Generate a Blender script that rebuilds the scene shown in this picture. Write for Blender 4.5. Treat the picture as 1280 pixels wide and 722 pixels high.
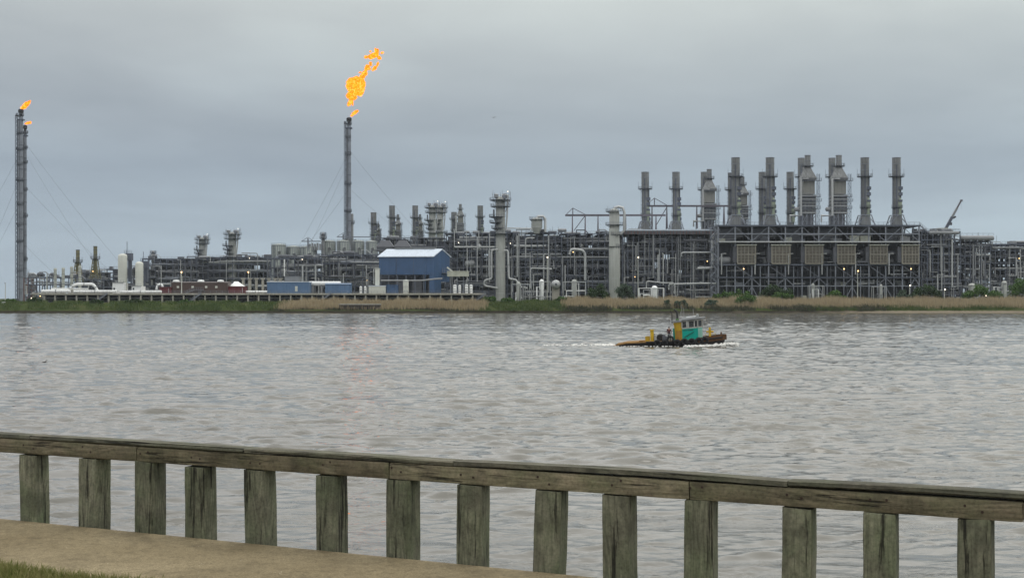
import bpy, math, random
import numpy as np
from mathutils import Vector, Matrix

USE_DENOISE = True
# ------------------------------------------------------------------ clear
for o in list(bpy.data.objects):
    bpy.data.objects.remove(o)
S = bpy.context.scene
COL = S.collection
R = math.radians
F, CX, HY, EYE = 1600.0, 640.0, 372.5, 6.0      # focal length and horizon of the view, eye height over the water

# ------------------------------------------------------------------ camera
cam = bpy.data.cameras.new('camera')
cam.sensor_width = 36.0
cam.lens = 36.0 * F / 1280.0
cam.shift_y = (HY - 361.0) / 1280.0
cam.clip_start = 0.1
cam.clip_end = 20000
cam_o = bpy.data.objects.new('camera', cam)
cam_o.location = (0, 0, EYE)
cam_o.rotation_euler = (R(90), 0, 0)
COL.objects.link(cam_o)
S.camera = cam_o

# ------------------------------------------------------------------ world: overcast sky
SUN_EL, SUN_AZ = 66.0, 40.0       # azimuth: compass style, 0 = +Y, clockwise
W = bpy.data.worlds.new('World')
S.world = W
W.use_nodes = True
nt = W.node_tree
nt.nodes.clear()
def N(t, kind, **kw):
    n = t.nodes.new(kind)
    for k, v in kw.items():
        setattr(n, k, v)
    return n
def L(t, a, b):
    t.links.new(a, b)
def math_node(t, op, a, b=None, clamp=False):
    n = N(t, 'ShaderNodeMath', operation=op)
    n.use_clamp = clamp
    for i, x in enumerate((a, b)):
        if x is None: continue
        if isinstance(x, (int, float)): n.inputs[i].default_value = x
        else: L(t, x, n.inputs[i])
    return n.outputs[0]
def ramp(t, fac, stops, interp='LINEAR'):
    n = N(t, 'ShaderNodeValToRGB')
    cr = n.color_ramp
    cr.interpolation = interp
    while len(cr.elements) > 1: cr.elements.remove(cr.elements[-1])
    for i, (p, c) in enumerate(stops):
        e = cr.elements[0] if i == 0 else cr.elements.new(p)
        e.position = p
        c = (c, c, c) if isinstance(c, (int, float)) else c
        e.color = (*c[:3], 1)
    if fac is not None: L(t, fac, n.inputs[0])
    return n.outputs[0]
def mixc(t, fac, a, b, mode='MIX'):
    n = N(t, 'ShaderNodeMix', data_type='RGBA', blend_type=mode)
    for i, x in ((0, fac), (6, a), (7, b)):
        if isinstance(x, (int, float)): n.inputs[i].default_value = x
        elif isinstance(x, tuple): n.inputs[i].default_value = (*x[:3], 1)
        else: L(t, x, n.inputs[i])
    return n.outputs[2]
def srgb(r, g, b):
    f = lambda c: (c / 12.92 if c <= 0.04045 else ((c + 0.055) / 1.055) ** 2.4)
    return (f(r / 255), f(g / 255), f(b / 255))

tc = N(nt, 'ShaderNodeTexCoord')
sep = N(nt, 'ShaderNodeSeparateXYZ')
L(nt, tc.outputs['Generated'], sep.inputs[0])
zpos = math_node(nt, 'MAXIMUM', sep.outputs[2], 0.0)
den = math_node(nt, 'ADD', zpos, 0.10)
px = math_node(nt, 'DIVIDE', sep.outputs[0], den)
py = math_node(nt, 'DIVIDE', sep.outputs[1], den)
comb = N(nt, 'ShaderNodeCombineXYZ')
L(nt, px, comb.inputs[0]); L(nt, py, comb.inputs[1])
def noise(t, vec, scale, detail=4, rough=0.55, dist=0.0, dim='3D'):
    n = N(t, 'ShaderNodeTexNoise')
    n.noise_dimensions = dim
    n.inputs['Scale'].default_value = scale
    n.inputs['Detail'].default_value = detail
    n.inputs['Roughness'].default_value = rough
    n.inputs['Distortion'].default_value = dist
    if vec is not None: L(t, vec, n.inputs['Vector'])
    return n.outputs['Fac']
n1 = noise(nt, comb.outputs[0], 0.55, 4, 0.5, 0.4)
n2 = noise(nt, comb.outputs[0], 1.5, 5, 0.55, 0.3)
# brightness of the cloud layer rises from the horizon to the zenith (overcast)
base = ramp(nt, zpos, [(0.0, srgb(170, 186, 199)), (0.045, srgb(167, 182, 195)), (0.10, srgb(156, 168, 180)),
                       (0.15, srgb(170, 179, 186)), (0.225, srgb(198, 204, 204)), (0.30, (1.2, 1.2, 1.2)),
                       (0.70, (1.45, 1.45, 1.43)), (1.0, (1.7, 1.7, 1.66))])
nn = math_node(nt, 'ADD', math_node(nt, 'MULTIPLY', n1, 0.75), math_node(nt, 'MULTIPLY', n2, 0.25))
amt = ramp(nt, zpos, [(0.0, 0.2), (0.06, 0.6), (0.15, 1.0)])
cl = ramp(nt, nn, [(0.28, (0.80, 0.815, 0.84)), (0.48, (1.01, 1.01, 1.01)), (0.68, (1.25, 1.26, 1.23))])
cloud = mixc(nt, 1.0, base, mixc(nt, amt, (1.0, 1.0, 1.0), cl), 'MULTIPLY')
# brighter towards the right of the view
side = ramp(nt, math_node(nt, 'ADD', math_node(nt, 'MULTIPLY', sep.outputs[0], 1.0), 0.5), [(0.1, (0.93, 0.935, 0.95)), (0.9, (1.10, 1.11, 1.09))])
cloud = mixc(nt, 1.0, cloud, side, 'MULTIPLY')
bgc = N(nt, 'ShaderNodeBackground'); L(nt, cloud, bgc.inputs[0]); bgc.inputs[1].default_value = 1.0
sky = N(nt, 'ShaderNodeTexSky', sky_type='NISHITA')
sky.sun_disc = False
sky.sun_elevation = R(SUN_EL); sky.sun_rotation = R(SUN_AZ)
bgs = N(nt, 'ShaderNodeBackground'); L(nt, sky.outputs[0], bgs.inputs[0]); bgs.inputs[1].default_value = 0.06
mx = N(nt, 'ShaderNodeMixShader'); mx.inputs[0].default_value = 0.95
L(nt, bgs.outputs[0], mx.inputs[1]); L(nt, bgc.outputs[0], mx.inputs[2])
wo = N(nt, 'ShaderNodeOutputWorld'); L(nt, mx.outputs[0], wo.inputs[0])

# ------------------------------------------------------------------ sun behind the cloud
sl = bpy.data.lights.new('sun', 'SUN')
sl.energy = 0.6; sl.angle = R(25); sl.color = (1.0, 0.96, 0.9)
so = bpy.data.objects.new('sun', sl)
d = Vector((math.sin(R(SUN_AZ)) * math.cos(R(SUN_EL)), math.cos(R(SUN_AZ)) * math.cos(R(SUN_EL)), math.sin(R(SUN_EL))))
so.rotation_euler = d.to_track_quat('Z', 'Y').to_euler()
so.location = (0, 0, 300)
COL.objects.link(so)

# ------------------------------------------------------------------ view and renderer
S.view_settings.view_transform = 'Standard'
S.view_settings.look = 'None'
S.view_settings.exposure = 0.0
S.view_settings.gamma = 1.0
S.view_settings.use_curve_mapping = False
S.render.engine = 'CYCLES'
cy = S.cycles
cy.use_denoising = USE_DENOISE
try:
    cy.denoiser = 'OPENIMAGEDENOISE'
    cy.denoising_input_passes = 'RGB_ALBEDO_NORMAL'
    cy.denoising_prefilter = 'ACCURATE'
except Exception:
    pass
cy.max_bounces = 5; cy.diffuse_bounces = 2; cy.glossy_bounces = 3; cy.transmission_bounces = 3
cy.volume_bounces = 1; cy.transparent_max_bounces = 6
cy.sample_clamp_indirect = 4.0
cy.use_adaptive_sampling = False

# ------------------------------------------------------------------ helpers
def wx(p, Y): return (p - CX) / F * Y
def wz(p, Y): return EYE - (p - HY) / F * Y

class MB:
    """collects boxes, bars, tubes and lathes; build() links them as one mesh object"""
    def __init__(s): s.v = []; s.f = []
    def box(s, x0, x1, y0, y1, z0, z1):
        b = len(s.v)
        s.v += [(x0, y0, z0), (x1, y0, z0), (x1, y1, z0), (x0, y1, z0), (x0, y0, z1), (x1, y0, z1), (x1, y1, z1), (x0, y1, z1)]
        s.f += [tuple(b + i for i in q) for q in ((0, 3, 2, 1), (4, 5, 6, 7), (0, 1, 5, 4), (1, 2, 6, 5), (2, 3, 7, 6), (3, 0, 4, 7))]
        return s
    def _ring(s, c, u, w, r, n, ph=0.0):
        b = len(s.v)
        for i in range(n):
            a = 2 * math.pi * i / n + ph
            p = c + u * (math.cos(a) * r) + w * (math.sin(a) * r)
            s.v.append((p.x, p.y, p.z))
        return b
    def path(s, pts, r, n=6, r1=None, ph=0.0):
        pts = [Vector(p) for p in pts]
        m = len(pts); prev = None; rings = []
        for i, p in enumerate(pts):
            t = (pts[min(i + 1, m - 1)] - pts[max(i - 1, 0)]).normalized()
            if prev is None:
                a = Vector((0, 0, 1)) if abs(t.z) < 0.9 else Vector((1, 0, 0))
                u = a.cross(t).normalized()
            else:
                u = (prev - t * prev.dot(t))
                u = u.normalized() if u.length > 1e-6 else t.orthogonal().normalized()
            prev = u
            w = t.cross(u)
            rr = r if r1 is None else r + (r1 - r) * i / max(m - 1, 1)
            k = 1.0
            if 0 < i < m - 1:
                c = (pts[i] - pts[i - 1]).normalized().dot((pts[i + 1] - pts[i]).normalized())
                k = 1.0 / max(0.6, math.sqrt(max(0.0, (1 + c) / 2)))
            rings.append(s._ring(p, u, w, rr * k, n, ph))
        for a, b in zip(rings, rings[1:]):
            for i in range(n):
                j = (i + 1) % n
                s.f.append((a + i, a + j, b + j, b + i))
        s.f.append(tuple(rings[0] + i for i in reversed(range(n))))
        s.f.append(tuple(rings[-1] + i for i in range(n)))
        return s
    def tube(s, p, q, r, n=6, r1=None): return s.path([p, q], r, n, r1)
    def bar(s, p, q, w): return s.path([p, q], w * 0.7071, 4, None, math.pi / 4)
    def lathe(s, cx, cy, prof, n=16, cap=True):
        rings = []
        for (r, z) in prof:
            rings.append(s._ring(Vector((cx, cy, z)), Vector((1, 0, 0)), Vector((0, 1, 0)), max(r, 1e-3), n))
        for a, b in zip(rings, rings[1:]):
            for i in range(n):
                j = (i + 1) % n
                s.f.append((a + i, a + j, b + j, b + i))
        if cap:
            s.f.append(tuple(rings[0] + i for i in reversed(range(n))))
            s.f.append(tuple(rings[-1] + i for i in range(n)))
        return s
    def drum(s, x0, x1, y, z, r, n=12):
        """horizontal vessel along X with dished ends"""
        e = r * 0.5
        prof = [(x0 - e, 0.02), (x0 - e * 0.8, r * 0.55), (x0 - e * 0.35, r * 0.88), (x0, r), (x1, r), (x1 + e * 0.35, r * 0.88), (x1 + e * 0.8, r * 0.55), (x1 + e, 0.02)]
        rings = [s._ring(Vector((x, y, z)), Vector((0, 1, 0)), Vector((0, 0, 1)), rr, n) for x, rr in prof]
        for a, b in zip(rings, rings[1:]):
            for i in range(n):
                j = (i + 1) % n
                s.f.append((a + i, a + j, b + j, b + i))
        return s
    def prism(s, poly, axis_pts):
        """polygon of 3D points extruded by a vector"""
        b = len(s.v); n = len(poly); e = Vector(axis_pts)
        s.v += [tuple(p) for p in poly] + [tuple(Vector(p) + e) for p in poly]
        s.f.append(tuple(b + i for i in range(n)))
        s.f.append(tuple(b + n + i for i in reversed(range(n))))
        for i in range(n):
            j = (i + 1) % n
            s.f.append((b + i, b + n + i, b + n + j, b + j))
        return s
    def rail(s, pts, h=1.1, w=0.09, gap=2.5):
        """handrail along a polyline"""
        for p, q in zip(pts, pts[1:]):
            p, q = Vector(p), Vector(q)
            for k in (0.5, 1.0):
                s.bar(p + Vector((0, 0, h * k)), q + Vector((0, 0, h * k)), w)
            n = max(1, int((q - p).length / gap))
            for i in range(n + 1):
                c = p.lerp(q, i / n)
                s.bar(c, c + Vector((0, 0, h)), w)
        return s
    def build(s, name, m, parent=None, smooth=False):
        off = parent_off(parent)
        me = bpy.data.meshes.new(name)
        me.from_pydata([(x - off.x, y - off.y, z - off.z) for x, y, z in s.v], [], s.f)
        if m is not None: me.materials.append(m)
        if smooth:
            me.polygons.foreach_set('use_smooth', [True] * len(me.polygons))
            try: me.set_sharp_from_angle(angle=R(40))
            except Exception: pass
        me.update()
        o = bpy.data.objects.new(name, me)
        COL.objects.link(o)
        if parent is not None: o.parent = parent
        return o

def parent_off(p):
    v = Vector((0, 0, 0))
    while p is not None:
        v += p.location
        p = p.parent
    return v

def thing(name, label, cat, loc, group=None):
    o = bpy.data.objects.new(name, None)
    o.empty_display_size = 0.5
    o.location = loc
    COL.objects.link(o)
    return tag(o, label, cat, group)
def tag(o, label=None, cat=None, group=None, kind=None):
    if label: o['label'] = label
    if cat: o['category'] = cat
    if group: o['group'] = group
    if kind: o['kind'] = kind
    return o
def kids(o): return [c for c in bpy.data.objects if c.parent is o]
def copy_part(p, parent, off=(0, 0, 0)):
    c = p.copy(); COL.objects.link(c); c.parent = parent
    c.location = p.location + Vector(off)
    return c
def copy_tree(root, loc, label, group=None, tree=None):
    tree = tree or collect(root)
    r = root.copy(); COL.objects.link(r); r.location = loc; r['label'] = label
    if group: r['group'] = group
    def rec(t, par):
        for ch, sub in t:
            c = ch.copy(); COL.objects.link(c); c.parent = par
            rec(sub, c)
    rec(tree, r)
    return r
def collect(o): return [(c, collect(c)) for c in kids(o)]

# ------------------------------------------------------------------ materials
MATS = {}
def mat(name, col, rough=0.6, metal=0.0, var=0.18, scale=0.6, streak=0.0, bump=0.0, spec=0.3, rnd=0.10):
    """plain weathered material: patchy tone, optional rain streaks, a little variation from object to object"""
    if name in MATS: return MATS[name]
    m = bpy.data.materials.new(name); m.use_nodes = True
    t = m.node_tree; b = t.nodes['Principled BSDF']
    c = N(t, 'ShaderNodeTexCoord')
    n_ = noise(t, c.outputs['Object'], scale, 5, 0.6)
    lo = tuple(x * (1 - var) for x in col); hi = tuple(min(1, x * (1 + var)) for x in col)
    cc = ramp(t, n_, [(0.3, lo), (0.7, hi)])
    if streak:
        mp = N(t, 'ShaderNodeMapping'); mp.inputs['Scale'].default_value = (1.3, 1.3, 0.06)
        L(t, c.outputs['Object'], mp.inputs[0])
        s_ = noise(t, mp.outputs[0], 1.6, 4, 0.6)
        f_ = ramp(t, s_, [(0.42, 0.0), (0.62, 1.0)])
        cc = mixc(t, math_node(t, 'MULTIPLY', f_, streak), cc, tuple(x * 0.55 for x in col))
    if rnd:
        oi = N(t, 'ShaderNodeObjectInfo')
        k = ramp(t, oi.outputs['Random'], [(0, 1 - rnd), (1, 1 + rnd)])
        cc = mixc(t, 1.0, cc, k, 'MULTIPLY')
    L(t, cc, b.inputs['Base Color'])
    b.inputs['Roughness'].default_value = rough
    b.inputs['Metallic'].default_value = metal
    b.inputs['Specular IOR Level'].default_value = spec
    if bump:
        bn = N(t, 'ShaderNodeBump'); bn.inputs['Strength'].default_value = bump
        L(t, noise(t, c.outputs['Object'], scale * 8, 4), bn.inputs['Height']); L(t, bn.outputs[0], b.inputs['Normal'])
    MATS[name] = m
    return m
def emit(name, col, strength=1.0):
    m = bpy.data.materials.new(name); m.use_nodes = True
    t = m.node_tree; t.nodes.clear()
    e = N(t, 'ShaderNodeEmission'); e.inputs[0].default_value = (*col, 1); e.inputs[1].default_value = strength
    o = N(t, 'ShaderNodeOutputMaterial'); L(t, e.outputs[0], o.inputs[0])
    return m
def corrugated(name, col, pitch=0.9, axis=0, rough=0.5, var=0.1):
    """profiled metal sheet: ribs as bump"""
    m = bpy.data.materials.new(name); m.use_nodes = True
    t = m.node_tree; b = t.nodes['Principled BSDF']
    c = N(t, 'ShaderNodeTexCoord')
    n_ = noise(t, c.outputs['Object'], 0.35, 4)
    cc = ramp(t, n_, [(0.3, tuple(x * (1 - var) for x in col)), (0.7, tuple(min(1, x * (1 + var)) for x in col))])
    mp = N(t, 'ShaderNodeMapping'); mp.inputs['Scale'].default_value = (1.0, 1.0, 0.05)
    L(t, c.outputs['Object'], mp.inputs[0])
    f_ = ramp(t, noise(t, mp.outputs[0], 1.1, 4), [(0.5, 0.0), (0.7, 0.4)])
    cc = mixc(t, f_, cc, tuple(x * 0.6 for x in col))
    L(t, cc, b.inputs['Base Color'])
    b.inputs['Roughness'].default_value = rough
    s_ = N(t, 'ShaderNodeSeparateXYZ'); L(t, c.outputs['Object'], s_.inputs[0])
    w = math_node(t, 'PINGPONG', s_.outputs[axis], pitch / 2)
    bn = N(t, 'ShaderNodeBump'); bn.inputs['Strength'].default_value = 0.5; bn.inputs['Distance'].default_value = 0.1
    L(t, w, bn.inputs['Height']); L(t, bn.outputs[0], b.inputs['Normal'])
    return m

STEEL = mat('dark_galvanised_steel', (0.088, 0.100, 0.130), 0.6, 0.0, 0.2, 0.25)
STEEL2 = mat('mid_galvanised_steel', (0.185, 0.200, 0.232), 0.55, 0.0, 0.2, 0.3)
PURP = mat('purple_grey_paint', (0.12, 0.11, 0.13), 0.6)
GRATE = mat('floor_grating', (0.09, 0.096, 0.115), 0.7)
CLAD = corrugated('dark_cladding', (0.050, 0.054, 0.068), 0.8)
STACKM = mat('weathered_stack_steel', (0.195, 0.201, 0.203), 0.55, 0.0, 0.2, 0.25, streak=0.65)
STACKT = mat('tan_stack_cladding', (0.205, 0.205, 0.190), 0.6, 0.0, 0.12, 0.3, streak=0.3)
DUCTG = mat('greenish_duct', (0.25, 0.29, 0.22), 0.6, 0.0, 0.2, 0.3, streak=0.4)
PALE = mat('pale_concrete_grey_paint', (0.40, 0.41, 0.385), 0.6, 0.0, 0.08, 0.2, streak=0.35)
CREAM = mat('cream_tank_paint', (0.52, 0.53, 0.48), 0.55, 0.0, 0.06, 0.2, streak=0.15)
WHITE = mat('white_paint', (0.78, 0.79, 0.78), 0.5, 0.0, 0.07, 0.3, streak=0.1)
LPIPE = mat('light_insulated_pipe', (0.40, 0.41, 0.41), 0.45, 0.15, 0.12, 0.4)
MPIPE = mat('grey_pipe', (0.22, 0.227, 0.235), 0.5, 0.1, 0.15, 0.4)
DPIPE = mat('dark_pipe', (0.095, 0.10, 0.115), 0.6, 0.0, 0.15, 0.4)
TANKG = corrugated('ribbed_pale_green_tank', (0.30, 0.33, 0.30), 1.2, 0)
RUSTP = mat('red_brown_primer', (0.15, 0.07, 0.06), 0.7)
BROWN = corrugated('brown_cladding', (0.058, 0.034, 0.028), 0.8)
RED = mat('dark_red_paint', (0.11, 0.024, 0.028), 0.6, streak=0.3)
BLUE = corrugated('blue_cladding', (0.034, 0.080, 0.170), 0.9, 0, 0.45)
BLUE2 = corrugated('light_blue_cladding', (0.065, 0.125, 0.225), 0.9, 0, 0.45)
ROOFW = corrugated('white_metal_roof', (0.52, 0.58, 0.66), 1.0, 0, 0.4, 0.05)
CONC = mat('trestle_concrete', (0.40, 0.38, 0.33), 0.8, 0.0, 0.18, 0.4, streak=0.4)
FILTER = mat('beige_filter_frame', (0.215, 0.20, 0.165), 0.7)
FILTD = mat('brown_filter_panel', (0.135, 0.122, 0.10), 0.8)
BEIGE = mat('beige_green_box', (0.42, 0.43, 0.36), 0.6)
BLACK = mat('sooty_black', (0.03, 0.03, 0.032), 0.7)
OLIVE = mat('olive_brown_stack', (0.17, 0.16, 0.09), 0.6, streak=0.5)
LAMP = emit('lit_plant_lamp', (1.0, 0.62, 0.25), 6.0)
LAMPW = emit('lit_white_lamp', (1.0, 0.86, 0.65), 5.0)
GLASS = mat('dark_window_glass', (0.02, 0.025, 0.03), 0.08, spec=0.6, var=0.05)

rng = random.Random(7)
GZ = 4.3                 # plant ground

# ------------------------------------------------------------------ ground of the far bank
def far_ground():
    prof = [(517.5, -2.0), (519, 0.05), (519.8, 0.55), (521, 1.1), (526, 1.9), (533, 2.9), (542, 3.7), (552, 4.0), (570, 4.2), (640, 4.25), (1200, 4.25), (4000, 4.25)]
    xs = np.concatenate([np.linspace(-3500, -330, 24), np.linspace(-300, 300, 301), np.linspace(330, 3500, 24)])
    V = []; Fc = []
    r = random.Random(3)
    ph = [r.uniform(0, 6.28) for _ in range(6)]
    for x in xs:
        w = 1.1 * math.sin(x * 0.05 + ph[0]) + 0.7 * math.sin(x * 0.13 + ph[1]) + 0.35 * math.sin(x * 0.41 + ph[2]) + 0.2 * math.sin(x * 1.1 + ph[3])
        for (y, z) in prof:
            k = max(0.0, 1 - (y - 519) / 30) if y < 5000 else 0
            V.append((x, y + w * k, z + (0.12 * math.sin(x * 0.3 + y * 0.5 + ph[4]) if 520 < y < 560 else 0)))
    m = len(prof)
    for i in range(len(xs) - 1):
        for j in range(m - 1):
            a = i * m + j
            Fc.append((a, a + m, a + m + 1, a + 1))
    b = MB(); b.v = V; b.f = Fc
    g = bpy.data.materials.new('bank_soil'); g.use_nodes = True
    t = g.node_tree; bs = t.nodes['Principled BSDF']
    c = N(t, 'ShaderNodeTexCoord')
    n_ = noise(t, c.outputs['Object'], 0.09, 6, 0.65)
    n2_ = noise(t, c.outputs['Object'], 0.9, 5, 0.6)
    cc = ramp(t, n_, [(0.35, (0.032, 0.048, 0.017)), (0.52, (0.046, 0.060, 0.022)), (0.7, (0.065, 0.065, 0.033))])
    s_ = N(t, 'ShaderNodeSeparateXYZ'); L(t, c.outputs['Object'], s_.inputs[0])
    h_ = math_node(t, 'ADD', s_.outputs[2], math_node(t, 'MULTIPLY', n2_, 0.8))
    sand = ramp(t, math_node(t, 'ADD', math_node(t, 'MULTIPLY', noise(t, c.outputs['Object'], 0.035, 3), 0.5), ramp(t, math_node(t, 'MULTIPLY', math_node(t, 'ADD', s_.outputs[0], -70.0), 0.012), [(0.0, 0.0), (1.0, 0.27)])), [(0.36, (0.030, 0.026, 0.020)), (0.50, (0.19, 0.16, 0.12))])
    cc = mixc(t, ramp(t, math_node(t, 'MULTIPLY', h_, 0.4), [(0.42, 1.0), (0.58, 0.0)]), cc, sand)
    L(t, cc, bs.inputs['Base Color']); bs.inputs['Roughness'].default_value = 0.95; bs.inputs['Specular IOR Level'].default_value = 0.0
    o = b.build('ground', g, None, True)
    tag(o, 'low green and sandy far bank under the gas plant', 'ground', kind='structure')
far_ground()

# ------------------------------------------------------------------ water
def water():
    a = [5.0]
    while a[-1] < 536:
        y = a[-1]
        st = 0.3 if y < 22 else (0.09 + (y - 22) * 0.0036 if y < 70 else (0.265 + (y - 70) * 0.0017))
        a.append(y + min(st, 0.70))
    Ys = np.array(a)
    step = np.gradient(Ys)
    tn = np.concatenate([-np.geomspace(9, 0.47, 90)[:-1], np.linspace(-0.46, 0.46, 980), np.geomspace(0.47, 9, 90)[1:]])
    X = Ys[:, None] * tn[None, :]
    Yg = np.repeat(Ys[:, None], len(tn), 1)
    H = np.zeros_like(X)
    r = np.random.RandomState(11)
    lam = np.concatenate([np.geomspace(0.36, 2.3, 52), np.geomspace(2.4, 6.5, 14)])
    # slow modulation of the chop (gusts)
    def smooth_mod(n, l0, l1, aniso):
        m = np.zeros_like(X)
        for _ in range(n):
            l = r.uniform(l0, l1); th = r.uniform(0, 6.28)
            m += np.sin(2 * np.pi * (X / (l * aniso) * np.cos(th) + Yg / l * np.sin(th)) + r.uniform(0, 6.28))
        return m / math.sqrt(n)
    gust = np.clip(1.0 + 0.38 * smooth_mod(7, 14, 60, 3.5), 0.35, 1.7)
    grp = np.clip(1.0 + 0.42 * smooth_mod(9, 2.5, 9, 1.6), 0.2, 2.0)
    for i, l in enumerate(lam):
        th = np.pi / 2 + r.normal(0.10, 0.36)
        k = 2 * np.pi / l
        slope = 0.047 if l < 2.35 else 0.010
        amp = slope / k
        att = np.clip((l / (2.4 * step) - 0.6) / 0.8, 0, 1)
        if att.max() <= 0: continue
        p = k * (X * math.cos(th) + Yg * math.sin(th)) + r.uniform(0, 6.28)
        s_ = np.sin(p)
        w = amp * (s_ - 0.30 * np.cos(2 * p))      # peaked crests
        H += w * att[:, None] * (gust if i % 2 else grp)
    # wake of the tug: long low swells that trail to the left and older wakes further out
    bx, by = wx(772, 161), 161.0
    back = np.clip(bx - X, 0, None)
    dec = np.exp(-back / 70.0) * np.clip(back / 3.0, 0, 1)
    for sgn in (1, -1):
        dl = (Yg - by) - sgn * (1.0 + 0.33 * back)
        H += 0.10 * np.exp(-back / 38.0) * np.clip(back / 3, 0, 1) * np.cos(dl * 2 * np.pi / 2.6) * np.exp(-(dl / 2.2) ** 2)
    wob = np.sin(X * 0.35 + 1.0) * 0.5 + np.sin(X * 0.11) * 0.8
    tr = (Yg - by - 0.5 - 0.03 * back)
    H += 0.17 * dec * np.exp(-((tr - 0.3 * wob) / 1.6) ** 2) * (np.sin(X * 2 * np.pi / 9.0 + wob) * 0.9 + 0.2)
    for (yy, sl_, am) in ((171, 0.004, 0.07), (184, -0.006, 0.08), (197, 0.003, 0.06), (228, 0.002, 0.07), (150, 0.01, 0.05), (140, -0.008, 0.05), (262, 0.0, 0.06)):
        dl = Yg - yy - sl_ * X - 0.8 * np.sin(X * 0.02 + yy)
        H += am * np.exp(-(dl / 2.4) ** 2) * np.cos(dl * 1.6) * (0.7 + 0.3 * np.sin(X * 0.05 + yy))
    H *= (0.55 + 0.45 * np.clip((Yg - 30) / 35.0, 0, 1))      # sheltered water along the near wall
    nr, nc = X.shape
    co = np.stack([X, Yg, H], -1).reshape(-1, 3).astype(np.float32)
    idx = np.arange(nr * nc).reshape(nr, nc)
    q = np.stack([idx[:-1, :-1], idx[:-1, 1:], idx[1:, 1:], idx[1:, :-1]], -1).reshape(-1, 4).astype(np.int32)
    me = bpy.data.meshes.new('river')
    me.vertices.add(len(co)); me.vertices.foreach_set('co', co.ravel())
    me.loops.add(q.size); me.loops.foreach_set('vertex_index', q.ravel())
    me.polygons.add(len(q))
    me.polygons.foreach_set('loop_start', np.arange(0, q.size, 4, dtype=np.int32))
    me.polygons.foreach_set('loop_total', np.full(len(q), 4, dtype=np.int32))
    me.polygons.foreach_set('use_smooth', np.ones(len(q), dtype=bool))
    me.update(); me.validate()
    m = bpy.data.materials.new('muddy_river_water'); m.use_nodes = True
    t = m.node_tree; b = t.nodes['Principled BSDF']
    c = N(t, 'ShaderNodeTexCoord')
    n_ = noise(t, c.outputs['Object'], 0.02, 3)
    L(t, ramp(t, n_, [(0.35, (0.100, 0.095, 0.080)), (0.65, (0.128, 0.120, 0.101))]), b.inputs['Base Color'])
    b.inputs['IOR'].default_value = 1.42
    b.inputs['Specular IOR Level'].default_value = 0.5
    b.inputs['Roughness'].default_value = 0.05
    mp = N(t, 'ShaderNodeMapping'); mp.inputs['Scale'].default_value = (0.55, 1.0, 1.0); mp.inputs['Rotation'].default_value = (0, 0, R(7))
    L(t, c.outputs['Object'], mp.inputs[0])
    hgt = math_node(t, 'ADD', math_node(t, 'MULTIPLY', noise(t, mp.outputs[0], 7.0, 3, 0.55, 0.4), 0.22), math_node(t, 'MULTIPLY', noise(t, mp.outputs[0], 2.2, 3, 0.5, 0.3), 0.5))
    mp2 = N(t, 'ShaderNodeMapping'); mp2.inputs['Scale'].default_value = (0.02, 0.11, 1.0)
    L(t, c.outputs['Object'], mp2.inputs[0])
    gf = ramp(t, noise(t, mp2.outputs[0], 1.0, 4, 0.6, 0.5), [(0.36, 0.25), (0.62, 1.0)])
    bn = N(t, 'ShaderNodeBump'); bn.inputs['Distance'].default_value = 0.22
    grp_ = ramp(t, noise(t, c.outputs['Object'], 0.33, 3, 0.6, 0.3), [(0.36, 0.15), (0.64, 1.0)])
    L(t, math_node(t, 'MULTIPLY', math_node(t, 'MULTIPLY', gf, grp_), 0.95), bn.inputs['Strength'])
    L(t, hgt, bn.inputs['Height']); L(t, bn.outputs[0], b.inputs['Normal'])
    me.materials.append(m)
    o = bpy.data.objects.new('water', me); COL.objects.link(o)
    tag(o, 'grey brown rippled river between fence and plant', 'river', kind='structure')
water()

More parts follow.
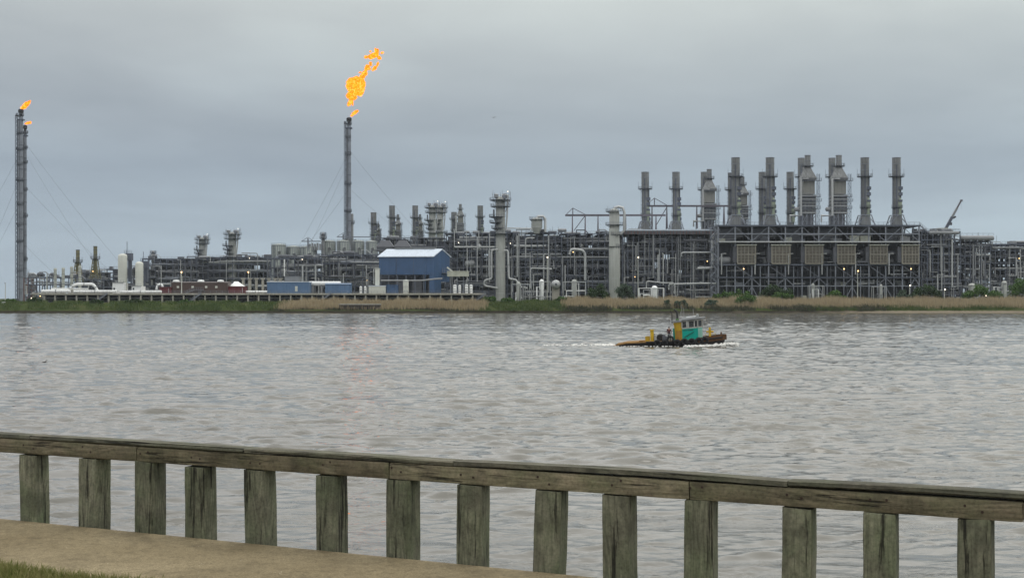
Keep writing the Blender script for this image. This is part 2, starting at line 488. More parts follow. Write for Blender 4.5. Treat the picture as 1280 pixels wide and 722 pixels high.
# ------------------------------------------------------------------ near bank: lawn, walkway, seawall
PZ = EYE - 1.65                                    # walkway level
FA = Vector((-3.51, 9.44)); FD = Vector((3.288, -1.536)).normalized()    # foot line of the fence and its direction
FN = Vector((-FD.y, FD.x))                                              # away from the land
FANG = math.atan2(FD.y, FD.x)
def fpt(t, off=0.0, z=0.0):
    p = FA + FD * t + FN * off
    return Vector((p.x, p.y, z))
def slab(name, m, o0, o1, z0, z1, t0=-60, t1=60, label='', cat=''):
    b = MB(); n = 40
    b.prism([fpt(t0, o0, z0), fpt(t1, o0, z0), fpt(t1, o1, z0), fpt(t0, o1, z0)], (0, 0, z1 - z0))
    o = b.build(name, m); tag(o, label, cat, kind='structure'); return o
def walk_mat():
    m = bpy.data.materials.new('exposed_aggregate'); m.use_nodes = True
    t = m.node_tree; b = t.nodes['Principled BSDF']; c = N(t, 'ShaderNodeTexCoord')
    big = noise(t, c.outputs['Object'], 0.8, 5, 0.6, 0.5)
    fine = noise(t, c.outputs['Object'], 110, 4, 0.8)
    mid = noise(t, c.outputs['Object'], 14, 5, 0.75)
    cc = ramp(t, big, [(0.3, (0.165, 0.131, 0.076)), (0.7, (0.245, 0.200, 0.123))])
    cc = mixc(t, 1.0, cc, ramp(t, fine, [(0.34, 0.55), (0.66, 1.40)]), 'MULTIPLY')
    cc = mixc(t, 1.0, cc, ramp(t, mid, [(0.33, 0.72), (0.5, 1.0), (0.72, 1.12)]), 'MULTIPLY')
    stain = noise(t, c.outputs['Object'], 2.3, 6, 0.7, 0.8)
    cc = mixc(t, ramp(t, stain, [(0.50, 0.0), (0.68, 0.5)]), cc, (0.085, 0.068, 0.042))
    vo = N(t, 'ShaderNodeTexVoronoi'); vo.inputs['Scale'].default_value = 38
    L(t, c.outputs['Object'], vo.inputs['Vector'])
    spk = ramp(t, vo.outputs['Distance'], [(0.0, 1.0), (0.10, 1.0), (0.16, 0.0)])
    sel = ramp(t, noise(t, c.outputs['Object'], 6.0, 2), [(0.60, 0.0), (0.66, 0.6)])
    cc = mixc(t, math_node(t, 'MULTIPLY', spk, sel), cc, (0.55, 0.50, 0.40))
    L(t, cc, b.inputs['Base Color']); b.inputs['Roughness'].default_value = 0.9; b.inputs['Specular IOR Level'].default_value = 0.15
    bn = N(t, 'ShaderNodeBump'); bn.inputs['Strength'].default_value = 0.35; bn.inputs['Distance'].default_value = 0.01
    L(t, math_node(t, 'ADD', fine, mid), bn.inputs['Height']); L(t, bn.outputs[0], b.inputs['Normal'])
    return m
SOIL = mat('lawn_soil', (0.07, 0.075, 0.03), 0.95, 0, 0.35, 6, bump=0.3)
slab('path', walk_mat(), 0.0, -1.32, PZ - 0.12, PZ, label='tan concrete path along the wooden fence', cat='path')
slab('lawn_ground', SOIL, -1.32, -14, PZ - 0.3, PZ - 0.012, label='mown lawn behind the path', cat='lawn')
sw = slab('seawall', mat('seawall_concrete', (0.22, 0.2, 0.17), 0.9, 0, 0.2, 1.0, streak=0.5), -0.01, -1.2, -2.5, PZ - 0.13, label='concrete seawall below the path edge', cat='seawall')

# grass blades
def blades(name, pts, hmin, hmax, w, m, lean=0.35, segs=2, label='', cat='grass', seed=5, kind='stuff', smooth=False):
    r = np.random.RandomState(seed)
    n = len(pts)
    P = np.asarray(pts, dtype=np.float64)
    h = r.uniform(hmin, hmax, n) if np.isscalar(hmin) else hmin + (hmax - hmin) * r.rand(n)
    a = r.uniform(0, 2 * np.pi, n); ld = r.uniform(0, 2 * np.pi, n); ln = r.uniform(0, lean, n)
    dx, dy = np.cos(a), np.sin(a)
    lx, ly = np.cos(ld) * ln * h, np.sin(ld) * ln * h
    V = np.zeros((n, 2 * segs + 1, 3)); cv = np.zeros((n, 2 * segs + 1))
    cr = r.rand(n)
    for s_ in range(segs):
        f = s_ / segs
        ww = w * (1 - 0.45 * f) * 0.5
        for k, sg in ((0, -1), (1, 1)):
            V[:, 2 * s_ + k, 0] = P[:, 0] + lx * f * f + sg * dx * ww
            V[:, 2 * s_ + k, 1] = P[:, 1] + ly * f * f + sg * dy * ww
            V[:, 2 * s_ + k, 2] = P[:, 2] + h * f
    V[:, 2 * segs, 0] = P[:, 0] + lx; V[:, 2 * segs, 1] = P[:, 1] + ly; V[:, 2 * segs, 2] = P[:, 2] + h * np.sqrt(np.maximum(0.2, 1 - ln ** 2 * 0.6))
    faces = []
    nv = 2 * segs + 1
    base = (np.arange(n) * nv)[:, None]
    q = []
    for s_ in range(segs - 1):
        q.append(base + np.array([2 * s_, 2 * s_ + 1, 2 * s_ + 3, 2 * s_ + 2]))
    quads = np.concatenate(q) if q else np.zeros((0, 4), int)
    tris = base + np.array([2 * segs - 2, 2 * segs - 1, 2 * segs])
    me = bpy.data.meshes.new(name)
    co = V.reshape(-1, 3).astype(np.float32)
    me.vertices.add(len(co)); me.vertices.foreach_set('co', co.ravel())
    li = np.concatenate([quads.ravel(), tris.ravel()]).astype(np.int32)
    me.loops.add(len(li)); me.loops.foreach_set('vertex_index', li)
    st = np.concatenate([np.arange(len(quads)) * 4, len(quads) * 4 + np.arange(len(tris)) * 3]).astype(np.int32)
    tt = np.concatenate([np.full(len(quads), 4), np.full(len(tris), 3)]).astype(np.int32)
    me.polygons.add(len(st)); me.polygons.foreach_set('loop_start', st); me.polygons.foreach_set('loop_total', tt)
    at = me.attributes.new('tone', 'FLOAT', 'POINT')
    at.data.foreach_set('value', np.repeat(cr, nv).astype(np.float32))
    me.update()
    me.materials.append(m)
    o = bpy.data.objects.new(name, me); COL.objects.link(o)
    tag(o, label, cat, kind=kind)
    return o
def leaf_mat(name, cols, scale=0.15, rough=0.7, trans=0.25):
    """colour from a per-leaf tone and from slow patches"""
    m = bpy.data.materials.new(name); m.use_nodes = True
    t = m.node_tree; b = t.nodes['Principled BSDF']; c = N(t, 'ShaderNodeTexCoord')
    a = N(t, 'ShaderNodeAttribute'); a.attribute_name = 'tone'
    n_ = noise(t, c.outputs['Object'], scale, 4, 0.6)
    f = math_node(t, 'ADD', math_node(t, 'MULTIPLY', a.outputs['Fac'], 0.5), math_node(t, 'MULTIPLY', math_node(t, 'SUBTRACT', n_, 0.25), 1.0), clamp=True)
    k = len(cols)
    L(t, ramp(t, f, [(i / (k - 1), cc) for i, cc in enumerate(cols)]), b.inputs['Base Color'])
    b.inputs['Roughness'].default_value = rough
    b.inputs['Specular IOR Level'].default_value = 0.2
    tr = N(t, 'ShaderNodeBsdfTranslucent'); L(t, b.inputs['Base Color'].links[0].from_socket, tr.inputs[0])
    mxs = N(t, 'ShaderNodeMixShader'); mxs.inputs[0].default_value = trans
    L(t, b.outputs[0], mxs.inputs[1]); L(t, tr.outputs[0], mxs.inputs[2])
    L(t, mxs.outputs[0], t.nodes['Material Output'].inputs[0])
    return m
GRASSM = leaf_mat('lawn_grass', [(0.07, 0.095, 0.022), (0.13, 0.15, 0.04), (0.23, 0.21, 0.085), (0.34, 0.29, 0.15)], 2.5)
def lawn_grass():
    r = np.random.RandomState(2)
    pts = []
    for _ in range(52000):
        t = r.uniform(-3.0, 3.4); o = -1.28 - r.exponential(0.55) - 0.05 * math.sin(t * 5) * r.rand() + (r.normal(0, 0.03))
        if o < -3.4: continue
        p = fpt(t, o, PZ - 0.015); pts.append(p[:])
    blades('grass', pts, 0.03, 0.085, 0.006, GRASSM, 0.7, 2, 'short dry green grass at the edge of the path', 'grass', 4)
lawn_grass()

# ------------------------------------------------------------------ wooden fence
def wood(name, axis, base, green, dark):
    m = bpy.data.materials.new(name); m.use_nodes = True
    t = m.node_tree; b = t.nodes['Principled BSDF']; c = N(t, 'ShaderNodeTexCoord'); oi = N(t, 'ShaderNodeObjectInfo')
    add = N(t, 'ShaderNodeVectorMath', operation='ADD'); L(t, c.outputs['Object'], add.inputs[0])
    sc = N(t, 'ShaderNodeVectorMath', operation='SCALE'); sc.inputs[3].default_value = 37.0
    cx_ = N(t, 'ShaderNodeCombineXYZ')
    for i in range(3): L(t, oi.outputs['Random'], cx_.inputs[i])
    L(t, cx_.outputs[0], sc.inputs[0]); L(t, sc.outputs[0], add.inputs[1])
    v = add.outputs[0]
    mp = N(t, 'ShaderNodeMapping')
    s = [1.0, 1.0, 1.0]; s[axis] = 0.06; mp.inputs['Scale'].default_value = s
    L(t, v, mp.inputs[0])
    # cathedral grain: rings seen through a stretched, warped field
    mpr = N(t, 'ShaderNodeMapping'); s2 = [1.0, 1.0, 1.0]; s2[axis] = 0.16; mpr.inputs['Scale'].default_value = s2
    L(t, v, mpr.inputs[0])
    field = noise(t, mpr.outputs[0], 5.5, 1.5, 0.4, 0.6)
    ring = math_node(t, 'PINGPONG', math_node(t, 'MULTIPLY', field, 11.0), 0.5)
    ring = math_node(t, 'MULTIPLY', ring, 2.0)
    fib = noise(t, mp.outputs[0], 75, 6, 0.7)
    patch = noise(t, v, 5.0, 6, 0.65)
    gpat = noise(t, v, 2.6, 5, 0.65, 0.4)
    crack = noise(t, mp.outputs[0], 24, 5, 0.65, 0.25)
    cc = ramp(t, ring, [(0.0, tuple(x * 0.72 for x in base)), (0.45, base), (1.0, tuple(x * 1.12 for x in base))])
    cc = mixc(t, 1.0, cc, ramp(t, fib, [(0.32, 0.60), (0.5, 1.0), (0.68, 1.26)]), 'MULTIPLY')
    cc = mixc(t, ramp(t, gpat, [(0.38, 0.0), (0.66, 0.85)]), cc, mixc(t, 1.0, green, ramp(t, fib, [(0.3, 0.7), (0.7, 1.25)]), 'MULTIPLY'))
    cc = mixc(t, ramp(t, patch, [(0.44, 0.0), (0.70, 0.75)]), cc, dark)
    ck = ramp(t, crack, [(0.36, 1.0), (0.42, 0.0)])
    cc = mixc(t, math_node(t, 'MULTIPLY', ck, 0.85), cc, (0.012, 0.011, 0.009))
    cc = mixc(t, 1.0, cc, ramp(t, noise(t, v, 55, 4, 0.7), [(0.32, 0.70), (0.5, 1.0), (0.7, 1.18)]), 'MULTIPLY')
    # small knots
    mk = N(t, 'ShaderNodeMapping'); s3 = [1.0, 1.0, 1.0]; s3[axis] = 0.55; mk.inputs['Scale'].default_value = s3
    L(t, v, mk.inputs[0])
    vo = N(t, 'ShaderNodeTexVoronoi'); vo.inputs['Scale'].default_value = 4.2; L(t, mk.outputs[0], vo.inputs['Vector'])
    kn = ramp(t, vo.outputs['Distance'], [(0.0, 1.0), (0.07, 0.8), (0.12, 0.0)])
    cc = mixc(t, math_node(t, 'MULTIPLY', kn, 0.75), cc, tuple(x * 0.35 for x in base))
    tone = ramp(t, oi.outputs['Random'], [(0, 0.82), (1, 1.2)])
    cc = mixc(t, 1.0, cc, tone, 'MULTIPLY')
    L(t, cc, b.inputs['Base Color']); b.inputs['Roughness'].default_value = 0.85; b.inputs['Specular IOR Level'].default_value = 0.2
    hgt = math_node(t, 'ADD', math_node(t, 'MULTIPLY', fib, 0.6), math_node(t, 'SUBTRACT', math_node(t, 'MULTIPLY', ring, 0.25), math_node(t, 'MULTIPLY', ck, 1.6)))
    bn = N(t, 'ShaderNodeBump'); bn.inputs['Strength'].default_value = 0.7; bn.inputs['Distance'].default_value = 0.006
    L(t, hgt, bn.inputs['Height']); L(t, bn.outputs[0], b.inputs['Normal'])
    return m
WPOST = wood('weathered_post_wood', 2, (0.185, 0.178, 0.125), (0.118, 0.142, 0.078), (0.066, 0.065, 0.047))
WRAIL = wood('weathered_rail_wood', 0, (0.195, 0.160, 0.108), (0.125, 0.128, 0.070), (0.078, 0.066, 0.047))
WCAP = wood('weathered_cap_wood', 0, (0.13, 0.118, 0.088), (0.085, 0.09, 0.058), (0.045, 0.042, 0.034))

def timber(name, m, parent, loc, size, axis, seed, rotz=0.0, tilt=(0, 0), jit=0.004, rad=0.012, segs=10, sag=0.0):
    """rough sawn timber with rounded arrises and slightly uneven faces; own local frame"""
    r = random.Random(seed)
    lx, ly, lz = size
    dims = [lx, ly, lz]; ln = dims[axis]
    ua, va = [i for i in range(3) if i != axis]
    hu, hv = dims[ua] / 2, dims[va] / 2
    prof = []
    for (su, sv) in ((1, 1), (-1, 1), (-1, -1), (1, -1)):
        cs = [(su * hu, sv * (hv - rad)), (su * (hu - rad * 0.3), sv * (hv - rad * 0.3)), (su * (hu - rad), sv * hv)]
        prof += cs if su * sv > 0 else cs[::-1]
    b = MB(); np_ = len(prof)
    offs = [[r.gauss(0, jit) for _ in range(2)] for _ in range(np_)]
    for k in range(segs + 1):
        f = k / segs
        for i, (u, v) in enumerate(prof):
            p = [0, 0, 0]
            e = r.gauss(0, jit * 0.22)
            shr = 0.985 if k in (0, segs) else 1.0
            p[ua] = u * shr + offs[i][0] * 0.6 + e; p[va] = v * shr + offs[i][1] * 0.6 + e
            p[axis] = ln * (f - 0.5) + (r.gauss(0, jit) if k in (0, segs) else 0)
            if axis == 0: p[2] += sag * math.sin(f * math.pi)
            b.v.append(tuple(p))
    for k in range(segs):
        for i in range(np_):
            j = (i + 1) % np_
            b.f.append((k * np_ + i, k * np_ + j, (k + 1) * np_ + j, (k + 1) * np_ + i))
    b.f.append(tuple(reversed(range(np_)))); b.f.append(tuple(segs * np_ + i for i in range(np_)))
    me = bpy.data.meshes.new(name); me.from_pydata(b.v, [], b.f); me.materials.append(m)
    me.polygons.foreach_set('use_smooth', [True] * len(me.polygons))
    try: me.set_sharp_from_angle(angle=R(35))
    except Exception: pass
    import bmesh
    bm_ = bmesh.new(); bm_.from_mesh(me); bmesh.ops.recalc_face_normals(bm_, faces=bm_.faces); bm_.to_mesh(me); bm_.free()
    o = bpy.data.objects.new(name, me); COL.objects.link(o)
    o.parent = parent; o.location = Vector(loc) - parent_off(parent)
    o.rotation_euler = (tilt[0], tilt[1], rotz)
    return o
NAIL = mat('rusty_nail', (0.035, 0.022, 0.016), 0.8)
def fence():
    root = thing('wooden_fence', 'low weathered timber fence with thick posts beside the tan path', 'fence', fpt(0, 0, PZ))
    top = PZ + 0.634
    def t_of(px, off):
        # where the view ray through that column meets the fence line
        k = (px - CX) / F
        p0 = FA + FN * off
        return (k * p0.y - p0.x) / (FD.x - k * FD.y)
    centres = [45, 118, 188, 252, 328, 416, 504, 591, 684, 776, 876, 998, 1101, 1220]
    ts = [t_of(c, 0.09) for c in centres]
    dt = 0.42
    ts = [ts[0] - 0.17 - dt * k for k in range(12, 0, -1)] + ts + [ts[-1] + 0.46 * k for k in range(1, 9)]
    lean = {7 + 12: 0.012, 8 + 12: 0.035, 5 + 12: -0.008, 4 + 12: -0.02, 0 + 12: -0.012, 11 + 12: 0.006}
    for i, t in enumerate(ts):
        r = random.Random(i * 3 + 1)
        h0, h1 = PZ - 1.3, PZ + 0.492 - r.uniform(0, 0.008)
        w = 0.166 + r.uniform(-0.006, 0.008)
        timber('post', WPOST, root, fpt(t, 0.088, (h0 + h1) / 2), (w, 0.155, h1 - h0), 2, 100 + i, FANG + r.uniform(-0.05, 0.05), (r.uniform(-0.01, 0.01), lean.get(i, r.uniform(-0.006, 0.006))), 0.0035, 0.014, 14)
    n0 = None
    for i, t in enumerate(ts):
        r = random.Random(i * 7 + 5)
        for k in range(2):
            p = fpt(t + (0.035 if k else -0.04) + r.uniform(-.012, .012), 0.0155, PZ + 0.53 + r.uniform(0, .05))
            if n0 is None:
                b = MB().tube(p, p - Vector((FN.x, FN.y, 0)) * -0.006, 0.0075, 8); n0 = b.build('nail', NAIL, root); o0 = p
            else: copy_part(n0, root, p - o0)
    # rail beams, one per four posts, butted over the posts
    j = [t_of(170, 0.01), t_of(485.5, 0.01), t_of(861, 0.01), t_of(1279, 0.01)]
    j = [j[0] - 1.7 * 3, j[0] - 1.7 * 2, j[0] - 1.7] + j + [j[-1] + 1.75, j[-1] + 3.5]
    for i in range(len(j) - 1):
        a, b_ = j[i] + 0.003, j[i + 1] - 0.003
        timber('rail', WRAIL, root, fpt((a + b_) / 2, 0.088, PZ + 0.494 + 0.0525), (b_ - a, 0.142, 0.105), 0, 300 + i, FANG, (0, 0), 0.002, 0.008, 24)
    jc = [t_of(32, -0.02), t_of(300, -0.02), t_of(563, -0.02), t_of(983, -0.02)]
    jc = [jc[0] - 4.6, jc[0] - 3.2, jc[0] - 1.6] + jc + [jc[-1] + 1.7, jc[-1] + 3.4]
    for i in range(len(jc) - 1):
        a, b_ = jc[i] + 0.003, jc[i + 1] - 0.003
        timber('cap_board', WCAP, root, fpt((a + b_) / 2, 0.083, PZ + 0.614 + 0.001 * i), (b_ - a, 0.135, 0.029), 0, 400 + i, FANG, (0, 0), 0.0028, 0.007, 26, sag=0.010 if i >= 5 else 0.003)
fence()

# ------------------------------------------------------------------ plant: racks, stacks, towers
def lerp(a, b, f): return a + (b - a) * f

def rack(name, label, px0, px1, pyt, Y, depth, nb, nl, seed, rows=3, group='steel pipe racks of the gas plant', pipes=26, vpipes=8, braces=5, equip=5, fill=0.55,
         tops=True, walls=0.5, cat='pipe rack', steel=None, lights=1, gear=13):
    """steel frame with floors, braces, runs of pipe and vessels between the columns"""
    r = random.Random(seed)
    steel = steel or STEEL
    pipes = int(pipes * 1.35); vpipes = int(vpipes * 1.6)
    x0, x1 = wx(px0, Y), wx(px1, Y); zt = wz(pyt, Y)
    root = thing(name, label, cat, ((x0 + x1) / 2, Y + depth / 2, GZ), group)
    xs = [lerp(x0, x1, i / nb) for i in range(nb + 1)]
    ys = [lerp(Y, Y + depth, i / (rows - 1)) for i in range(rows)]
    zs = [GZ + (zt - GZ) * (k / nl) + (r.uniform(-0.5, 0.5) if 0 < k < nl else 0) for k in range(1, nl + 1)]
    # columns: one mesh, copied
    c0 = None
    for y in ys:
        for x in xs:
            if c0 is None:
                c0 = MB().box(x - .2, x + .2, y - .2, y + .2, GZ - 1, zt + .02).build('column', steel, root)
                org = (x, y)
            else:
                copy_part(c0, root, (x - org[0], y - org[1], 0))
    # floors
    for k, z in enumerate(zs):
        b = MB()
        for y in ys: b.box(x0 - .3, x1 + .3, y - .13, y + .13, z - .45, z - .02)
        for x in xs: b.box(x - .13, x + .13, ys[0] - .14, ys[-1] + .14, z - .43, z - .06)
        g = 0
        for i in range(nb):
            for jx in range(rows - 1):
                if r.random() < fill:
                    b.box(xs[i] + .01 * jx, xs[i + 1] + .012, ys[jx] + .15, ys[jx + 1] - .15, z + .02, z + .10)
        b.build('floor', steel if k % 3 else GRATE, root)
        if r.random() < 0.6 or (tops and k == nl - 1):
            a_, e_ = (x0, x1) if k == nl - 1 else sorted((r.choice(xs), r.choice(xs)))
            if e_ - a_ > 1:
                MB().rail([(a_, ys[0] - .12, z), (e_, ys[0] - .12, z)], 1.1, .07, 2.2).build('handrail', STEEL2, root)
    # braces on the front and middle rows
    for q in range(braces):
        i = r.randrange(nb); k = r.randrange(nl); y = ys[0] if r.random() < .7 else ys[min(1, rows - 1)]
        z0 = GZ if k == 0 else zs[k - 1]; z1 = zs[k] - .3
        b = MB()
        if r.random() < .55:
            b.bar((xs[i], y - .02, z0), (xs[i + 1], y - .02, z1), .22); b.bar((xs[i + 1], y + .24, z0), (xs[i], y + .24, z1), .22)
        else:
            m = (xs[i] + xs[i + 1]) / 2
            b.bar((xs[i], y, z0), (m, y, z1), .22); b.bar((xs[i + 1], y, z0), (m, y, z1), .22)
        b.build('brace', STEEL2 if r.random() < .5 else steel, root)
    # horizontal pipe runs
    for q in range(pipes):
        k = r.randrange(nl); z = (GZ + 1.0 if k == 0 else zs[k - 1]) + .15
        rad = r.choice((.10, .14, .18, .22, .28, .38, .5))
        y = r.uniform(ys[0] + .2, ys[-1] - .5) if r.random() < .5 else r.uniform(ys[0] - .5, ys[0] + 2.0)
        a_ = r.uniform(x0, lerp(x0, x1, .6)); e_ = min(x1 + .5, a_ + r.uniform(.3, 1.0) * (x1 - x0))
        z += rad + r.choice((0, 0, .6, 1.2))
        mt = r.choice((MPIPE, MPIPE, DPIPE, LPIPE, STEEL2))
        pts = [(a_, y, z), (e_, y, z)]
        if r.random() < .45: pts.append((e_, y, z + r.choice((-1, 1)) * r.uniform(1.5, 4)))
        if r.random() < .35: pts.insert(0, (a_, y, z + r.choice((-1, 1)) * r.uniform(1.5, 4)))
        MB().path(pts, rad, 6).build('pipe', mt, root, True)
    for q in range(vpipes):
        x = r.uniform(x0 + .3, x1 - .3); y = ys[0] - r.uniform(.25, .8) if r.random() < .6 else r.uniform(ys[0], ys[-1])
        rad = r.choice((.10, .13, .18, .25, .32)); za = GZ + r.uniform(0, .5) * (zt - GZ); zb = r.uniform(za + 3, zt + (1.5 if r.random() < .25 else -.3))
        pts = [(x, y, za), (x, y, zb)]
        if r.random() < .6: pts.append((x + r.choice((-1, 1)) * r.uniform(.8, 5), y, zb))
        if r.random() < .5: pts.insert(0, (x + r.choice((-1, 1)) * r.uniform(.8, 4), y, za))
        MB().path(pts, rad, 6).build('pipe', r.choice((LPIPE, LPIPE, MPIPE, DPIPE)), root, True)
    # vessels and machinery on the floors
    for q in range(equip):
        k = r.randrange(nl - 1) if nl > 1 else 0
        z = GZ if k == 0 else zs[k - 1]; hmax = (zs[k] - z) * .8
        i = r.randrange(nb); xa, xb = xs[i] + .4, xs[min(nb, i + r.randint(1, 2))] - .4
        y = r.uniform(ys[0] + .8, ys[-1] - 1.2)
        u = r.random()
        if u < .4:
            rr = hmax * .45; MB().drum(xa + rr * .5, xb - rr * .5, y, z + rr + .15, rr, 12).build('drum', r.choice((MPIPE, LPIPE, DPIPE)), root, True)
        elif u < .75:
            MB().box(xa, xb, y, min(y + 2.2, ys[-1] - .2), z + .03, z + hmax).build('machine_or_infill_box', r.choice((MPIPE, DPIPE, BEIGE, STEEL2, DPIPE)), root)
        else:
            rr = min(.9, hmax * .4); MB().lathe((xa + xb) / 2, y, [(rr * .3, z + .05), (rr * .9, z + .4), (rr, z + .7), (rr, z + hmax - .5), (rr * .7, z + hmax - .15), (.05, z + hmax)], 12).build('vessel', r.choice((MPIPE, LPIPE, PALE)), root, True)
    for k in range(nl):
        z = GZ if k == 0 else zs[k - 1]
        for i in range(nb):
            if rows > 2 and r.random() < walls * .55:  # blocks added at mid-depth close sky gaps and darken the rack inside
                yy = ys[1] + r.uniform(1.0, 4.0); ha = r.uniform(.55, .95)
                MB().box(xs[i] + r.uniform(.05, 1.2), xs[i + 1] - r.uniform(.05, 1.2), yy, yy + 1.2, z + .12, z + (zs[k] - z) * ha).build('machine_or_infill_box', r.choice((DPIPE, CLAD, DPIPE, STEEL)), root)
    # dark panels added deep inside block sky light and the view through
    for k in range(nl):
        z = GZ if k == 0 else zs[k - 1]
        for i in range(nb):
            if r.random() < walls:
                yy = ys[-1] + .25
                MB().box(xs[i] + .02, xs[i + 1] - .02, yy, yy + .1, z + .05, zs[k] - .47).build('light_block_panel', CLAD, root)
    # vents, drums and pipe loops on the roof give an uneven skyline
    for q in range(gear):
        x = r.uniform(x0 + 1, x1 - 1); y = r.uniform(ys[0], ys[-1] - 2); u_ = r.random()
        if u_ < .35: MB().box(x, x + r.uniform(1, 4), y, y + 2, zt + .1, zt + r.uniform(.8, 2.2)).build('roof_box', r.choice((STEEL2, DPIPE, MPIPE)), root)
        elif u_ < .6:
            h_ = r.uniform(1.2, 2.6); MB().path([(x, y, zt - 2), (x, y, zt + h_), (x + r.uniform(2, 7), y, zt + h_), (x + 7, y, zt - 1)], r.uniform(.14, .3), 6).build('pipe', r.choice((MPIPE, LPIPE, DPIPE)), root, True)
        elif u_ < .8: rr = r.uniform(.5, 1.0); MB().drum(x, x + r.uniform(2, 6), y, zt + rr + .2, rr, 10).build('roof_drum', r.choice((MPIPE, DPIPE)), root, True)
        else: MB().bar((x, y, zt), (x, y, zt + r.uniform(2, 4.5)), .12).build('roof_mast', STEEL2, root)
    for q in range(lights):
        x = r.uniform(x0, x1); k = r.randrange(nl); z = zs[k] - .9
        MB().lathe(x, ys[0] - .4, [(.05, z + .25), (.17, z + .15), (.2, z), (.05, z - .12)], 8).build('lamp', LAMP if r.random() < .5 else LAMPW, root, True)
    return root

def ring_platform(cx, cy, z, r_in, r_out, parent, a0=0, a1=360, m=None):
    """ring walkway with a railing, brackets below"""
    b = MB(); n = 14
    A = [R(a0 + (a1 - a0) * i / n) for i in range(n + 1)]
    for i in range(n):
        q = []
        for zz in (z - .15, z):
            for rr, a in ((r_in, A[i]), (r_out, A[i]), (r_out, A[i + 1]), (r_in, A[i + 1])):
                q.append((cx + rr * math.cos(a), cy + rr * math.sin(a), zz))
        k = len(b.v); b.v += q
        b.f += [tuple(k + j for j in f) for f in ((3, 2, 1, 0), (4, 5, 6, 7), (1, 2, 6, 5), (0, 4, 7, 3), (0, 1, 5, 4), (2, 3, 7, 6))]
    for i in range(0, n, 2):
        a = A[i]; b.bar((cx + r_in * math.cos(a), cy + r_in * math.sin(a), z - 1.0), (cx + r_out * math.cos(a), cy + r_out * math.sin(a), z - .12), .12)
    p = b.build('platform', m or STEEL, parent)
    h = MB(); pts = [(cx + (r_out - .05) * math.cos(a), cy + (r_out - .05) * math.sin(a), z) for a in A]
    h.rail(pts, 1.15, .09, 3.0)
    h.build('railing', STEEL2, p)
    return p

def ladder(x, y, z0, z1, parent, w=.5):
    b = MB()
    for s in (-1, 1): b.bar((x + s * w / 2, y, z0), (x + s * w / 2, y, z1), .1)
    z = z0
    while z < z1:
        b.bar((x - w / 2, y, z), (x + w / 2, y, z), .06); z += .6
    for k in range(int((z1 - z0) / 2.2)):
        zc = z0 + 2 + k * 2.2
        if zc < z1: b.path([(x - .42, y, zc), (x - .36, y - .6, zc), (x + .36, y - .6, zc), (x + .42, y, zc)], .05, 4)
    return b.build('ladder', STEEL, parent)

def bands(cx, cy, r, zs, parent, m=None):
    o = None
    for z in zs:
        if o is None:
            o = MB().lathe(cx, cy, [(r, z - .13), (r + .13, z - .1), (r + .13, z + .1), (r, z + .13)], 18, False).build('stiffener_ring', m or STEEL2, parent, True); zf = z
        else: copy_part(o, parent, (0, 0, z - zf))
    return o

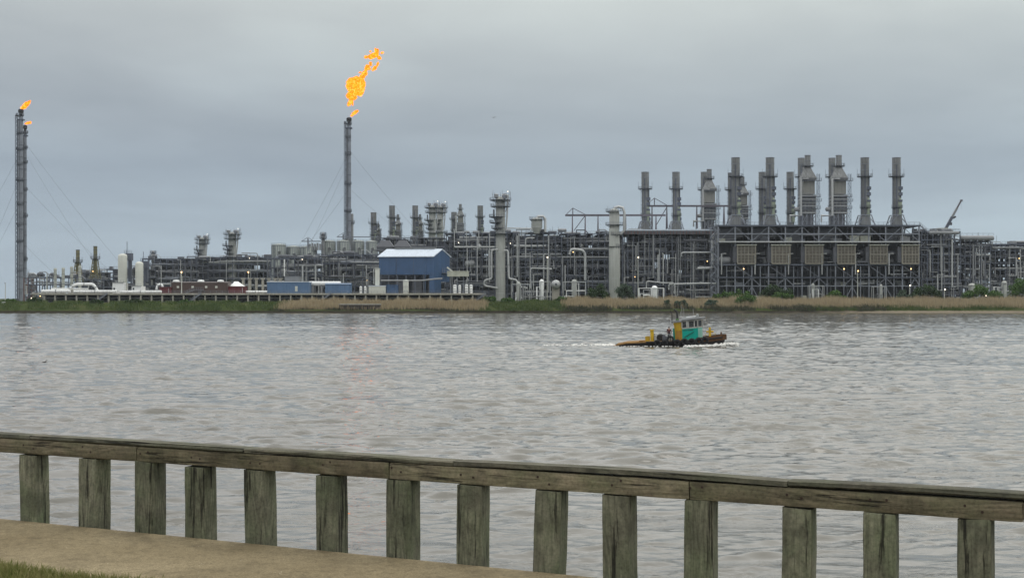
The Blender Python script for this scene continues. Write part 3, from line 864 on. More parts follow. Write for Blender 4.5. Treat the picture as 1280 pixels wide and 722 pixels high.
def turbine_stack(label, pxc, pytop, Y, wpx, pbase, pyplat, group, base_frame=True, shade=None, loc_only=False):
    x = wx(pxc, Y); r = wpx / F * Y / 2; zt = wz(pytop, Y); zp = wz(pyplat, Y); zb = wz(pbase, Y); y = Y
    m = shade or STACKM
    root = thing('exhaust_stack', label, 'stack', (x, y, zb - 6), group)
    # shaft with an open mouth
    s = MB().lathe(x, y, [(r * .9, zb - 6), (r * .9, zp - .5), (r, zp + .4), (r, zt), (r - .14, zt), (r - .14, zt - 4)], 20, False)
    sh = s.build('shaft', m, root, True)
    MB().lathe(x, y, [(r - .15, zt - 2.2), (.02, zt - 2.2)], 20, False).build('silencer_core', BLACK, sh)
    h = zt - zp
    bands(x, y, r, [zp + h * .32, zp + h * .66, zt - .15], sh)
    bands(x, y, r * .9, [zb + (zp - zb) * f for f in (.12, .35, .55, .78)], sh)
    ring_platform(x, y, zp, r + .02, r + 1.7, root)
    # side duct on the right of the lower shaft
    b = MB(); zc = zb + (zp - zb) * .48
    b.lathe(x + r * .62, y - r * .45, [(r * .5, zb + 2), (r * .6, zb + 3), (r * .6, zc), (r * .3, zc + 1.8), (.05, zc + 2.0)], 10, True)
    b.build('side_duct', DUCTG, root, True)
    MB().box(x + r * .25, x + r * 1.15, y - r * 1.1, y - r * .4, zc - .2, zc + .8).build('expansion_joint', STEEL, root)
    hz_ = zp - zb
    for f_, w_ in ((.24, 1.35), (.72, 1.28), (.60, 1.22)):
        MB().box(x + r * .2, x + r * w_, y - r * .95, y + r * .2, zb + hz_ * f_, zb + hz_ * f_ + 1.5).build('instrument_box', STEEL, root)
    ring_platform(x, y, zb + hz_ * .36, r * .92, r * 1.45, root, 200, 400)
    MB().box(x - r * .35, x - r * .1, y - r * 1.08, y - r * .9, zb, zp + h * .6).build('cable_tray', STEEL, root)
    MB().box(x + r * .9, x + r * 1.08, y - r * .3, y + r * .1, zb, zp).build('cable_tray', STEEL, root)
    ladder(x - r * .9 - .3, y - r * .7, zb, zp, root)
    if base_frame:
        f = MB(); zu = zb + 4.6; w0, w1 = r * 2.0, r * 1.25
        for sx in (-1, 1):
            for sy in (-1, 1):
                f.bar((x + sx * w0, y + sy * w0, zb - 1), (x + sx * w1, y + sy * w1, zu), .38)
            f.bar((x + sx * w0, y - w0, zb), (x + sx * w1, y + w1, zu), .2)
        for sy in (-1, 1):
            f.bar((x - w1, y + sy * w1, zu), (x + w1, y + sy * w1, zu), .4)
            f.bar((x - w0, y + sy * w0, zb), (x, y + sy * w1, zu), .2); f.bar((x + w0, y + sy * w0, zb), (x, y + sy * w1, zu), .2)
        f.build('base_frame', STEEL2, root)
        MB().prism([(x - w0 * .75, y - w0 * .6, zb - 6), (x + w0 * .75, y - w0 * .6, zb - 6), (x + r * .95, y - w0 * .6, zu - .6), (x - r * .95, y - w0 * .6, zu - .6)], (0, w0 * 1.2, 0)).build('transition_duct', STACKM, root)
    for sx in (-1, 1):
        MB().bar((x + sx * (r + 1.6), y, zp + 1), (x + sx * (r + 1.6), y, zp + 3.6), .09).build('lightning_rod', STEEL, root)
    return root

def heat_recovery_unit(label, pxc, pyt, Y, group, sc=1.0, shade=None):
    """boxy heat recovery unit under a cone and a slim stack, stair tower at its right"""
    px = lambda dx: wx(pxc + dx * sc, Y)
    z = lambda dy: wz(pyt + dy * sc, Y)
    x = px(0); u = sc * Y / F; y = Y
    root = thing('heat_recovery_unit', label, 'waste heat unit', (x, y, z(92)), group)
    m = shade or STACKT
    st = MB().lathe(x, y, [(3.6 * u, z(15)), (3.6 * u, z(0)), (3.2 * u, z(0)), (3.2 * u, z(4))], 18, False).build('slim_stack', STACKM, root, True)
    MB().lathe(x, y, [(3.25 * u, z(3.5)), (.02, z(3.5))], 18, False).build('stack_core', BLACK, st)
    bands(x, y, 3.6 * u, [z(.4), z(7), z(14)], st)
    p = ring_platform(x, y, z(13.5), 3.7 * u, 7.5 * u, root)
    # cone (square to round)
    b = MB(); n = 16; k0 = b._ring(Vector((x, y, z(14.5))), Vector((1, 0, 0)), Vector((0, 1, 0)), 3.7 * u, n)
    for i in range(n):
        a = 2 * math.pi * i / n; c, s = math.cos(a), math.sin(a); q = 1 / max(abs(c), abs(s))
        b.v.append((x + c * q * 9.2 * u, y + s * q * 9.2 * u, z(29)))
    for i in range(n):
        j = (i + 1) % n; b.f.append((k0 + i, k0 + n + i, k0 + n + j, k0 + j))
    b.build('cone_hood', STACKM, root)
    MB().box(x - 6.5 * u, x + 7.5 * u, y - 6.5 * u, y + 6.5 * u, z(49), z(29)).build('upper_casing', m, root)
    MB().box(x - 9 * u, x + 9.6 * u, y - 8 * u, y + 8 * u, z(31.5), z(29.2)).build('casing_cap', STACKM, root)
    MB().box(x - 8.5 * u, x + 8.5 * u, y - 8 * u, y + 8 * u, z(74), z(50)).build('lower_casing', STACKM, root)
    rb = MB()
    for k in range(6): rb.box(x - 9.3 * u, x + 9.5 * u, y - 8.8 * u, y + 8.6 * u, z(51.8 + k * 4.2), z(50.8 + k * 4.2))
    rb.build('coil_header', LPIPE, root)
    cb = MB()
    for k in range(4):
        cb.box(x - 8.2 * u + k * 4.6 * u, x - 5.8 * u + k * 4.6 * u, y - 8.7 * u, y - 8.02 * u, z(73), z(55 + (k % 2) * 3))
    cb.build('access_panel', DPIPE, root)
    for k, dz in enumerate((32.5, 52.5, 58, 67)):
        w0, w1 = (-9.8, 15) if k in (0, 2) else (-12 if k == 3 else -9.8, 14)
        pl = MB().box(x + w0 * u, x + w1 * u, y - 10.5 * u, y - 8.1 * u, z(dz + .5), z(dz)).build('platform', STEEL, root)
        MB().rail([(x + w0 * u, y - 10.4 * u, z(dz)), (x + w1 * u, y - 10.4 * u, z(dz)), (x + w1 * u, y - 8.2 * u, z(dz))], 1.2, .09, 2.4).build('railing', STEEL2, pl)
    # stair tower
    t = MB()
    for sx in (10, 12.8):
        for sy in (-9.9, -5): t.bar((x + sx * u, y + sy * u, z(92)), (x + sx * u, y + sy * u, z(24)), .14)
    zz = 31.0; s_ = 0
    while zz < 88:
        a, c = (10, 12.8) if s_ % 2 == 0 else (12.8, 10)
        t.bar((x + a * u, y - 7.5 * u, z(zz + 5)), (x + c * u, y - 7.5 * u, z(zz)), .13); t.bar((x + 10 * u, y - 9.9 * u, z(zz)), (x + 12.8 * u, y - 9.9 * u, z(zz)), .12)
        zz += 5; s_ += 1
    t.build('stair_tower', STEEL, root)
    # downcomer pipe on the left and legs below
    MB().path([(x - 1 * u, y - 9.5 * u, z(30.4)), (x - 10.5 * u, y - 9.5 * u, z(30.4)), (x - 10.5 * u, y - 9.5 * u, z(76)), (x - 24 * u, y - 9.5 * u, z(76)), (x - 24 * u, y - 9.5 * u, z(84))], .42, 8).build('downcomer_pipe', LPIPE, root, True)
    f = MB()
    for sx in (-8, -2.6, 2.6, 8):
        for sy in (-7.5, 7.5): f.bar((x + sx * u, y + sy * u, z(92)), (x + sx * u, y + sy * u, z(73.5)), .42)
    for a in (-8, 2.6):
        f.bar((x + a * u, y - 7.5 * u, z(86)), (x + (a + 5.4) * u, y - 7.5 * u, z(75)), .25); f.bar((x + (a + 5.4) * u, y - 7.5 * u, z(86)), (x + a * u, y - 7.5 * u, z(75)), .25)
    f.build('support_frame', STEEL2, root)
    MB().box(x - 6 * u, x + 6 * u, y - 6 * u, y + 6 * u, z(91), z(75)).build('inlet_duct', DPIPE, root)
    MB().drum(px(-17), px(-11), y - 6 * u, z(68), 2.6 * u).build('steam_drum', MPIPE, root, True)
    for dx in (-8, 14.5): MB().bar((px(dx), y, z(32)), (px(dx), y, z(24)), .1).build('lightning_rod', STEEL, root)
    return root

# ---- the compressor deck with its six bays
G_STK = 'tall grey exhaust stacks along the skyline'
def compressor_deck():
    Y = 600.0
    root = thing('compressor_deck', 'long dark steel compressor structure carrying the tallest row of stacks', 'compressor building', (wx(1026, Y), Y + 20, GZ))
    xs = [wx(898 + 10.45 * i, Y) for i in range(25)]
    dep = 46.0; ys = [Y, Y + 9, Y + 22, Y + dep]
    zt, zl, zf, z2, z3 = wz(281, Y), wz(301.5, Y), wz(330, Y), wz(346, Y), wz(357, Y)
    c0 = None
    for j, y in enumerate(ys[:3]):
        for i in range(0, 25, 1 if j == 0 else 2):
            top = zl if (i % 2 and j == 0) else zt
            if i % 2 == 0:
                if c0 is None:
                    c0 = MB().box(xs[i] - .27, xs[i] + .27, y - .27, y + .27, GZ - 1, zt - .5).build('column', STEEL2, root); org = (xs[i], y)
                else: copy_part(c0, root, (xs[i] - org[0], y - org[1], 0))
    c1 = None
    for i in range(1, 25, 2):
        if c1 is None:
            c1 = MB().box(xs[i] - .18, xs[i] + .18, Y - .18, Y + .18, GZ - 1, zf).build('post', STEEL2, root); org1 = xs[i]
        else: copy_part(c1, root, (xs[i] - org1, 0, 0))
    def deck(nm, z, th, m, y0=ys[0] - .6, y1=ys[-1], ext=.5):
        MB().box(xs[0] - ext, xs[-1] + ext, y0, y1, z - th, z).build(nm, m, root)
    deck('upper_deck', zt, .7, STEEL)
    deck('roof_plate', zl, .55, LPIPE, ys[0] - 1.6, ys[-1], .1)
    deck('filter_floor', zf, .6, STEEL)
    deck('lower_floor', z2, .5, STEEL)
    MB().box(xs[0], xs[-1], Y - .3, Y + .1, z3 - .35, z3 + .05).build('ground_beam', STEEL2, root)
    MB().box(xs[0], xs[-1], Y - .25, Y + .15, wz(292, Y) - .3, wz(292, Y) + .2).build('deck_beam', STEEL2, root)
    MB().rail([(xs[0], Y - .5, zt), (xs[-1], Y - .5, zt)], 1.3, .1, 2.4).build('railing', STEEL2, root)
    r = random.Random(31)
    for b in range(6):
        i = 1 + 4 * b
        xa, xb, xc = xs[i], xs[i + 2] if i + 2 < 25 else xs[-1], xs[min(i + 4, 24)]
        # chevrons under the lower floor
        q = MB(); a0, a1 = xs[min(4 * b + 3, 24)], xs[min(4 * b + 5, 24)] if 4 * b + 5 < 25 else xs[24]
        m_ = (a0 + a1) / 2
        q.bar((a0, Y - .05, z3), (m_, Y - .05, z2 - .4), .3); q.bar((a1, Y - .05, z3), (m_, Y - .05, z2 - .4), .3)
        q.bar((a0, Y - .05, GZ), (m_, Y - .05, z3 - .3), .3); q.bar((a1, Y - .05, GZ), (m_, Y - .05, z3 - .3), .3)
        q.build('chevron_brace', STEEL2, root)
        d = MB(); d.bar((xs[4 * b + 2], Y + .3, zf - .6), (xs[4 * b + 4], Y + .3, z2), .25); d.build('diagonal_brace', STEEL2, root)
        # knee braces under the roof plate
        k = MB()
        for sx in (-1, 1): k.bar((xs[4 * b + 4], Y - .1, zl - 3.2), (xs[4 * b + 4] + sx * 2.6, Y - .1, zl - .5), .24)
        k.build('knee_brace', STEEL2, root)
        # truss of the upper deck
        t = MB(); t.bar((xs[4 * b], Y + .2, zl), (xs[4 * b + 2], Y + .2, zt - .7), .26); t.bar((xs[4 * b + 4], Y + .2, zl), (xs[4 * b + 2], Y + .2, zt - .7), .26)
        t.build('truss_brace', STEEL2, root)
        # white drain pipe at the left of each filter house
        xp = xs[4 * b + 1] - 2.6
        MB().path([(xp + 2.2, Y - .9, wz(317, Y)), (xp, Y - .9, wz(317, Y)), (xp, Y - .9, wz(343, Y))], .26, 8).build('drain_pipe', LPIPE, root, True)
        # machines on the floors
        for _ in range(4):
            xx = r.uniform(xs[4 * b], xs[4 * b + 3]); yy = r.uniform(Y + 3, Y + 9); rr = r.uniform(.8, 1.7)
            MB().drum(xx, xx + r.uniform(3, 7), yy, zf + rr + .2 + r.choice((0, 4)), rr).build('drum', r.choice((MPIPE, DPIPE, LPIPE)), root, True)
        for _ in range(4):
            xx = r.uniform(xs[4 * b], xs[4 * b + 3]); yy = r.uniform(Y + 1, Y + 7); z0 = r.choice((z2, z3, GZ, zl, zl))
            MB().box(xx, xx + r.uniform(1.5, 5), yy, yy + 3, z0 + .02, z0 + r.uniform(1.2, 3.0)).build('machine_or_infill_box', r.choice((MPIPE, DPIPE, STEEL2, BEIGE)), root)
        for _ in range(7):
            z0 = r.choice((zl + 1.2, zl + 3, zf + 1, zf + 3, z2 + 1.2, z2 + 3, z3 + 1, z3 + 2)); xx = r.uniform(xs[4 * b], xs[4 * b + 2]); yy = r.uniform(Y - .4, Y + 4)
            pts = [(xx, yy, z0), (xx + r.uniform(3, 11), yy, z0)]
            if r.random() < .6: pts.append((pts[-1][0], yy, z0 + r.choice((-2, 2))))
            MB().path(pts, r.choice((.12, .17, .24, .34)), 6).build('pipe', r.choice((MPIPE, DPIPE, LPIPE, DPIPE)), root, True)
        if b in (0, 3, 5):
            MB().lathe(xs[4 * b + 3], Y - .5, [(.05, z2 + 4), (.22, z2 + 3.9), (.25, z2 + 3.7), (.05, z2 + 3.5)], 8).build('lamp', LAMP, root, True)
    # dark clad boxes added behind the first rows to block sky light
    for b in range(6):
        xa, xb = xs[4 * b] + .5, xs[4 * b + 4] - .5
        MB().box(xa, xb, Y + 16, Y + 40, GZ, z2 - .6).build('lower_sky_block', CLAD, root)
        MB().box(xa - .4, xb + .4, Y + 20, Y + 40, z2 + .02, zf - .62).build('middle_sky_block', CLAD, root)
        MB().box(xa, xb, Y + 12, Y + 40, zf + .02, zl - .6).build('upper_sky_block', CLAD, root)
        MB().box(xa + 1, xa + 8, Y + 6, Y + 30, zl + .02, zt - 1.4).build('exhaust_plenum', DPIPE, root)
    MB().box(xs[0], xs[-1] + .3, Y + 41, Y + 41.4, GZ, zt - .8).build('rear_sky_screen', CLAD, root)  # dark sheet added along the back to close sky gaps
    MB().box(xs[-1] - 1.2, xs[-1] + .2, Y + 12.5, Y + 40.5, GZ, zl - .7).build('end_sky_screen', CLAD, root)  # dark slab added at the right end against sky gaps
    s = MB(); s.bar((xs[-1], Y - .3, zt), (xs[-1] + 4.6, Y - .3, wz(291, Y)), .5); s.rail([(xs[-1], Y - .5, zt), (xs[-1] + 4.6, Y - .5, wz(291, Y))], 1.3, .1, 1.5)
    s.build('end_stair', STEEL2, root)
    # zigzag stair tower at the left end
    t = MB(); x0, x1 = xs[0] - 3.8, xs[0] - .8
    for xx in (x0, x1):
        for yy in (Y - 2.5, Y + 1): t.bar((xx, yy, GZ), (xx, yy, zt), .24)
    z = GZ; k = 0
    while z + 3 < zt:
        a, c = (x0, x1) if k % 2 == 0 else (x1, x0)
        t.bar((a, Y - 1, z), (c, Y - 1, z + 3), .7); t.box(x0, x1, Y - 2.4, Y - 1.4, z + 2.9, z + 3.05)
        t.bar((a, Y - 2.4, z + 3), (c, Y - 2.4, z + 6 if z + 6 < zt else zt), .12)
        z += 3; k += 1
    t.build('stair_tower', STEEL2, root)
    return root
compressor_deck()

def filter_house(label, p0, p1, i):
    Y = 600.0 - 1.4; x0, x1 = wx(p0, Y), wx(p1, Y); z0, z1 = wz(329.3, Y), wz(306.5, Y)
    root = thing('filter_house', label, 'air filter house', ((x0 + x1) / 2, Y + 5, z0), 'six beige air filter houses under the stacks')
    MB().box(x0 + .2, x1 - .2, Y + .5, Y + 11, z0, z1 - .1).build('casing', FILTD, root)
    MB().box(x0 - 1.9, x0 + .15, Y + .9, Y + 10.5, z0 + .5, z1 - .6).build('side_duct', DPIPE, root)
    f = MB(); n = 5
    for k in range(n + 1):
        x = lerp(x0, x1, k / n); w = .16 if 0 < k < n else .26
        f.box(x - w, x + w, Y - .02, Y + .5, z0, z1)
    for k in range(7):
        z = lerp(z0, z1, k / 6); w = .11 if k % 3 else .27
        f.box(x0, x1, Y - .08, Y + .42, z - w, z + w)
    f.build('frame', FILTER, root)
    MB().box(x0 + .05, x1 - .05, Y + .32, Y + .44, z0 + .1, z1 - .1).build('filter_panel', FILTD, root)
    MB().box(x0 - .5, x1 + .6, Y - .6, Y + 3, z1 + .02, z1 + .3).build('rain_hood', BEIGE, root)
fh = [(922, 944.5, 'beige gridded filter house nearest the zigzag stair tower, leftmost of the six'), (965, 987.5, 'beige gridded filter house second from the left of the six'),
      (1007, 1028.5, 'beige gridded filter house third from the left, under the wide heat recovery tower'), (1047.5, 1069, 'beige gridded filter house fourth from the left of the six'),
      (1088, 1109, 'beige gridded filter house fifth from the left, under a plain stack'), (1128, 1148.5, 'beige gridded filter house at the right end of the six')]
for i, (a, b_, lb) in enumerate(fh): filter_house(lb, a, b_, i)

turbine_stack('tall grey stack nearest the right end of the compressor structure', 1120.5, 197, 612, 10.4, 281, 220.5, G_STK)
turbine_stack('tall grey stack second from the right end of the compressor structure', 1081, 197, 612, 10.4, 281, 220.5, G_STK)
turbine_stack('tall grey stack standing just in front of a shorter stack, with no cone topped unit', 962.5, 197, 612, 10.6, 281, 220.5, G_STK)
turbine_stack('tall grey stack above the leftmost filter house, hiding half a cone topped unit', 919.5, 197, 612, 10.6, 281, 220.5, G_STK)
turbine_stack('tall stack mostly hidden behind the left one of the two wide cone topped units', 1001.5, 197.5, 650, 8.4, 281, 221, G_STK, False)
turbine_stack('tall stack mostly hidden behind the right one of the two wide cone topped units', 1040, 197.5, 650, 8.4, 281, 221, G_STK, False)
turbine_stack('medium height stack just left of the taller stack that overlaps it', 952.8, 215, 680, 9.0, 283, 236, G_STK, False)
turbine_stack('medium height stack alone left of the wide cone topped unit', 987.7, 215, 680, 9.0, 283, 236, G_STK, False)
turbine_stack('medium stack hidden partly by the cone topped unit beside the crane beam', 880, 215, 680, 8, 283, 237, G_STK, False)
turbine_stack('medium stack crossed by the long purple crane beam, right of the first', 845, 215, 660, 9.4, 288, 236, G_STK, True)
turbine_stack('medium stack right of the pale column with the bent pipe, first of its row', 806.5, 215, 660, 9.4, 288, 236, G_STK, True)
turbine_stack('medium stack hidden close behind the left tall stack', 913.5, 216, 690, 7.5, 283, 237, G_STK, False)
G_HR = 'heat recovery units with cone tops and stair towers'
heat_recovery_unit('wide cone topped heat recovery unit, right one of the front pair', 1048.5, 194, 616, G_HR)
heat_recovery_unit('wide cone topped heat recovery unit, left one of the front pair', 1009.5, 194, 616, G_HR)
heat_recovery_unit('shorter cone topped heat recovery unit in front of the crane beam', 886.5, 211.5, 672, G_HR, .86)
heat_recovery_unit('cone topped heat recovery unit half hidden behind the left tall stack', 928, 221, 676, G_HR, .72)

# ---- racks of the right half
rack('pipe_rack', 'open steel stair and pipe rack right of the filter houses', 1152, 1200, 289, 601, 24, 7, 9, 41, pipes=34, vpipes=14, braces=12, equip=8, walls=1.1)
rack('pipe_rack', 'steel rack under the mobile crane boom, topped by long grey ducts', 1200, 1238, 301, 605, 24, 6, 8, 42, pipes=34, vpipes=10, braces=8, equip=8, walls=.85)
rack('pipe_rack', 'see through open lattice rack at the right edge of the photo', 1238, 1330, 304.5, 610, 22, 15, 9, 43, pipes=70, vpipes=34, braces=10, equip=22, walls=.42, fill=.5)
rack('pipe_rack', 'dark cross braced rack under the long white roof line', 778, 832, 291, 618, 34, 8, 8, 44, pipes=34, vpipes=12, braces=16, equip=10, walls=.95)
rack('pipe_rack', 'dark rack with many thin pipes left of the zigzag stair tower', 832, 897, 291, 618, 34, 8, 8, 45, pipes=40, vpipes=26, braces=10, equip=10, walls=.95)
rack('pipe_rack', 'dense dark rack left of the pale column with the bent pipe', 702, 779, 291.5, 625, 34, 10, 8, 46, pipes=44, vpipes=14, braces=8, equip=12, walls=.97)
rack('pipe_rack', 'dense dark rack between the platform topped column and the round drum end', 634, 702, 290, 630, 34, 9, 8, 47, pipes=46, vpipes=20, braces=8, equip=12, walls=.97)
rack('pipe_rack', 'dense dark rack between the blue building and the platform topped column', 556, 634, 291, 640, 36, 10, 8, 48, pipes=46, vpipes=16, braces=6, equip=12, walls=.97)
rack('pipe_rack', 'dark rack rising behind the roof of the blue building', 470, 556, 297, 705, 36, 10, 7, 49, pipes=36, vpipes=10, braces=6, equip=10, walls=.95)
rack('pipe_rack', 'rack in front of the ribbed green tanks', 334, 402, 322, 640, 20, 8, 5, 50, pipes=34, vpipes=12, braces=6, equip=8, walls=.45, fill=.3)
rack('pipe_rack', 'rack with white uprights between the tanks and the blue building', 402, 474, 318, 645, 22, 7, 6, 51, pipes=40, vpipes=14, braces=6, equip=9, walls=.8, fill=.35)
rack('pipe_rack', 'hazy rack around the two distant platform topped columns', 244, 345, 321, 820, 30, 13, 6, 52, pipes=44, vpipes=10, braces=6, equip=12, walls=.95)
rack('pipe_rack', 'hazy rack behind the brown building left of the distant columns', 178, 246, 323, 790, 30, 9, 6, 53, pipes=40, vpipes=18, braces=6, equip=12, walls=.95)
rack('pipe_rack', 'low hazy rack behind the two cream vessels', 126, 180, 336, 760, 24, 7, 4, 54, pipes=28, vpipes=14, braces=4, equip=12, walls=.85)
rack('pipe_rack', 'open braced rack beside the feet of the twin flare stacks', 36, 96, 346, 610, 14, 6, 3, 55, rows=2, pipes=14, vpipes=6, braces=8, equip=4, walls=0.08, fill=.3)
rack('pipe_rack', 'low rack under the olive stacks', 90, 130, 340, 740, 18, 5, 4, 56, pipes=20, vpipes=8, braces=4, equip=8, walls=.8)
rack('pipe_rack', 'narrow red brown rack at the foot of the flare stacks', 30, 40, 347, 640, 6, 2, 4, 57, rows=2, pipes=8, vpipes=6, braces=2, equip=3, walls=.4, steel=RUSTP)

# roof line and long ducts
def long_roof(label, p0, p1, pyt, pyb, Y, dep, m=ROOFW):
    root = thing('long_roof', label, 'roof', (wx((p0 + p1) / 2, Y), Y, wz(pyb, Y)))
    MB().box(wx(p0, Y), wx(p1, Y), Y, Y + dep, wz(pyt + 1.6, Y), wz(pyt, Y)).build('roof_sheet', m, root)
    MB().box(wx(p0, Y) + .2, wx(p1, Y) - .2, Y + .3, Y + dep - .3, wz(pyb, Y), wz(pyt + 1.6, Y) - .01).build('cooler_plenum', DPIPE, root)
    b = MB(); n = int((p1 - p0) / 4)
    for i in range(n + 1):
        x = lerp(wx(p0, Y), wx(p1, Y), i / n); b.box(x - .12, x + .12, Y - .05, Y + .28, wz(pyb, Y), wz(pyt + 1.65, Y) - .02)
    b.build('plenum_rib', RUSTP, root)
    return root
long_roof('long white roof line with a brown plenum under the medium stacks', 781, 895, 286.6, 292.5, 616, 30)
def duct_pair(label, p0, p1, py, rpx, Y):
    root = thing('round_duct', label, 'duct', (wx((p0 + p1) / 2, Y), Y, wz(py + rpx, Y)), 'long round ducts on the right hand racks')
    r = rpx / F * Y
    MB().drum(wx(p0, Y), wx(p1, Y), Y, wz(py, Y), r, 14).build('barrel', MPIPE, root, True)
    b = MB()
    for i in range(5):
        x = lerp(wx(p0, Y), wx(p1, Y), (i + .5) / 5); b.box(x - .3, x + .3, Y - r * .7, Y + r * .7, wz(py + rpx, Y) - .4, wz(py, Y) - r * .6)
    b.build('saddle', STEEL2, root)
    top = wz(py - rpx, Y)
    MB().rail([(wx(p0, Y), Y - r, top), (wx(p1, Y), Y - r, top)], 1.1, .08, 2.5).build('railing', STEEL2, root)
duct_pair('long round grey duct under the mobile crane', 1162, 1198, 291, 2.2, 600)
duct_pair('long round grey duct ending right of the mobile crane', 1201, 1241, 297.5, 3.2, 604)

# ---- crane beams
def beam_frame(label, p0, p1, py, pk, Y, legs, pyb, diag):
    root = thing('gantry_beam', label, 'gantry', (wx((p0 + p1) / 2, Y), Y, wz(pyb, Y)), 'purple grey maintenance gantries')
    z = wz(py, Y)
    MB().box(wx(p0, Y), wx(p1, Y), Y - .3, Y + .3, z - .55, z + .4).build('beam', PURP, root)
    for q in legs:
        for dy in (-2.5, 2.5): MB().bar((wx(q, Y), Y + dy, wz(pyb, Y)), (wx(q, Y), Y, z - .5), .5).build('leg', PURP, root)
    b = MB(); kx = wx(pk[0], Y); kz = wz(pk[1], Y)
    b.bar((kx, Y, z), (kx, Y, kz), .45); b.bar((wx(p0 + .5, Y), Y, z), (kx, Y, kz), .28); b.bar((wx(pk[0] + 17, Y), Y, z), (kx, Y, kz), .28)
    b.build('king_post', PURP, root)
    MB().bar((wx(diag[0], Y), Y, wz(diag[1], Y)), (wx(diag[2], Y), Y, wz(diag[3], Y)), .38).build('diagonal', PURP, root)
beam_frame('long purple grey gantry beam passing behind the pale column', 706.5, 832, 268.8, (716, 260), 634, (715.5, 731.5, 747.5, 782, 820), 292, (717.5, 288, 731, 270))
beam_frame('long purple grey gantry beam between the medium stacks', 806, 920, 257.2, (818, 247.5), 668, (815, 833.5, 871, 905), 286, (820, 282, 834, 258))

# ---- pale process columns
def process_column(label, pxc, pyt, Y, wpx, group, top='platforms', pyb=368.0, shade=None, sc=1.0):
    x = wx(pxc, Y); r = wpx / F * Y / 2; zt = wz(pyt, Y); u = Y / F * sc
    root = thing('process_column', label, 'process column', (x, Y, GZ), group)
    m = shade or PALE
    if top == 'platforms':
        zb = zt - 8 * u
        sh = MB().lathe(x, Y, [(r * 1.02, GZ), (r * 1.02, zt - 52 * u), (r, zt - 50 * u), (r, zb), (r * .8, zb + 1.5 * u), (r * .3, zb + 2.4 * u), (.05, zb + 2.6 * u)], 22).build('shell', m, root, True)
        bands(x, Y, r, [GZ + 4, zt - 52 * u, zt - 75 * u, zt - 98 * u], sh, LPIPE)
        # cluster of platforms and gear at the head
        for dz, ro, a0, a1 in ((10, 1.9, 0, 360), (18, 1.7, 0, 360), (31, 2.0, 120, 300), (38, 1.9, 130, 280), (45, 1.5, 90, 300), (47 + 5, 1.8, 0, 360)):
            ring_platform(x, Y, zt - dz * u, r + .02, r * (ro + .45), root, a0, a1)
        f = MB()
        for a in range(0, 360, 45): f.bar((x + r * 1.5 * math.cos(R(a)), Y + r * 1.5 * math.sin(R(a)), zt - 18 * u), (x + r * 1.75 * math.cos(R(a)), Y + r * 1.75 * math.sin(R(a)), zt - 1.5 * u), .16)
        f.bar((x + r, Y - r, zt - 26 * u), (x + r * 2.1, Y - r, zt - 10 * u), .3); f.bar((x + r * 2.1, Y - r, zt - 18 * u), (x + r * 2.1, Y - r, zt), .25)
        f.build('head_frame', STEEL2, root)
        MB().lathe(x - r * .9, Y - r * .4, [(.05, zt - 8 * u), (r * .5, zt - 7 * u), (r * .5, zt - 3 * u), (.05, zt - 2 * u)], 10).build('relief_drum', MPIPE, root, True)
        MB().lathe(x + r * .9, Y - r * .3, [(.05, zt - 9 * u), (r * .55, zt - 8 * u), (r * .55, zt - 2.5 * u), (.05, zt - 1.5 * u)], 10).build('relief_drum', STEEL2, root, True)
        MB().path([(x + r * .3, Y - r * .5, zt - 4 * u), (x + r * 1.6, Y - r * .8, zt - 4 * u), (x + r * 1.45, Y - r * .8, zt - 30 * u), (x + r * 1.2, Y - r * .9, zt - 48 * u)], .4, 8).build('vent_pipe', LPIPE, root, True)
        MB().path([(x - r * 1.4, Y - r * .8, zt - 22 * u), (x - r * 1.4, Y - r * .8, zt - 31 * u), (x - r * .9, Y - r, zt - 38 * u), (x - r * 1.1, Y - r, zt - 48 * u)], .4, 8).build('vent_pipe', DPIPE, root, True)
        for a in (-1.6, .4, 2.0): MB().bar((x + r * a, Y, zt - 4 * u), (x + r * a, Y, zt + 2.6 * u), .09).build('lightning_rod', STEEL, root)
        MB().lathe(x + r * 1.6, Y - r, [(.05, zt + .6 * u), (.28, zt + .3 * u), (.05, zt)], 8).build('lamp', LAMPW, root, True)
    else:
        zc = zt - 4 * u
        sh = MB().lathe(x, Y, [(r * .72, GZ), (r * .72, GZ + 3.4), (r * 1.02, GZ + 5.0), (r * 1.02, zt - 46 * u), (r, zt - 45 * u), (r * .9, zt - 34 * u), (r * .9, zc), (r * .7, zc + 1.6), (.05, zc + 2.2)], 24).build('shell', m, root, True)
        bands(x, Y, r, [zt - 46 * u, zt - 86 * u, GZ + 6], sh, LPIPE)
        MB().box(x - r * .1 - r * .9, x + r * .1, Y - r * 1.25, Y - r * .6, zt - 46 * u, zt - 24 * u).build('valve_box', PALE, root)
        ring_platform(x, Y, zt - 2 * u, r * .9, r * 1.55, root, 60, 330)
        ring_platform(x, Y, zt - 19 * u, r * .92, r * 1.6, root)
        ring_platform(x, Y, zt - 31 * u, r * .92, r * 1.5, root, 150, 320)
        ring_platform(x, Y, zt - 46 * u, r, r * 1.2, root, 180, 360)
        MB().path([(x, Y, zc + 1.5), (x + r * .1, Y, zc + 2.3), (x + r * .7, Y - .3, zc + 2.9), (x + r * 1.45, Y - .5, zc + 2.4), (x + r * 1.75, Y - .6, zc + .4), (x + r * 1.75, Y - .6, zt - 26 * u), (x + r * 1.0, Y - .6, zt - 31 * u)], .62, 10).build('gooseneck_pipe', LPIPE, root, True)
        for a in (-1.2, -.2, 1.2): MB().bar((x + r * a, Y, zt - 2 * u), (x + r * a, Y, zt + 5 * u), .09).build('lightning_rod', STEEL, root)
    ladder(x - r - .35, Y - r * .2, GZ + 2, zt - 46 * u, root)
    return root
G_COL = 'pale process columns with platforms round the top'
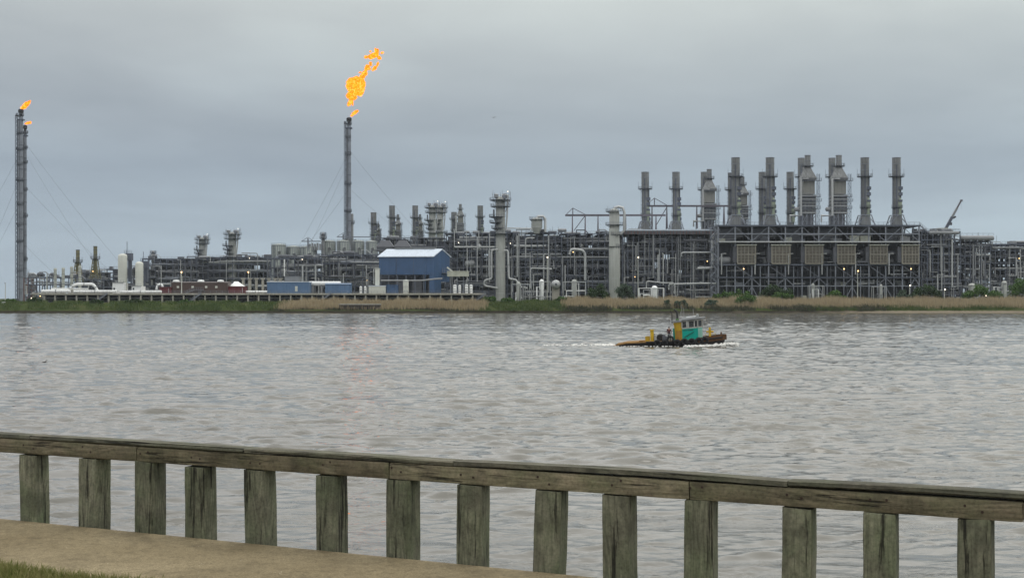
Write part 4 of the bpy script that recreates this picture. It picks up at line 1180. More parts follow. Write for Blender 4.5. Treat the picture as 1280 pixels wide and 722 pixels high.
process_column('tall pale column crowned by dark platforms, right of the blue building', 625.5, 240, 606, 11.6, G_COL)
process_column('pale column with a bent pipe looping over its top, by two round shrubs', 768, 262, 600, 14.0, G_COL, 'gooseneck')
process_column('distant platform crowned column, shorter and left one of the hazy pair', 253, 293, 840, 8.6, G_COL, sc=.62)
process_column('distant platform crowned column, taller and right one of the hazy pair', 290.5, 286, 825, 10, G_COL, sc=.68)

# overhead drum with gooseneck between the two front columns
def overhead_drum():
    Y = 630; x = wx(671, Y); u = Y / F
    root = thing('overhead_drum', 'squat pale drum with a bent pipe on the rack right of the tall column', 'drum', (x, Y, wz(292, Y)))
    r = 6.8 * u
    MB().lathe(x, Y, [(r * .5, wz(292, Y)), (r * .75, wz(288, Y)), (r, wz(284, Y)), (r, wz(274, Y)), (r * .7, wz(272.6, Y)), (.05, wz(272, Y))], 20).build('shell', PALE, root, True)
    ring_platform(x, Y, wz(274, Y), r, r * 1.4, root); bands(x, Y, r, [wz(279, Y), wz(284, Y)], root, LPIPE)
    MB().path([(x, Y - 1, wz(272.4, Y)), (x + 1, Y - 1, wz(270.5, Y)), (x + 8 * u, Y - 1, wz(270.5, Y)), (x + 10.5 * u, Y - 1, wz(273.5, Y)), (x + 10.5 * u, Y - 1, wz(290, Y))], .6, 10).build('gooseneck_pipe', LPIPE, root, True)
    MB().lathe(x + .4, Y, [(.05, wz(269.6, Y)), (.5, wz(269.8, Y)), (.5, wz(271.5, Y)), (.05, wz(272, Y))], 8).build('valve', DPIPE, root, True)
overhead_drum()

# ---- white and light pipes standing in front of the racks
def free_pipe(label, pts, rpx, Y, m=None, name='process_pipe', group='light process pipes in front of the racks'):
    P = [Vector((wx(a, Y), Y, wz(b_, Y))) for a, b_ in pts]
    base = min(P, key=lambda v: v.z)
    # round the corners
    Q = [P[0]]
    for a, b_, c in zip(P, P[1:], P[2:]):
        d = min(1.0, (b_ - a).length * .4, (c - b_).length * .4)
        Q += [b_ + (a - b_).normalized() * d, b_ + ((a - b_).normalized() + (c - b_).normalized()) * d * .29, b_ + (c - b_).normalized() * d]
    Q.append(P[-1])
    b = MB().path(Q, rpx / F * Y, 8)
    root = thing(name, label, 'pipe', base, group)
    b.build('run', m or LPIPE, root, True)
    fl = MB()
    for p, q in zip(P, P[1:]):
        c = p.lerp(q, .5); t_ = (q - p).normalized() * .12
        fl.tube(c - t_, c + t_, rpx / F * Y * 1.4, 10)
    fl.build('flange', MPIPE, root, True)
    return root
free_pipe('light stepped pipe descending left of the tall platform topped column', [(622, 312), (614.5, 312), (614.5, 349), (606, 349.5), (605, 357), (622, 360)], 1.2, 603)
free_pipe('light stepped pipe descending right of the tall platform topped column', [(630, 313), (635, 313), (636, 348.5), (646, 349.5), (648, 358.5), (659, 360)], 1.2, 603)
free_pipe('thick light pipe bending down beside the lattice near the round drum end', [(712, 318), (714, 311), (728.5, 312.5), (731.5, 318), (731.5, 350)], 1.5, 612)
free_pipe('thick light pipe dropping from the deck left of the stair tower', [(897, 292), (892, 292.5), (890.5, 297), (890.5, 335), (872, 335.2)], 1.6, 604)
free_pipe('level light pipe under the white roof line, mid rack', [(852, 320), (852, 315.5), (889, 315.5)], .9, 606)
free_pipe('long light pipe looping above the reeds right of the shrubs', [(836, 362), (836, 355), (880, 354), (895, 354)], 1.0, 598)
free_pipe('light pipe loop on the ground left of the stair tower', [(843, 367), (843, 353.5), (828, 353.5), (808, 351), (808, 360)], .8, 596)
free_pipe('slim upright light pipe, left one of a close pair', [(822.5, 318), (822.5, 352)], .7, 607)
free_pipe('slim upright light pipe, right one of a close pair', [(827.5, 317), (829, 317), (829, 356)], .7, 607)
free_pipe('thin light pipe stepping over the racks between the two front columns', [(690, 336), (663, 335), (663, 360)], .9, 616)
free_pipe('thin light frame of pipe high on the rack right of the tall column', [(657, 322), (657, 297.5), (668, 297.5)], .8, 620)
free_pipe('light handrail pipe line right of the tall column head', [(634, 285), (665, 285.5), (665, 290)], .7, 612)
free_pipe('long level pipe passing under the blue building', [(476, 350.5), (527, 350.5), (544, 348.5), (553, 348)], 1.0, 566, MPIPE)
free_pipe('thin light pipe crossing behind the distant right column', [(302, 316), (322, 316.5), (322, 338), (300, 338.5)], .55, 800, MPIPE)
free_pipe('slim white pole with a thick foot before the ribbed tanks', [(355.5, 324), (355.5, 345)], .8, 636, WHITE)
for k, (q, t0) in enumerate(((596.5, 296), (612, 292), (584, 310), (645, 296), (690, 300))):
    free_pipe(('thin upright pipe in front of the dark rack by the tan box', 'thin upright pipe just left of the tall column', 'thin upright pipe right of the blue gable', 'thin upright pipe a little right of the tall column', 'thin upright pipe above the round drum end')[k], [(q, t0), (q, 352)], .6, 632)
for k, q in enumerate((568, 583, 598.5)):
    free_pipe(('left', 'middle', 'right')[k] + ' of three thin vent risers on the roofline behind the blue gable', [(q, 308), (q, 288)], .55, 637)

def drum_end():
    Y = 610; root = thing('storage_drum', 'round end of a big horizontal grey drum low between the front columns', 'drum', (wx(695, Y), Y, wz(362, Y)))
    r = 5.6 / F * Y; x, z = wx(695, Y), wz(355.2, Y); b = MB(); n = 20
    prof = [(-1.6, .05), (-1.4, .5), (-.9, .82), (0, 1), (9, 1)]
    rings = [b._ring(Vector((x, Y + dy, z)), Vector((1, 0, 0)), Vector((0, 0, 1)), r * k, n) for dy, k in prof]
    for a, c in zip(rings, rings[1:]):
        for i in range(n): b.f.append((a + i, a + (i + 1) % n, c + (i + 1) % n, c + i))
    b.build('shell', LPIPE, root, True)
    MB().tube((x, Y - 2.1, z), (x, Y - 1.4, z), .55, 12).build('manway', DPIPE, root, True)
    s = MB()
    for dy in (1, 7): s.box(x - r * .8, x + r * .8, Y + dy, Y + dy + .6, GZ, z - r * .6)
    s.build('saddle', CONC, root)
drum_end()
def ground_skid(label, p0, p1, pyt, Y, seed, m=LPIPE):
    r = random.Random(seed); x0, x1 = wx(p0, Y), wx(p1, Y); zt = wz(pyt, Y)
    root = thing('piping_skid', label, 'piping skid', ((x0 + x1) / 2, Y, GZ), 'low piping skids at the edge of the plant')
    f = MB()
    for x in (x0, (x0 + x1) / 2, x1):
        for y in (Y, Y + 3): f.bar((x, y, GZ - .5), (x, y, zt), .25)
    for y in (Y, Y + 3): f.bar((x0, y, zt), (x1, y, zt), .3)
    f.build('frame', m, root)
    for k in range(5):
        z = lerp(GZ + .6, zt - .5, r.random()); a = r.uniform(x0, lerp(x0, x1, .5)); e = r.uniform(a + 1, x1)
        MB().path([(a, Y + r.uniform(0, 3), GZ), (a, Y + .5 + k * .4, z), (e, Y + .5 + k * .4, z), (e, Y + .5 + k * .4, GZ)], r.uniform(.12, .3), 8).build('pipe', r.choice((LPIPE, WHITE, MPIPE)), root, True)
    rr = (x1 - x0) * .12
    MB().lathe(lerp(x0, x1, r.uniform(.25, .75)), Y + 1.5, [(rr * .6, GZ), (rr, GZ + .8), (rr, zt + .4), (rr * .6, zt + 1.0), (.05, zt + 1.2)], 12).build('vessel', r.choice((PALE, WHITE)), root, True)
ground_skid('white piping skid beside the right round shrub', 799, 830, 360, 588, 1, WHITE)
ground_skid('grey piping skid right of the tall column foot', 640, 662, 355, 598, 2)
ground_skid('grey piping skid left of the round drum end', 664, 688, 352, 600, 3)
ground_skid('grey piping skid between drum end and left round shrub', 704, 732, 352, 602, 4)
ground_skid('pale fenced skid at the right edge above the green bushes', 1192, 1230, 357, 592, 5, MPIPE)
ground_skid('pale fenced skid behind the dark bush at the right edge', 1240, 1268, 354, 592, 6, MPIPE)
ground_skid('low pipe skid under the middle filter houses', 1012, 1030, 357, 594, 8)
ground_skid('low pipe skid under the fifth filter house', 1092, 1108, 358, 594, 9)

# ---- blue building on stilts
def blue_building():
    Y = 578.0; x0, x1, xg = wx(473, Y), wx(542.5, Y), wx(561, Y)
    ze, zr, zb = wz(320, Y), wz(311.5, Y), wz(343, Y)
    dep = 17.0
    root = thing('blue_building', 'large blue clad building on stilts with a white roof', 'building', ((x0 + x1) / 2, Y + dep / 2, GZ))
    # plan turned so that the right gable shows: the ridge runs along the long side
    ang = R(-26)
    lx = (x1 - x0) / math.cos(ang); 
    ex = Vector((math.cos(0.14), math.sin(0.14), 0)); ey = Vector((math.sin(R(38)), math.cos(R(38)), 0))
    A = Vector((x1, Y, 0)); Lw = (x1 - x0) / ex.x; Dw = (xg - x1) / ey.x * 1.0
    P = lambda a, d, z: A - ex * (Lw * a) + ey * (Dw * d) + Vector((0, 0, z))
    # ex points right and towards the back; swing the left end away from the water slightly
    P = lambda a, d, z: A + Vector((-(x1 - x0) * a, 3.0 * a, 0)) + ey * (Dw * d) + Vector((0, 0, z))
    zrid = zr + .05
    w = MB()
    F_ = [P(1, 0, zb), P(0, 0, zb), P(0, 1, zb), P(1, 1, zb)]
    Tt = [P(1, 0, ze), P(0, 0, ze), P(0, 1, ze), P(1, 1, ze)]
    w.v += [tuple(v) for v in F_ + Tt + [P(1, .5, zrid - .1), P(0, .5, zrid - .1)]]
    w.f += [(0, 1, 5, 4), (1, 2, 6, 9, 5), (2, 3, 7, 6), (3, 0, 4, 8, 7), (3, 2, 1, 0)]
    w.build('wall', BLUE, root)
    rf = MB(); th = Vector((0, 0, .35)); o = .04
    for d0, d1 in ((-.06, .5), (1.06, .5)):
        sl = (ze - zrid) * .12
        a = [P(1.012, d0, ze + sl), P(-.012, d0, ze + sl), P(-.012, d1, zrid), P(1.012, d1, zrid)]
        rf.prism(a, th)
    rf.build('roof', ROOFW, root)
    MB().prism([P(.85, .46, zrid + .35), P(.12, .46, zrid + .35), P(.12, .54, zrid + .35), P(.85, .54, zrid + .35)], (0, 0, .55)).build('ridge_vent', MPIPE, root)
    # lower right end wall reaching down
    lw = MB(); zlow = wz(366, Y)
    q = [P(0.0, 0.02, zlow), P(0.0, .45, zlow), P(0.0, .45, zb + .1), P(0.0, 0.02, zb + .1)]
    lw.prism(q, P(.09, 0, 0) - P(0, 0, 0)); lw.build('stair_enclosure', BLUE, root)
    lw2 = MB(); q = [P(-.0, .5, wz(352, Y)), P(-.0, .98, wz(352, Y)), P(0, .98, zb + .1), P(0, .5, zb + .1)]
    lw2.prism(q, P(.03, 0, 0) - P(0, 0, 0)); lw2.build('end_panel', BLUE, root)
    for a in (.02, .2, .36, .52, .68, .84, .98):
        for d in (.05, .9):
            p = P(a, d, 0); MB().box(p.x - .25, p.x + .25, p.y - .25, p.y + .25, GZ - .5, zb + .05).build('stilt', STEEL, root)
    for a in (.37, .68):
        s = MB(); s.prism([P(a, -.012, zb), P(a - .004, -.012, zb), P(a - .004, -.012, ze - .3), P(a, -.012, ze - .3)], (0, .12, 0)); s.build('seam_cover', DPIPE, root)
    for a in (.15, .45, .75):
        p = P(a, .5, 0); MB().box(p.x - 2.2, p.x + 2.2, p.y - 2, p.y + 2, GZ, wz(349, Y)).build('compressor_skid', DPIPE, root)
    MB().box(x0, wx(540, Y), Y + 13, Y + 13.3, GZ, zb - .3).build('under_shade_sheet', CLAD, root)  # dark sheet standing in for the shade beneath the building
    p = P(.15, -.03, 0); MB().bar((p.x, p.y, zlow), (p.x, p.y, wz(331, Y)), .2).build('downpipe', BLUE2, root)
    # landing at the gable
    p = P(-.03, .6, 0); fb = MB().box(p.x - 1.2, p.x + 3.2, p.y - 1.5, p.y + 1.5, wz(341, Y), wz(340.4, Y)); fb.rail([(p.x - 1.2, p.y - 1.5, wz(340.4, Y)), (p.x + 3.2, p.y - 1.5, wz(340.4, Y))], 2.0, .12, 1.0)
    fb.build('landing', STEEL2, root)
    MB().bar((p.x + 1.0, p.y - 1.6, wz(333.5, Y)), (p.x + 3.6, p.y - 1.6, wz(339.5, Y)), .7).build('canopy', CREAM, root)
blue_building()

# ---- tanks
def ribbed_tank(label, p0, p1, pyt, pyb, Y, vent=True):
    x = wx((p0 + p1) / 2, Y); r = (p1 - p0) / 2 / F * Y; z0, z1 = wz(pyb, Y), wz(pyt, Y)
    root = thing('ribbed_tank', label, 'tank', (x, Y, GZ), 'pale green ribbed tanks in a row')
    sh = MB().lathe(x, Y, [(r, GZ), (r, z1), (r * .96, z1 + .3), (.05, z1 + 1.0)], 28).build('shell', TANKG, root, True)
    b = MB()
    for a in range(0, 360, 15):
        c, s = math.cos(R(a)), math.sin(R(a)); b.bar((x + r * 1.008 * c, Y + r * 1.008 * s, GZ), (x + r * 1.008 * c, Y + r * 1.008 * s, z1), .22)
    b.build('wall_rib', STEEL2, root)
    bands(x, Y, r, [z1 - .2, lerp(GZ, z1, .8), lerp(GZ, z1, .6)], root)
    h = MB().rail([(x + r * math.cos(R(a)), Y + r * math.sin(R(a)), z1) for a in range(180, 361, 20)], 1.1, .08, 2.6).build('railing', STEEL2, root)
    ladder(x - r * .5, Y - r * .95, GZ, z1, root)
    if vent:
        MB().path([(x + r * .1, Y - r * 1.05, z1 - 6), (x + r * .1, Y - r * 1.1, z1 - 3.6), (x + r * .4, Y - r * 1.1, z1 - 3.2), (x + r * .55, Y - r * 1.1, z1 - 4.6)], .28, 8).build('outlet_pipe', MPIPE, root, True)
for k, (a, b_, t_, bt, lb) in enumerate(((339.5, 357.5, 306.5, 320, 'ribbed tank at the left end of the row, taller than its neighbour'), (358.5, 375.5, 309, 318, 'ribbed tank second from the left, near the slim white pole'), (376, 396, 309, 318, 'ribbed tank third from left, with a jib frame on top'),
        (402, 419.5, 302, 332, 'tall ribbed tank left of the single flare stack'), (421, 437.5, 302, 332, 'tall ribbed tank directly under the single flare stack'), (440, 455.5, 302, 330, 'tall ribbed tank just right of the single flare stack'), (457, 472, 302.5, 318, 'ribbed tank at the right end of the row by dark hoods'))):
    ribbed_tank(lb, a, b_, t_, bt, 690 + (k % 2) * 4)
def jib(label, px_, py0, Y, w):
    x = wx(px_, Y); u = Y / F; z = wz(py0, Y)
    root = thing('jib_frame', label, 'jib crane', (x, Y, wz(py0 + 12, Y)), 'small jib frames over the tanks')
    MB().bar((x, Y, wz(py0 + 12, Y)), (x, Y, z + 3.5 * u), .7).build('mast', STEEL2, root)
    b = MB().bar((x - 8 * u, Y, z), (x + w * u, Y, z), .5); b.bar((x - 8 * u, Y, z), (x, Y, z + 5 * u), .25); b.bar((x, Y, z + 5 * u), (x + 6 * u, Y, z + .3), .25)
    b.build('jib_arm', STEEL2, root)
    s = MB()
    for k in range(5): s.box(x + (1 + k * 3.2) * u, x + (2.9 + k * 3.2) * u, Y, Y + 2, wz(py0 + 11, Y), wz(py0 + 3 - (k % 2), Y))
    s.build('valve_stack', r_ if False else MPIPE, root)
jib('small jib frame with valves over the third ribbed tank', 385, 301.5, 686, 16)
jib('long low jib beam beside the single flare stack', 429, 296, 700, 44)
def basket_tower(label, px_, pyt, pyb, Y):
    x = wx(px_, Y); u = Y / F
    root = thing('vent_tower', label, 'vent tower', (x, Y, GZ), 'small vent towers with basket platforms')
    MB().lathe(x, Y, [(2.2 * u, GZ), (2.0 * u, wz(pyt + 8, Y)), (2.6 * u, wz(pyt + 5, Y)), (1.6 * u, wz(pyt + 1, Y)), (.05, wz(pyt, Y))], 12).build('shaft', MPIPE, root, True)
    for dz, ro in ((2.5, 3.6), (7, 4.6)): ring_platform(x, Y, wz(pyt + dz, Y), 1.8 * u, ro * u, root)
    f = MB()
    for a in range(0, 360, 60): f.bar((x + 2 * u * math.cos(R(a)), Y + 2 * u * math.sin(R(a)), wz(pyt + 10, Y)), (x + 4.4 * u * math.cos(R(a)), Y + 4.4 * u * math.sin(R(a)), wz(pyt + 1, Y)), .14)
    f.build('basket_frame', STEEL2, root)
basket_tower('small basket topped vent tower over the tall ribbed tanks', 404, 290.5, 305, 688)
basket_tower('small basket topped vent tower right of the cream vessels', 191.5, 313, 330, 800)
def hood(label, p0, p1, pyt, pyb, Y):
    root = thing('cooler_hood', label, 'cooler hood', (wx((p0 + p1) / 2, Y), Y + 5, wz(pyb, Y)), 'dark hip shaped hoods behind the blue roof')
    x0, x1 = wx(p0, Y), wx(p1, Y); z0, z1 = wz(pyb, Y), wz(pyt, Y); dx = (x1 - x0) * .28
    b = MB(); b.v += [(x0, Y, z0), (x1, Y, z0), (x1, Y + 10, z0), (x0, Y + 10, z0), (x0 + dx, Y + 3, z1), (x1 - dx, Y + 3, z1), (x1 - dx, Y + 7, z1), (x0 + dx, Y + 7, z1)]
    b.f += [(0, 1, 5, 4), (1, 2, 6, 5), (2, 3, 7, 6), (3, 0, 4, 7), (4, 5, 6, 7), (3, 2, 1, 0)]
    b.build('hood', CLAD, root)
    MB().box(x0 + .3, x1 - .3, Y + .3, Y + 9.7, z0 - 2.2, z0 - .02).build('fan_box', DPIPE, root)
hood('dark hip shaped hood, left of two behind the blue roof', 470, 492, 300, 308.5, 660)
hood('dark hip shaped hood, right of two behind the blue roof', 492, 513, 300, 308.5, 660)

# ---- distant stacks on the left of centre
FARG = 'hazy distant exhaust stacks left of centre'
turbine_stack('distant stack at the left end of the hazy group, shorter than the next', 467, 265.5, 860, 7.2, 302, 279, FARG, False)
turbine_stack('distant stack second from left in the hazy group', 490, 257, 880, 7.2, 300, 271.5, FARG, False)
turbine_stack('distant stack third from left in the hazy group', 519, 257, 890, 7.2, 300, 272, FARG, False)
turbine_stack('pale distant stack just right of the bushy tower cluster', 567.5, 265, 1010, 7, 295, 274, FARG, False)
turbine_stack('pale distant stack alone on the right of the hazy group', 600.3, 257, 960, 7, 295, 271, FARG, False)
for (q, t_, Y, s_, lb) in ((497.5, 268, 895, .40, 'distant unit close right of the second hazy stack'), (525, 268, 905, .40, 'distant unit close right of the third hazy stack'), (575.5, 255, 1000, .48, 'pale distant cone topped unit between bushy cluster and lone hazy stack'), (473, 279, 870, .28, 'distant unit close right of the shortest hazy stack')):
    heat_recovery_unit(lb, q, t_, Y, 'hazy distant heat recovery units', s_)
process_column('distant bushy tower, left half of the twin cluster with many platforms', 540.5, 252, 850, 8.5, G_COL, sc=.75)
process_column('distant bushy tower, right half of the twin cluster with many platforms', 550, 252.5, 880, 8.5, G_COL, sc=.72)

# ---- flares
def lattice(b, x, y, z0, z1, w, st, bw=.14):
    cs = [(x + w * math.cos(R(a)), y + w * math.sin(R(a))) for a in (90, 210, 330)]
    for c in cs: b.bar((*c, z0), (*c, z1), bw * 1.4)
    z = z0; k = 0
    while z < z1 - .1:
        zz = min(z + st, z1)
        for i in range(3):
            a, c = cs[i], cs[(i + 1) % 3]
            b.bar((*a, z), (*c, zz), bw); b.bar((*a, zz), (*c, zz), bw)
        z = zz; k += 1
def flare_stack(label, pxr, pyt, Y, rpx, lat_px, group, plats, lat_top, second=None):
    x = wx(pxr, Y); u = Y / F; zt = wz(pyt, Y); r = rpx * u
    root = thing('flare_stack', label, 'flare stack', (x, Y, GZ), group)
    MB().lathe(x, Y, [(r, GZ), (r, zt - 9 * u), (r * .8, zt - 8.6 * u)], 18, False).build('riser', STEEL2, root, True)
    tip = MB().lathe(x, Y, [(r * .82, zt - 9 * u), (r * .85, zt - 5 * u), (r * 1.25, zt - 4.5 * u), (r * 1.35, zt - 1.2 * u), (r * .9, zt), (r * .7, zt), (r * .7, zt - 4 * u)], 18, False).build('burner_tip', BLACK, root, True)
    bands(x, Y, r, [lerp(GZ, zt, k / 16) for k in range(1, 15)], root, STEEL)
    if lat_px:
        lx = wx(pxr + lat_px, Y); b = MB(); lattice(b, lx, Y - .3, GZ, wz(lat_top, Y), 1.15 * u * 1.35, 2.4)
        b.build('derrick', STEEL, root)
        c = MB()
        for k in range(1, 15): z = lerp(GZ, wz(lat_top, Y), k / 15); c.bar((lx, Y - .3, z), (x, Y, z), .25)
        c.build('guide_arm', STEEL, root)
    for k, (py, ro) in enumerate(plats):
        ring_platform(x + (lat_px or 0) * u * .25, Y, wz(py, Y), r, r * ro, root)
    MB().box(x - r * 1.6, x + r * 1.6, Y - r * 1.2, Y + r * 1.2, zt - 14 * u, zt - 12.5 * u).build('head_platform', STEEL, root)
    if second:
        q, t2, r2 = second; x2 = wx(q, Y + 3)
        MB().lathe(x2, Y + 3, [(r2 * u, GZ), (r2 * u, wz(t2, Y)), (r2 * u * .6, wz(t2 - 1.5, Y))], 14).build('pilot_riser', MPIPE, root, True)
        ring_platform(x2, Y + 3, wz(278, Y), r2 * u, r2 * u * 1.9, root)
    for k in range(3): MB().path([(x - r * 1.1 + .3 * k, Y - r * 1.05, GZ), (x - r * 1.1 + .3 * k, Y - r * 1.05, zt - 14 * u)], .12, 5).build('fuel_line', DPIPE, root, True)
    return root
def guys(label, x, Y, ztop, ends):
    for k, (dx, dy, zz, lb) in enumerate(ends):
        a = Vector((x, Y, zz)); e = Vector((x + dx, Y + dy, GZ)); b = MB(); pts = []
        for i in range(17):
            f = i / 16; p = a.lerp(e, f); p.z -= 4 * .02 * (a - e).length * f * (1 - f); pts.append(p)
        b.path(pts, .05, 4); o = b.build('guy_wire', STEEL2); 
        me = o.data
        tag(o, lb, 'cable', 'thin guy wires staying the flare stacks')
GF = 'flare stacks with burning tips'
fl = flare_stack('taller of the twin flare stacks at the left edge', 26.2, 136.5, 690, 2.5, -5.2, GF, ((144.5, 1.9), (167, 1.6), (187, 1.8), (205.5, 1.6), (225, 1.9), (255, 1.6), (281, 1.6), (302, 1.6), (338, 1.6)), 144)
f2 = flare_stack('shorter twin flare stack tucked behind the taller one', 31.4, 156.5, 700, 1.9, 0, GF, ((166, 1.9), (185, 1.6), (203, 1.7), (237, 1.6), (270, 1.8), (324, 1.6)), 150)
f3 = flare_stack('single flare stack near the middle with the great fireball above', 436.3, 147, 730, 2.5, -4.6, GF, ((155, 1.9), (172, 1.5), (193, 1.6), (230, 1.7), (264, 1.9), (300, 1.6)), 152, (440.2, 268, 1.7))
def g3(pxr, Y, lst):
    for (py, qx, qy, dy, lb) in lst:
        x = wx(pxr, Y); a = Vector((x, Y, wz(py, Y)))
        f_ = (wz(py, Y) - GZ) / (wz(py, Y) - wz(qy, Y)); e = Vector((x + (wx(qx, Y) - x) * f_, Y + dy, GZ))
        pts = []
        for i in range(17):
            f = i / 16; p = a.lerp(e, f); p.z -= 4 * .022 * (a - e).length * f * (1 - f); pts.append(p)
        o = MB().path(pts, .052, 4).build('guy_wire', STEEL2); tag(o, lb, 'cable', 'thin guy wires staying the flare stacks')
g3(31, 700, ((178, 118, 290, 12, 'upper outer guy wire running right from the twin flare stacks'), (190, 108, 300, -14, 'upper inner guy wire running right from the twin flare stacks'), (232, 106, 308, 10, 'middle guy wire running right from the twin flare stacks'), (306, 66, 340, 6, 'lowest guy wire running right from the twin flare stacks'),
          (180, 2, 236, -10, 'upper guy wire running left from the twin flare stacks'), (205, 1, 268, 8, 'middle guy wire running left from the twin flare stacks'), (240, 2, 300, -6, 'lower guy wire running left from the twin flare stacks')))
g3(436, 730, ((187, 509, 270, 14, 'upper outer guy wire running right from the single flare stack'), (235, 490, 278, -10, 'lower guy wire running right from the single flare stack'), (190, 372, 300, 12, 'upper outer guy wire running left from the single flare stack'), (200, 392, 300, -16, 'upper inner guy wire running left from the single flare stack'), (236, 384, 300, 10, 'lower guy wire running left from the single flare stack')))

# flames: bodies of burning gas
def flame_mat(name, mott):
    m = bpy.data.materials.new(name); m.use_nodes = True; t = m.node_tree; t.nodes.clear()
    c = N(t, 'ShaderNodeTexCoord')
    a = noise(t, c.outputs['Object'], mott, 3, 0.6, 0.5)
    col = ramp(t, a, [(0.33, (1.5, 0.24, 0.004)), (0.43, (2.2, 0.42, 0.008)), (0.56, (2.8, 0.60, 0.015)), (0.68, (3.2, 1.0, 0.22))])
    e = N(t, 'ShaderNodeEmission'); L(t, col, e.inputs[0]); e.inputs[1].default_value = 1.0
    o = N(t, 'ShaderNodeOutputMaterial'); L(t, e.outputs[0], o.inputs[0]); return m
FLM = flame_mat('burning_gas', 0.9)
import mathutils
def flame(label, Y, lobes, seed, rough=.35, ns=.45):
    """each lobe is a ragged closed body; together they are one flame"""
    import bmesh
    bm = bmesh.new(); r = random.Random(seed); u = Y / F
    for (px_, py_, rx, rz, rot) in lobes:
        mtx = Matrix.Translation((wx(px_, Y), Y + r.uniform(-.4, .4), wz(py_, Y))) @ Matrix.Rotation(rot, 4, 'Y') @ Matrix.Diagonal((rx * u, min(rx, rz) * u * .8, rz * u, 1))
        g = bmesh.ops.create_icosphere(bm, subdivisions=5 if rx > 8 else 4, radius=1.0, matrix=mtx)
        cen = Vector((wx(px_, Y), Y, wz(py_, Y)))
        for v in g['verts']:
            dv = v.co - cen
            n = mathutils.noise.fractal(v.co * ns, 1.0, 2.0, 4) 
            n2 = mathutils.noise.noise(v.co * ns * 2.6 + Vector((9, 3, 1))); q_ = .22 if rx > 8 else (.6 if rx > 5.5 else 1.0)
            v.co = cen + dv * (1 + q_ * (rough * n * 1.5 + rough * .5 * n2) + .10 * mathutils.noise.noise(v.co * ns * 6 + Vector((2, 7, 4))))
    me = bpy.data.meshes.new('gas_flame'); bm.to_mesh(me); bm.free(); me.materials.append(FLM)
    o = bpy.data.objects.new('gas_flame', me); COL.objects.link(o)
    tag(o, label, 'flame', 'orange gas flames over the flare tips'); return o
flame('huge round fireball with a torn tail drifting above the middle flare stack', 730,
      [(444.3, 107.5, 11.6, 10.2, 0), (447, 104.5, 9.4, 8.6, 0), (441.5, 104.5, 8.6, 7.6, 0), (440, 119, 6.2, 6.5, 0), (449.5, 113, 6, 7, .3), (436.5, 129.5, 2.2, 4.0, .2), (440.5, 128.8, 1.6, 4.0, -.2),
       (452.8, 96.5, 3.6, 3.0, -.4), (456, 92, 3.6, 2.8, -.6), (450, 90.6, 2.0, 1.3, -.3), (459, 85, 4.4, 3.2, -.9), (463.3, 80.5, 2.4, 2.4, -.6), (467.8, 86, 3.8, 2.0, -.9), (472, 80.5, 1.5, 4.0, .3), (474.5, 72.5, 2.2, 2.6, .3),
       (466.5, 69.5, 6.4, 3.4, -.45), (471.3, 64.5, 2.4, 3.6, -.3), (458, 71.6, 3.6, 1.6, .05), (477.6, 66, 2.2, 1.4, -.2), (469.5, 61.6, 1.0, 1.8, -.4), (463, 64.5, 1.4, .9, 0)], 5, .42, .5)
flame('small leaning flame at the tip of the middle flare stack', 730, [(443.2, 141, 4.4, 2.1, -.65), (440.2, 144, 2.0, 1.4, -.4), (446.2, 139, 1.5, 1.5, -.5)], 6, .35, .7)
flame('leaning flame on the taller twin flare stack', 690, [(32.0, 131.6, 6.6, 2.9, -.7), (36.0, 128.5, 3.0, 2.4, -.7), (28.5, 135, 2.6, 1.6, -.6)], 7, .35, .7)
flame('small leaning flame on the shorter twin flare stack', 700, [(35.2, 154, 3.7, 1.5, -.25), (37.5, 153, 1.6, 1.4, 0)], 8, .35, .7)

# ---- left front: trestle and what stands on it
def trestle():
    Y = 560.0; x0, x1 = wx(40, Y), wx(606, Y); zt = wz(366.5, Y); zb = zt - .75
    root = thing('trestle_deck', 'long concrete trestle deck on piles along the left bank', 'trestle', ((x0 + x1) / 2, Y + 8, GZ))
    MB().box(x0, x1, Y, Y + 16, zb, zt).build('deck', CONC, root)
    MB().box(x0, x1, Y - .35, Y - .02, zt - .6, zt + .1).build('edge_beam', CONC, root)
    MB().rail([(x0, Y - .2, zt + .1), (x1, Y - .2, zt + .1)], 1.1, .07, 2.6).build('railing', STEEL2, root)
    p0 = None; n = 42
    for i in range(n + 1):
        for y in (Y + .6, Y + 14):
            if y > Y + 1 and i % 2: continue
            x = lerp(x0 + .6, x1 - .6, i / n)
            if p0 is None: p0 = MB().box(x - .33, x + .33, y - .33, y + .33, 1.0, zb).build('pile', CONC, root); org = (x, y)
            else: copy_part(p0, root, (x - org[0], y - org[1], 0))
    for k, z in enumerate((zb - 1.3, zb - 2.3, zb - 3.0)):
        for q in range(2): MB().tube((x0 + 5, Y + 3 + 3 * q + k, z), (x1 - 5, Y + 3 + 3 * q + k, z), .22 + .08 * q, 8).build('pipe', (LPIPE, DPIPE, MPIPE)[k], root, True)
    MB().box(x0, x1, Y + 15, Y + 15.2, 3.5, zb).build('back_wall', CLAD, root)
    for q in (128, 245, 407, 600):
        s = MB(); x = wx(q, Y); s.bar((x - 4, Y - .9, GZ - 1), (x + 2.5, Y - .9, zt), .5); s.rail([(x - 4, Y - 1.2, GZ - 1), (x + 2.5, Y - 1.2, zt)], 1.1, .08, 1.2); s.build('stair', STEEL2, root)
    return zt
TZ = trestle(); TY = 565.0
def big_pipe(label, pts, rpx, Y, m=WHITE): return free_pipe(label, pts, rpx, Y, m, 'white_pipeline', 'fat white pipelines on the trestle')
big_pipe('fat white pipe on the trestle left of the pipe loop', [(52, 363.8), (88, 363.8)], 1.9, 563)
big_pipe('fat white pipe on the trestle right of the pipe loop', [(92, 364.2), (146, 364)], 1.7, 563)
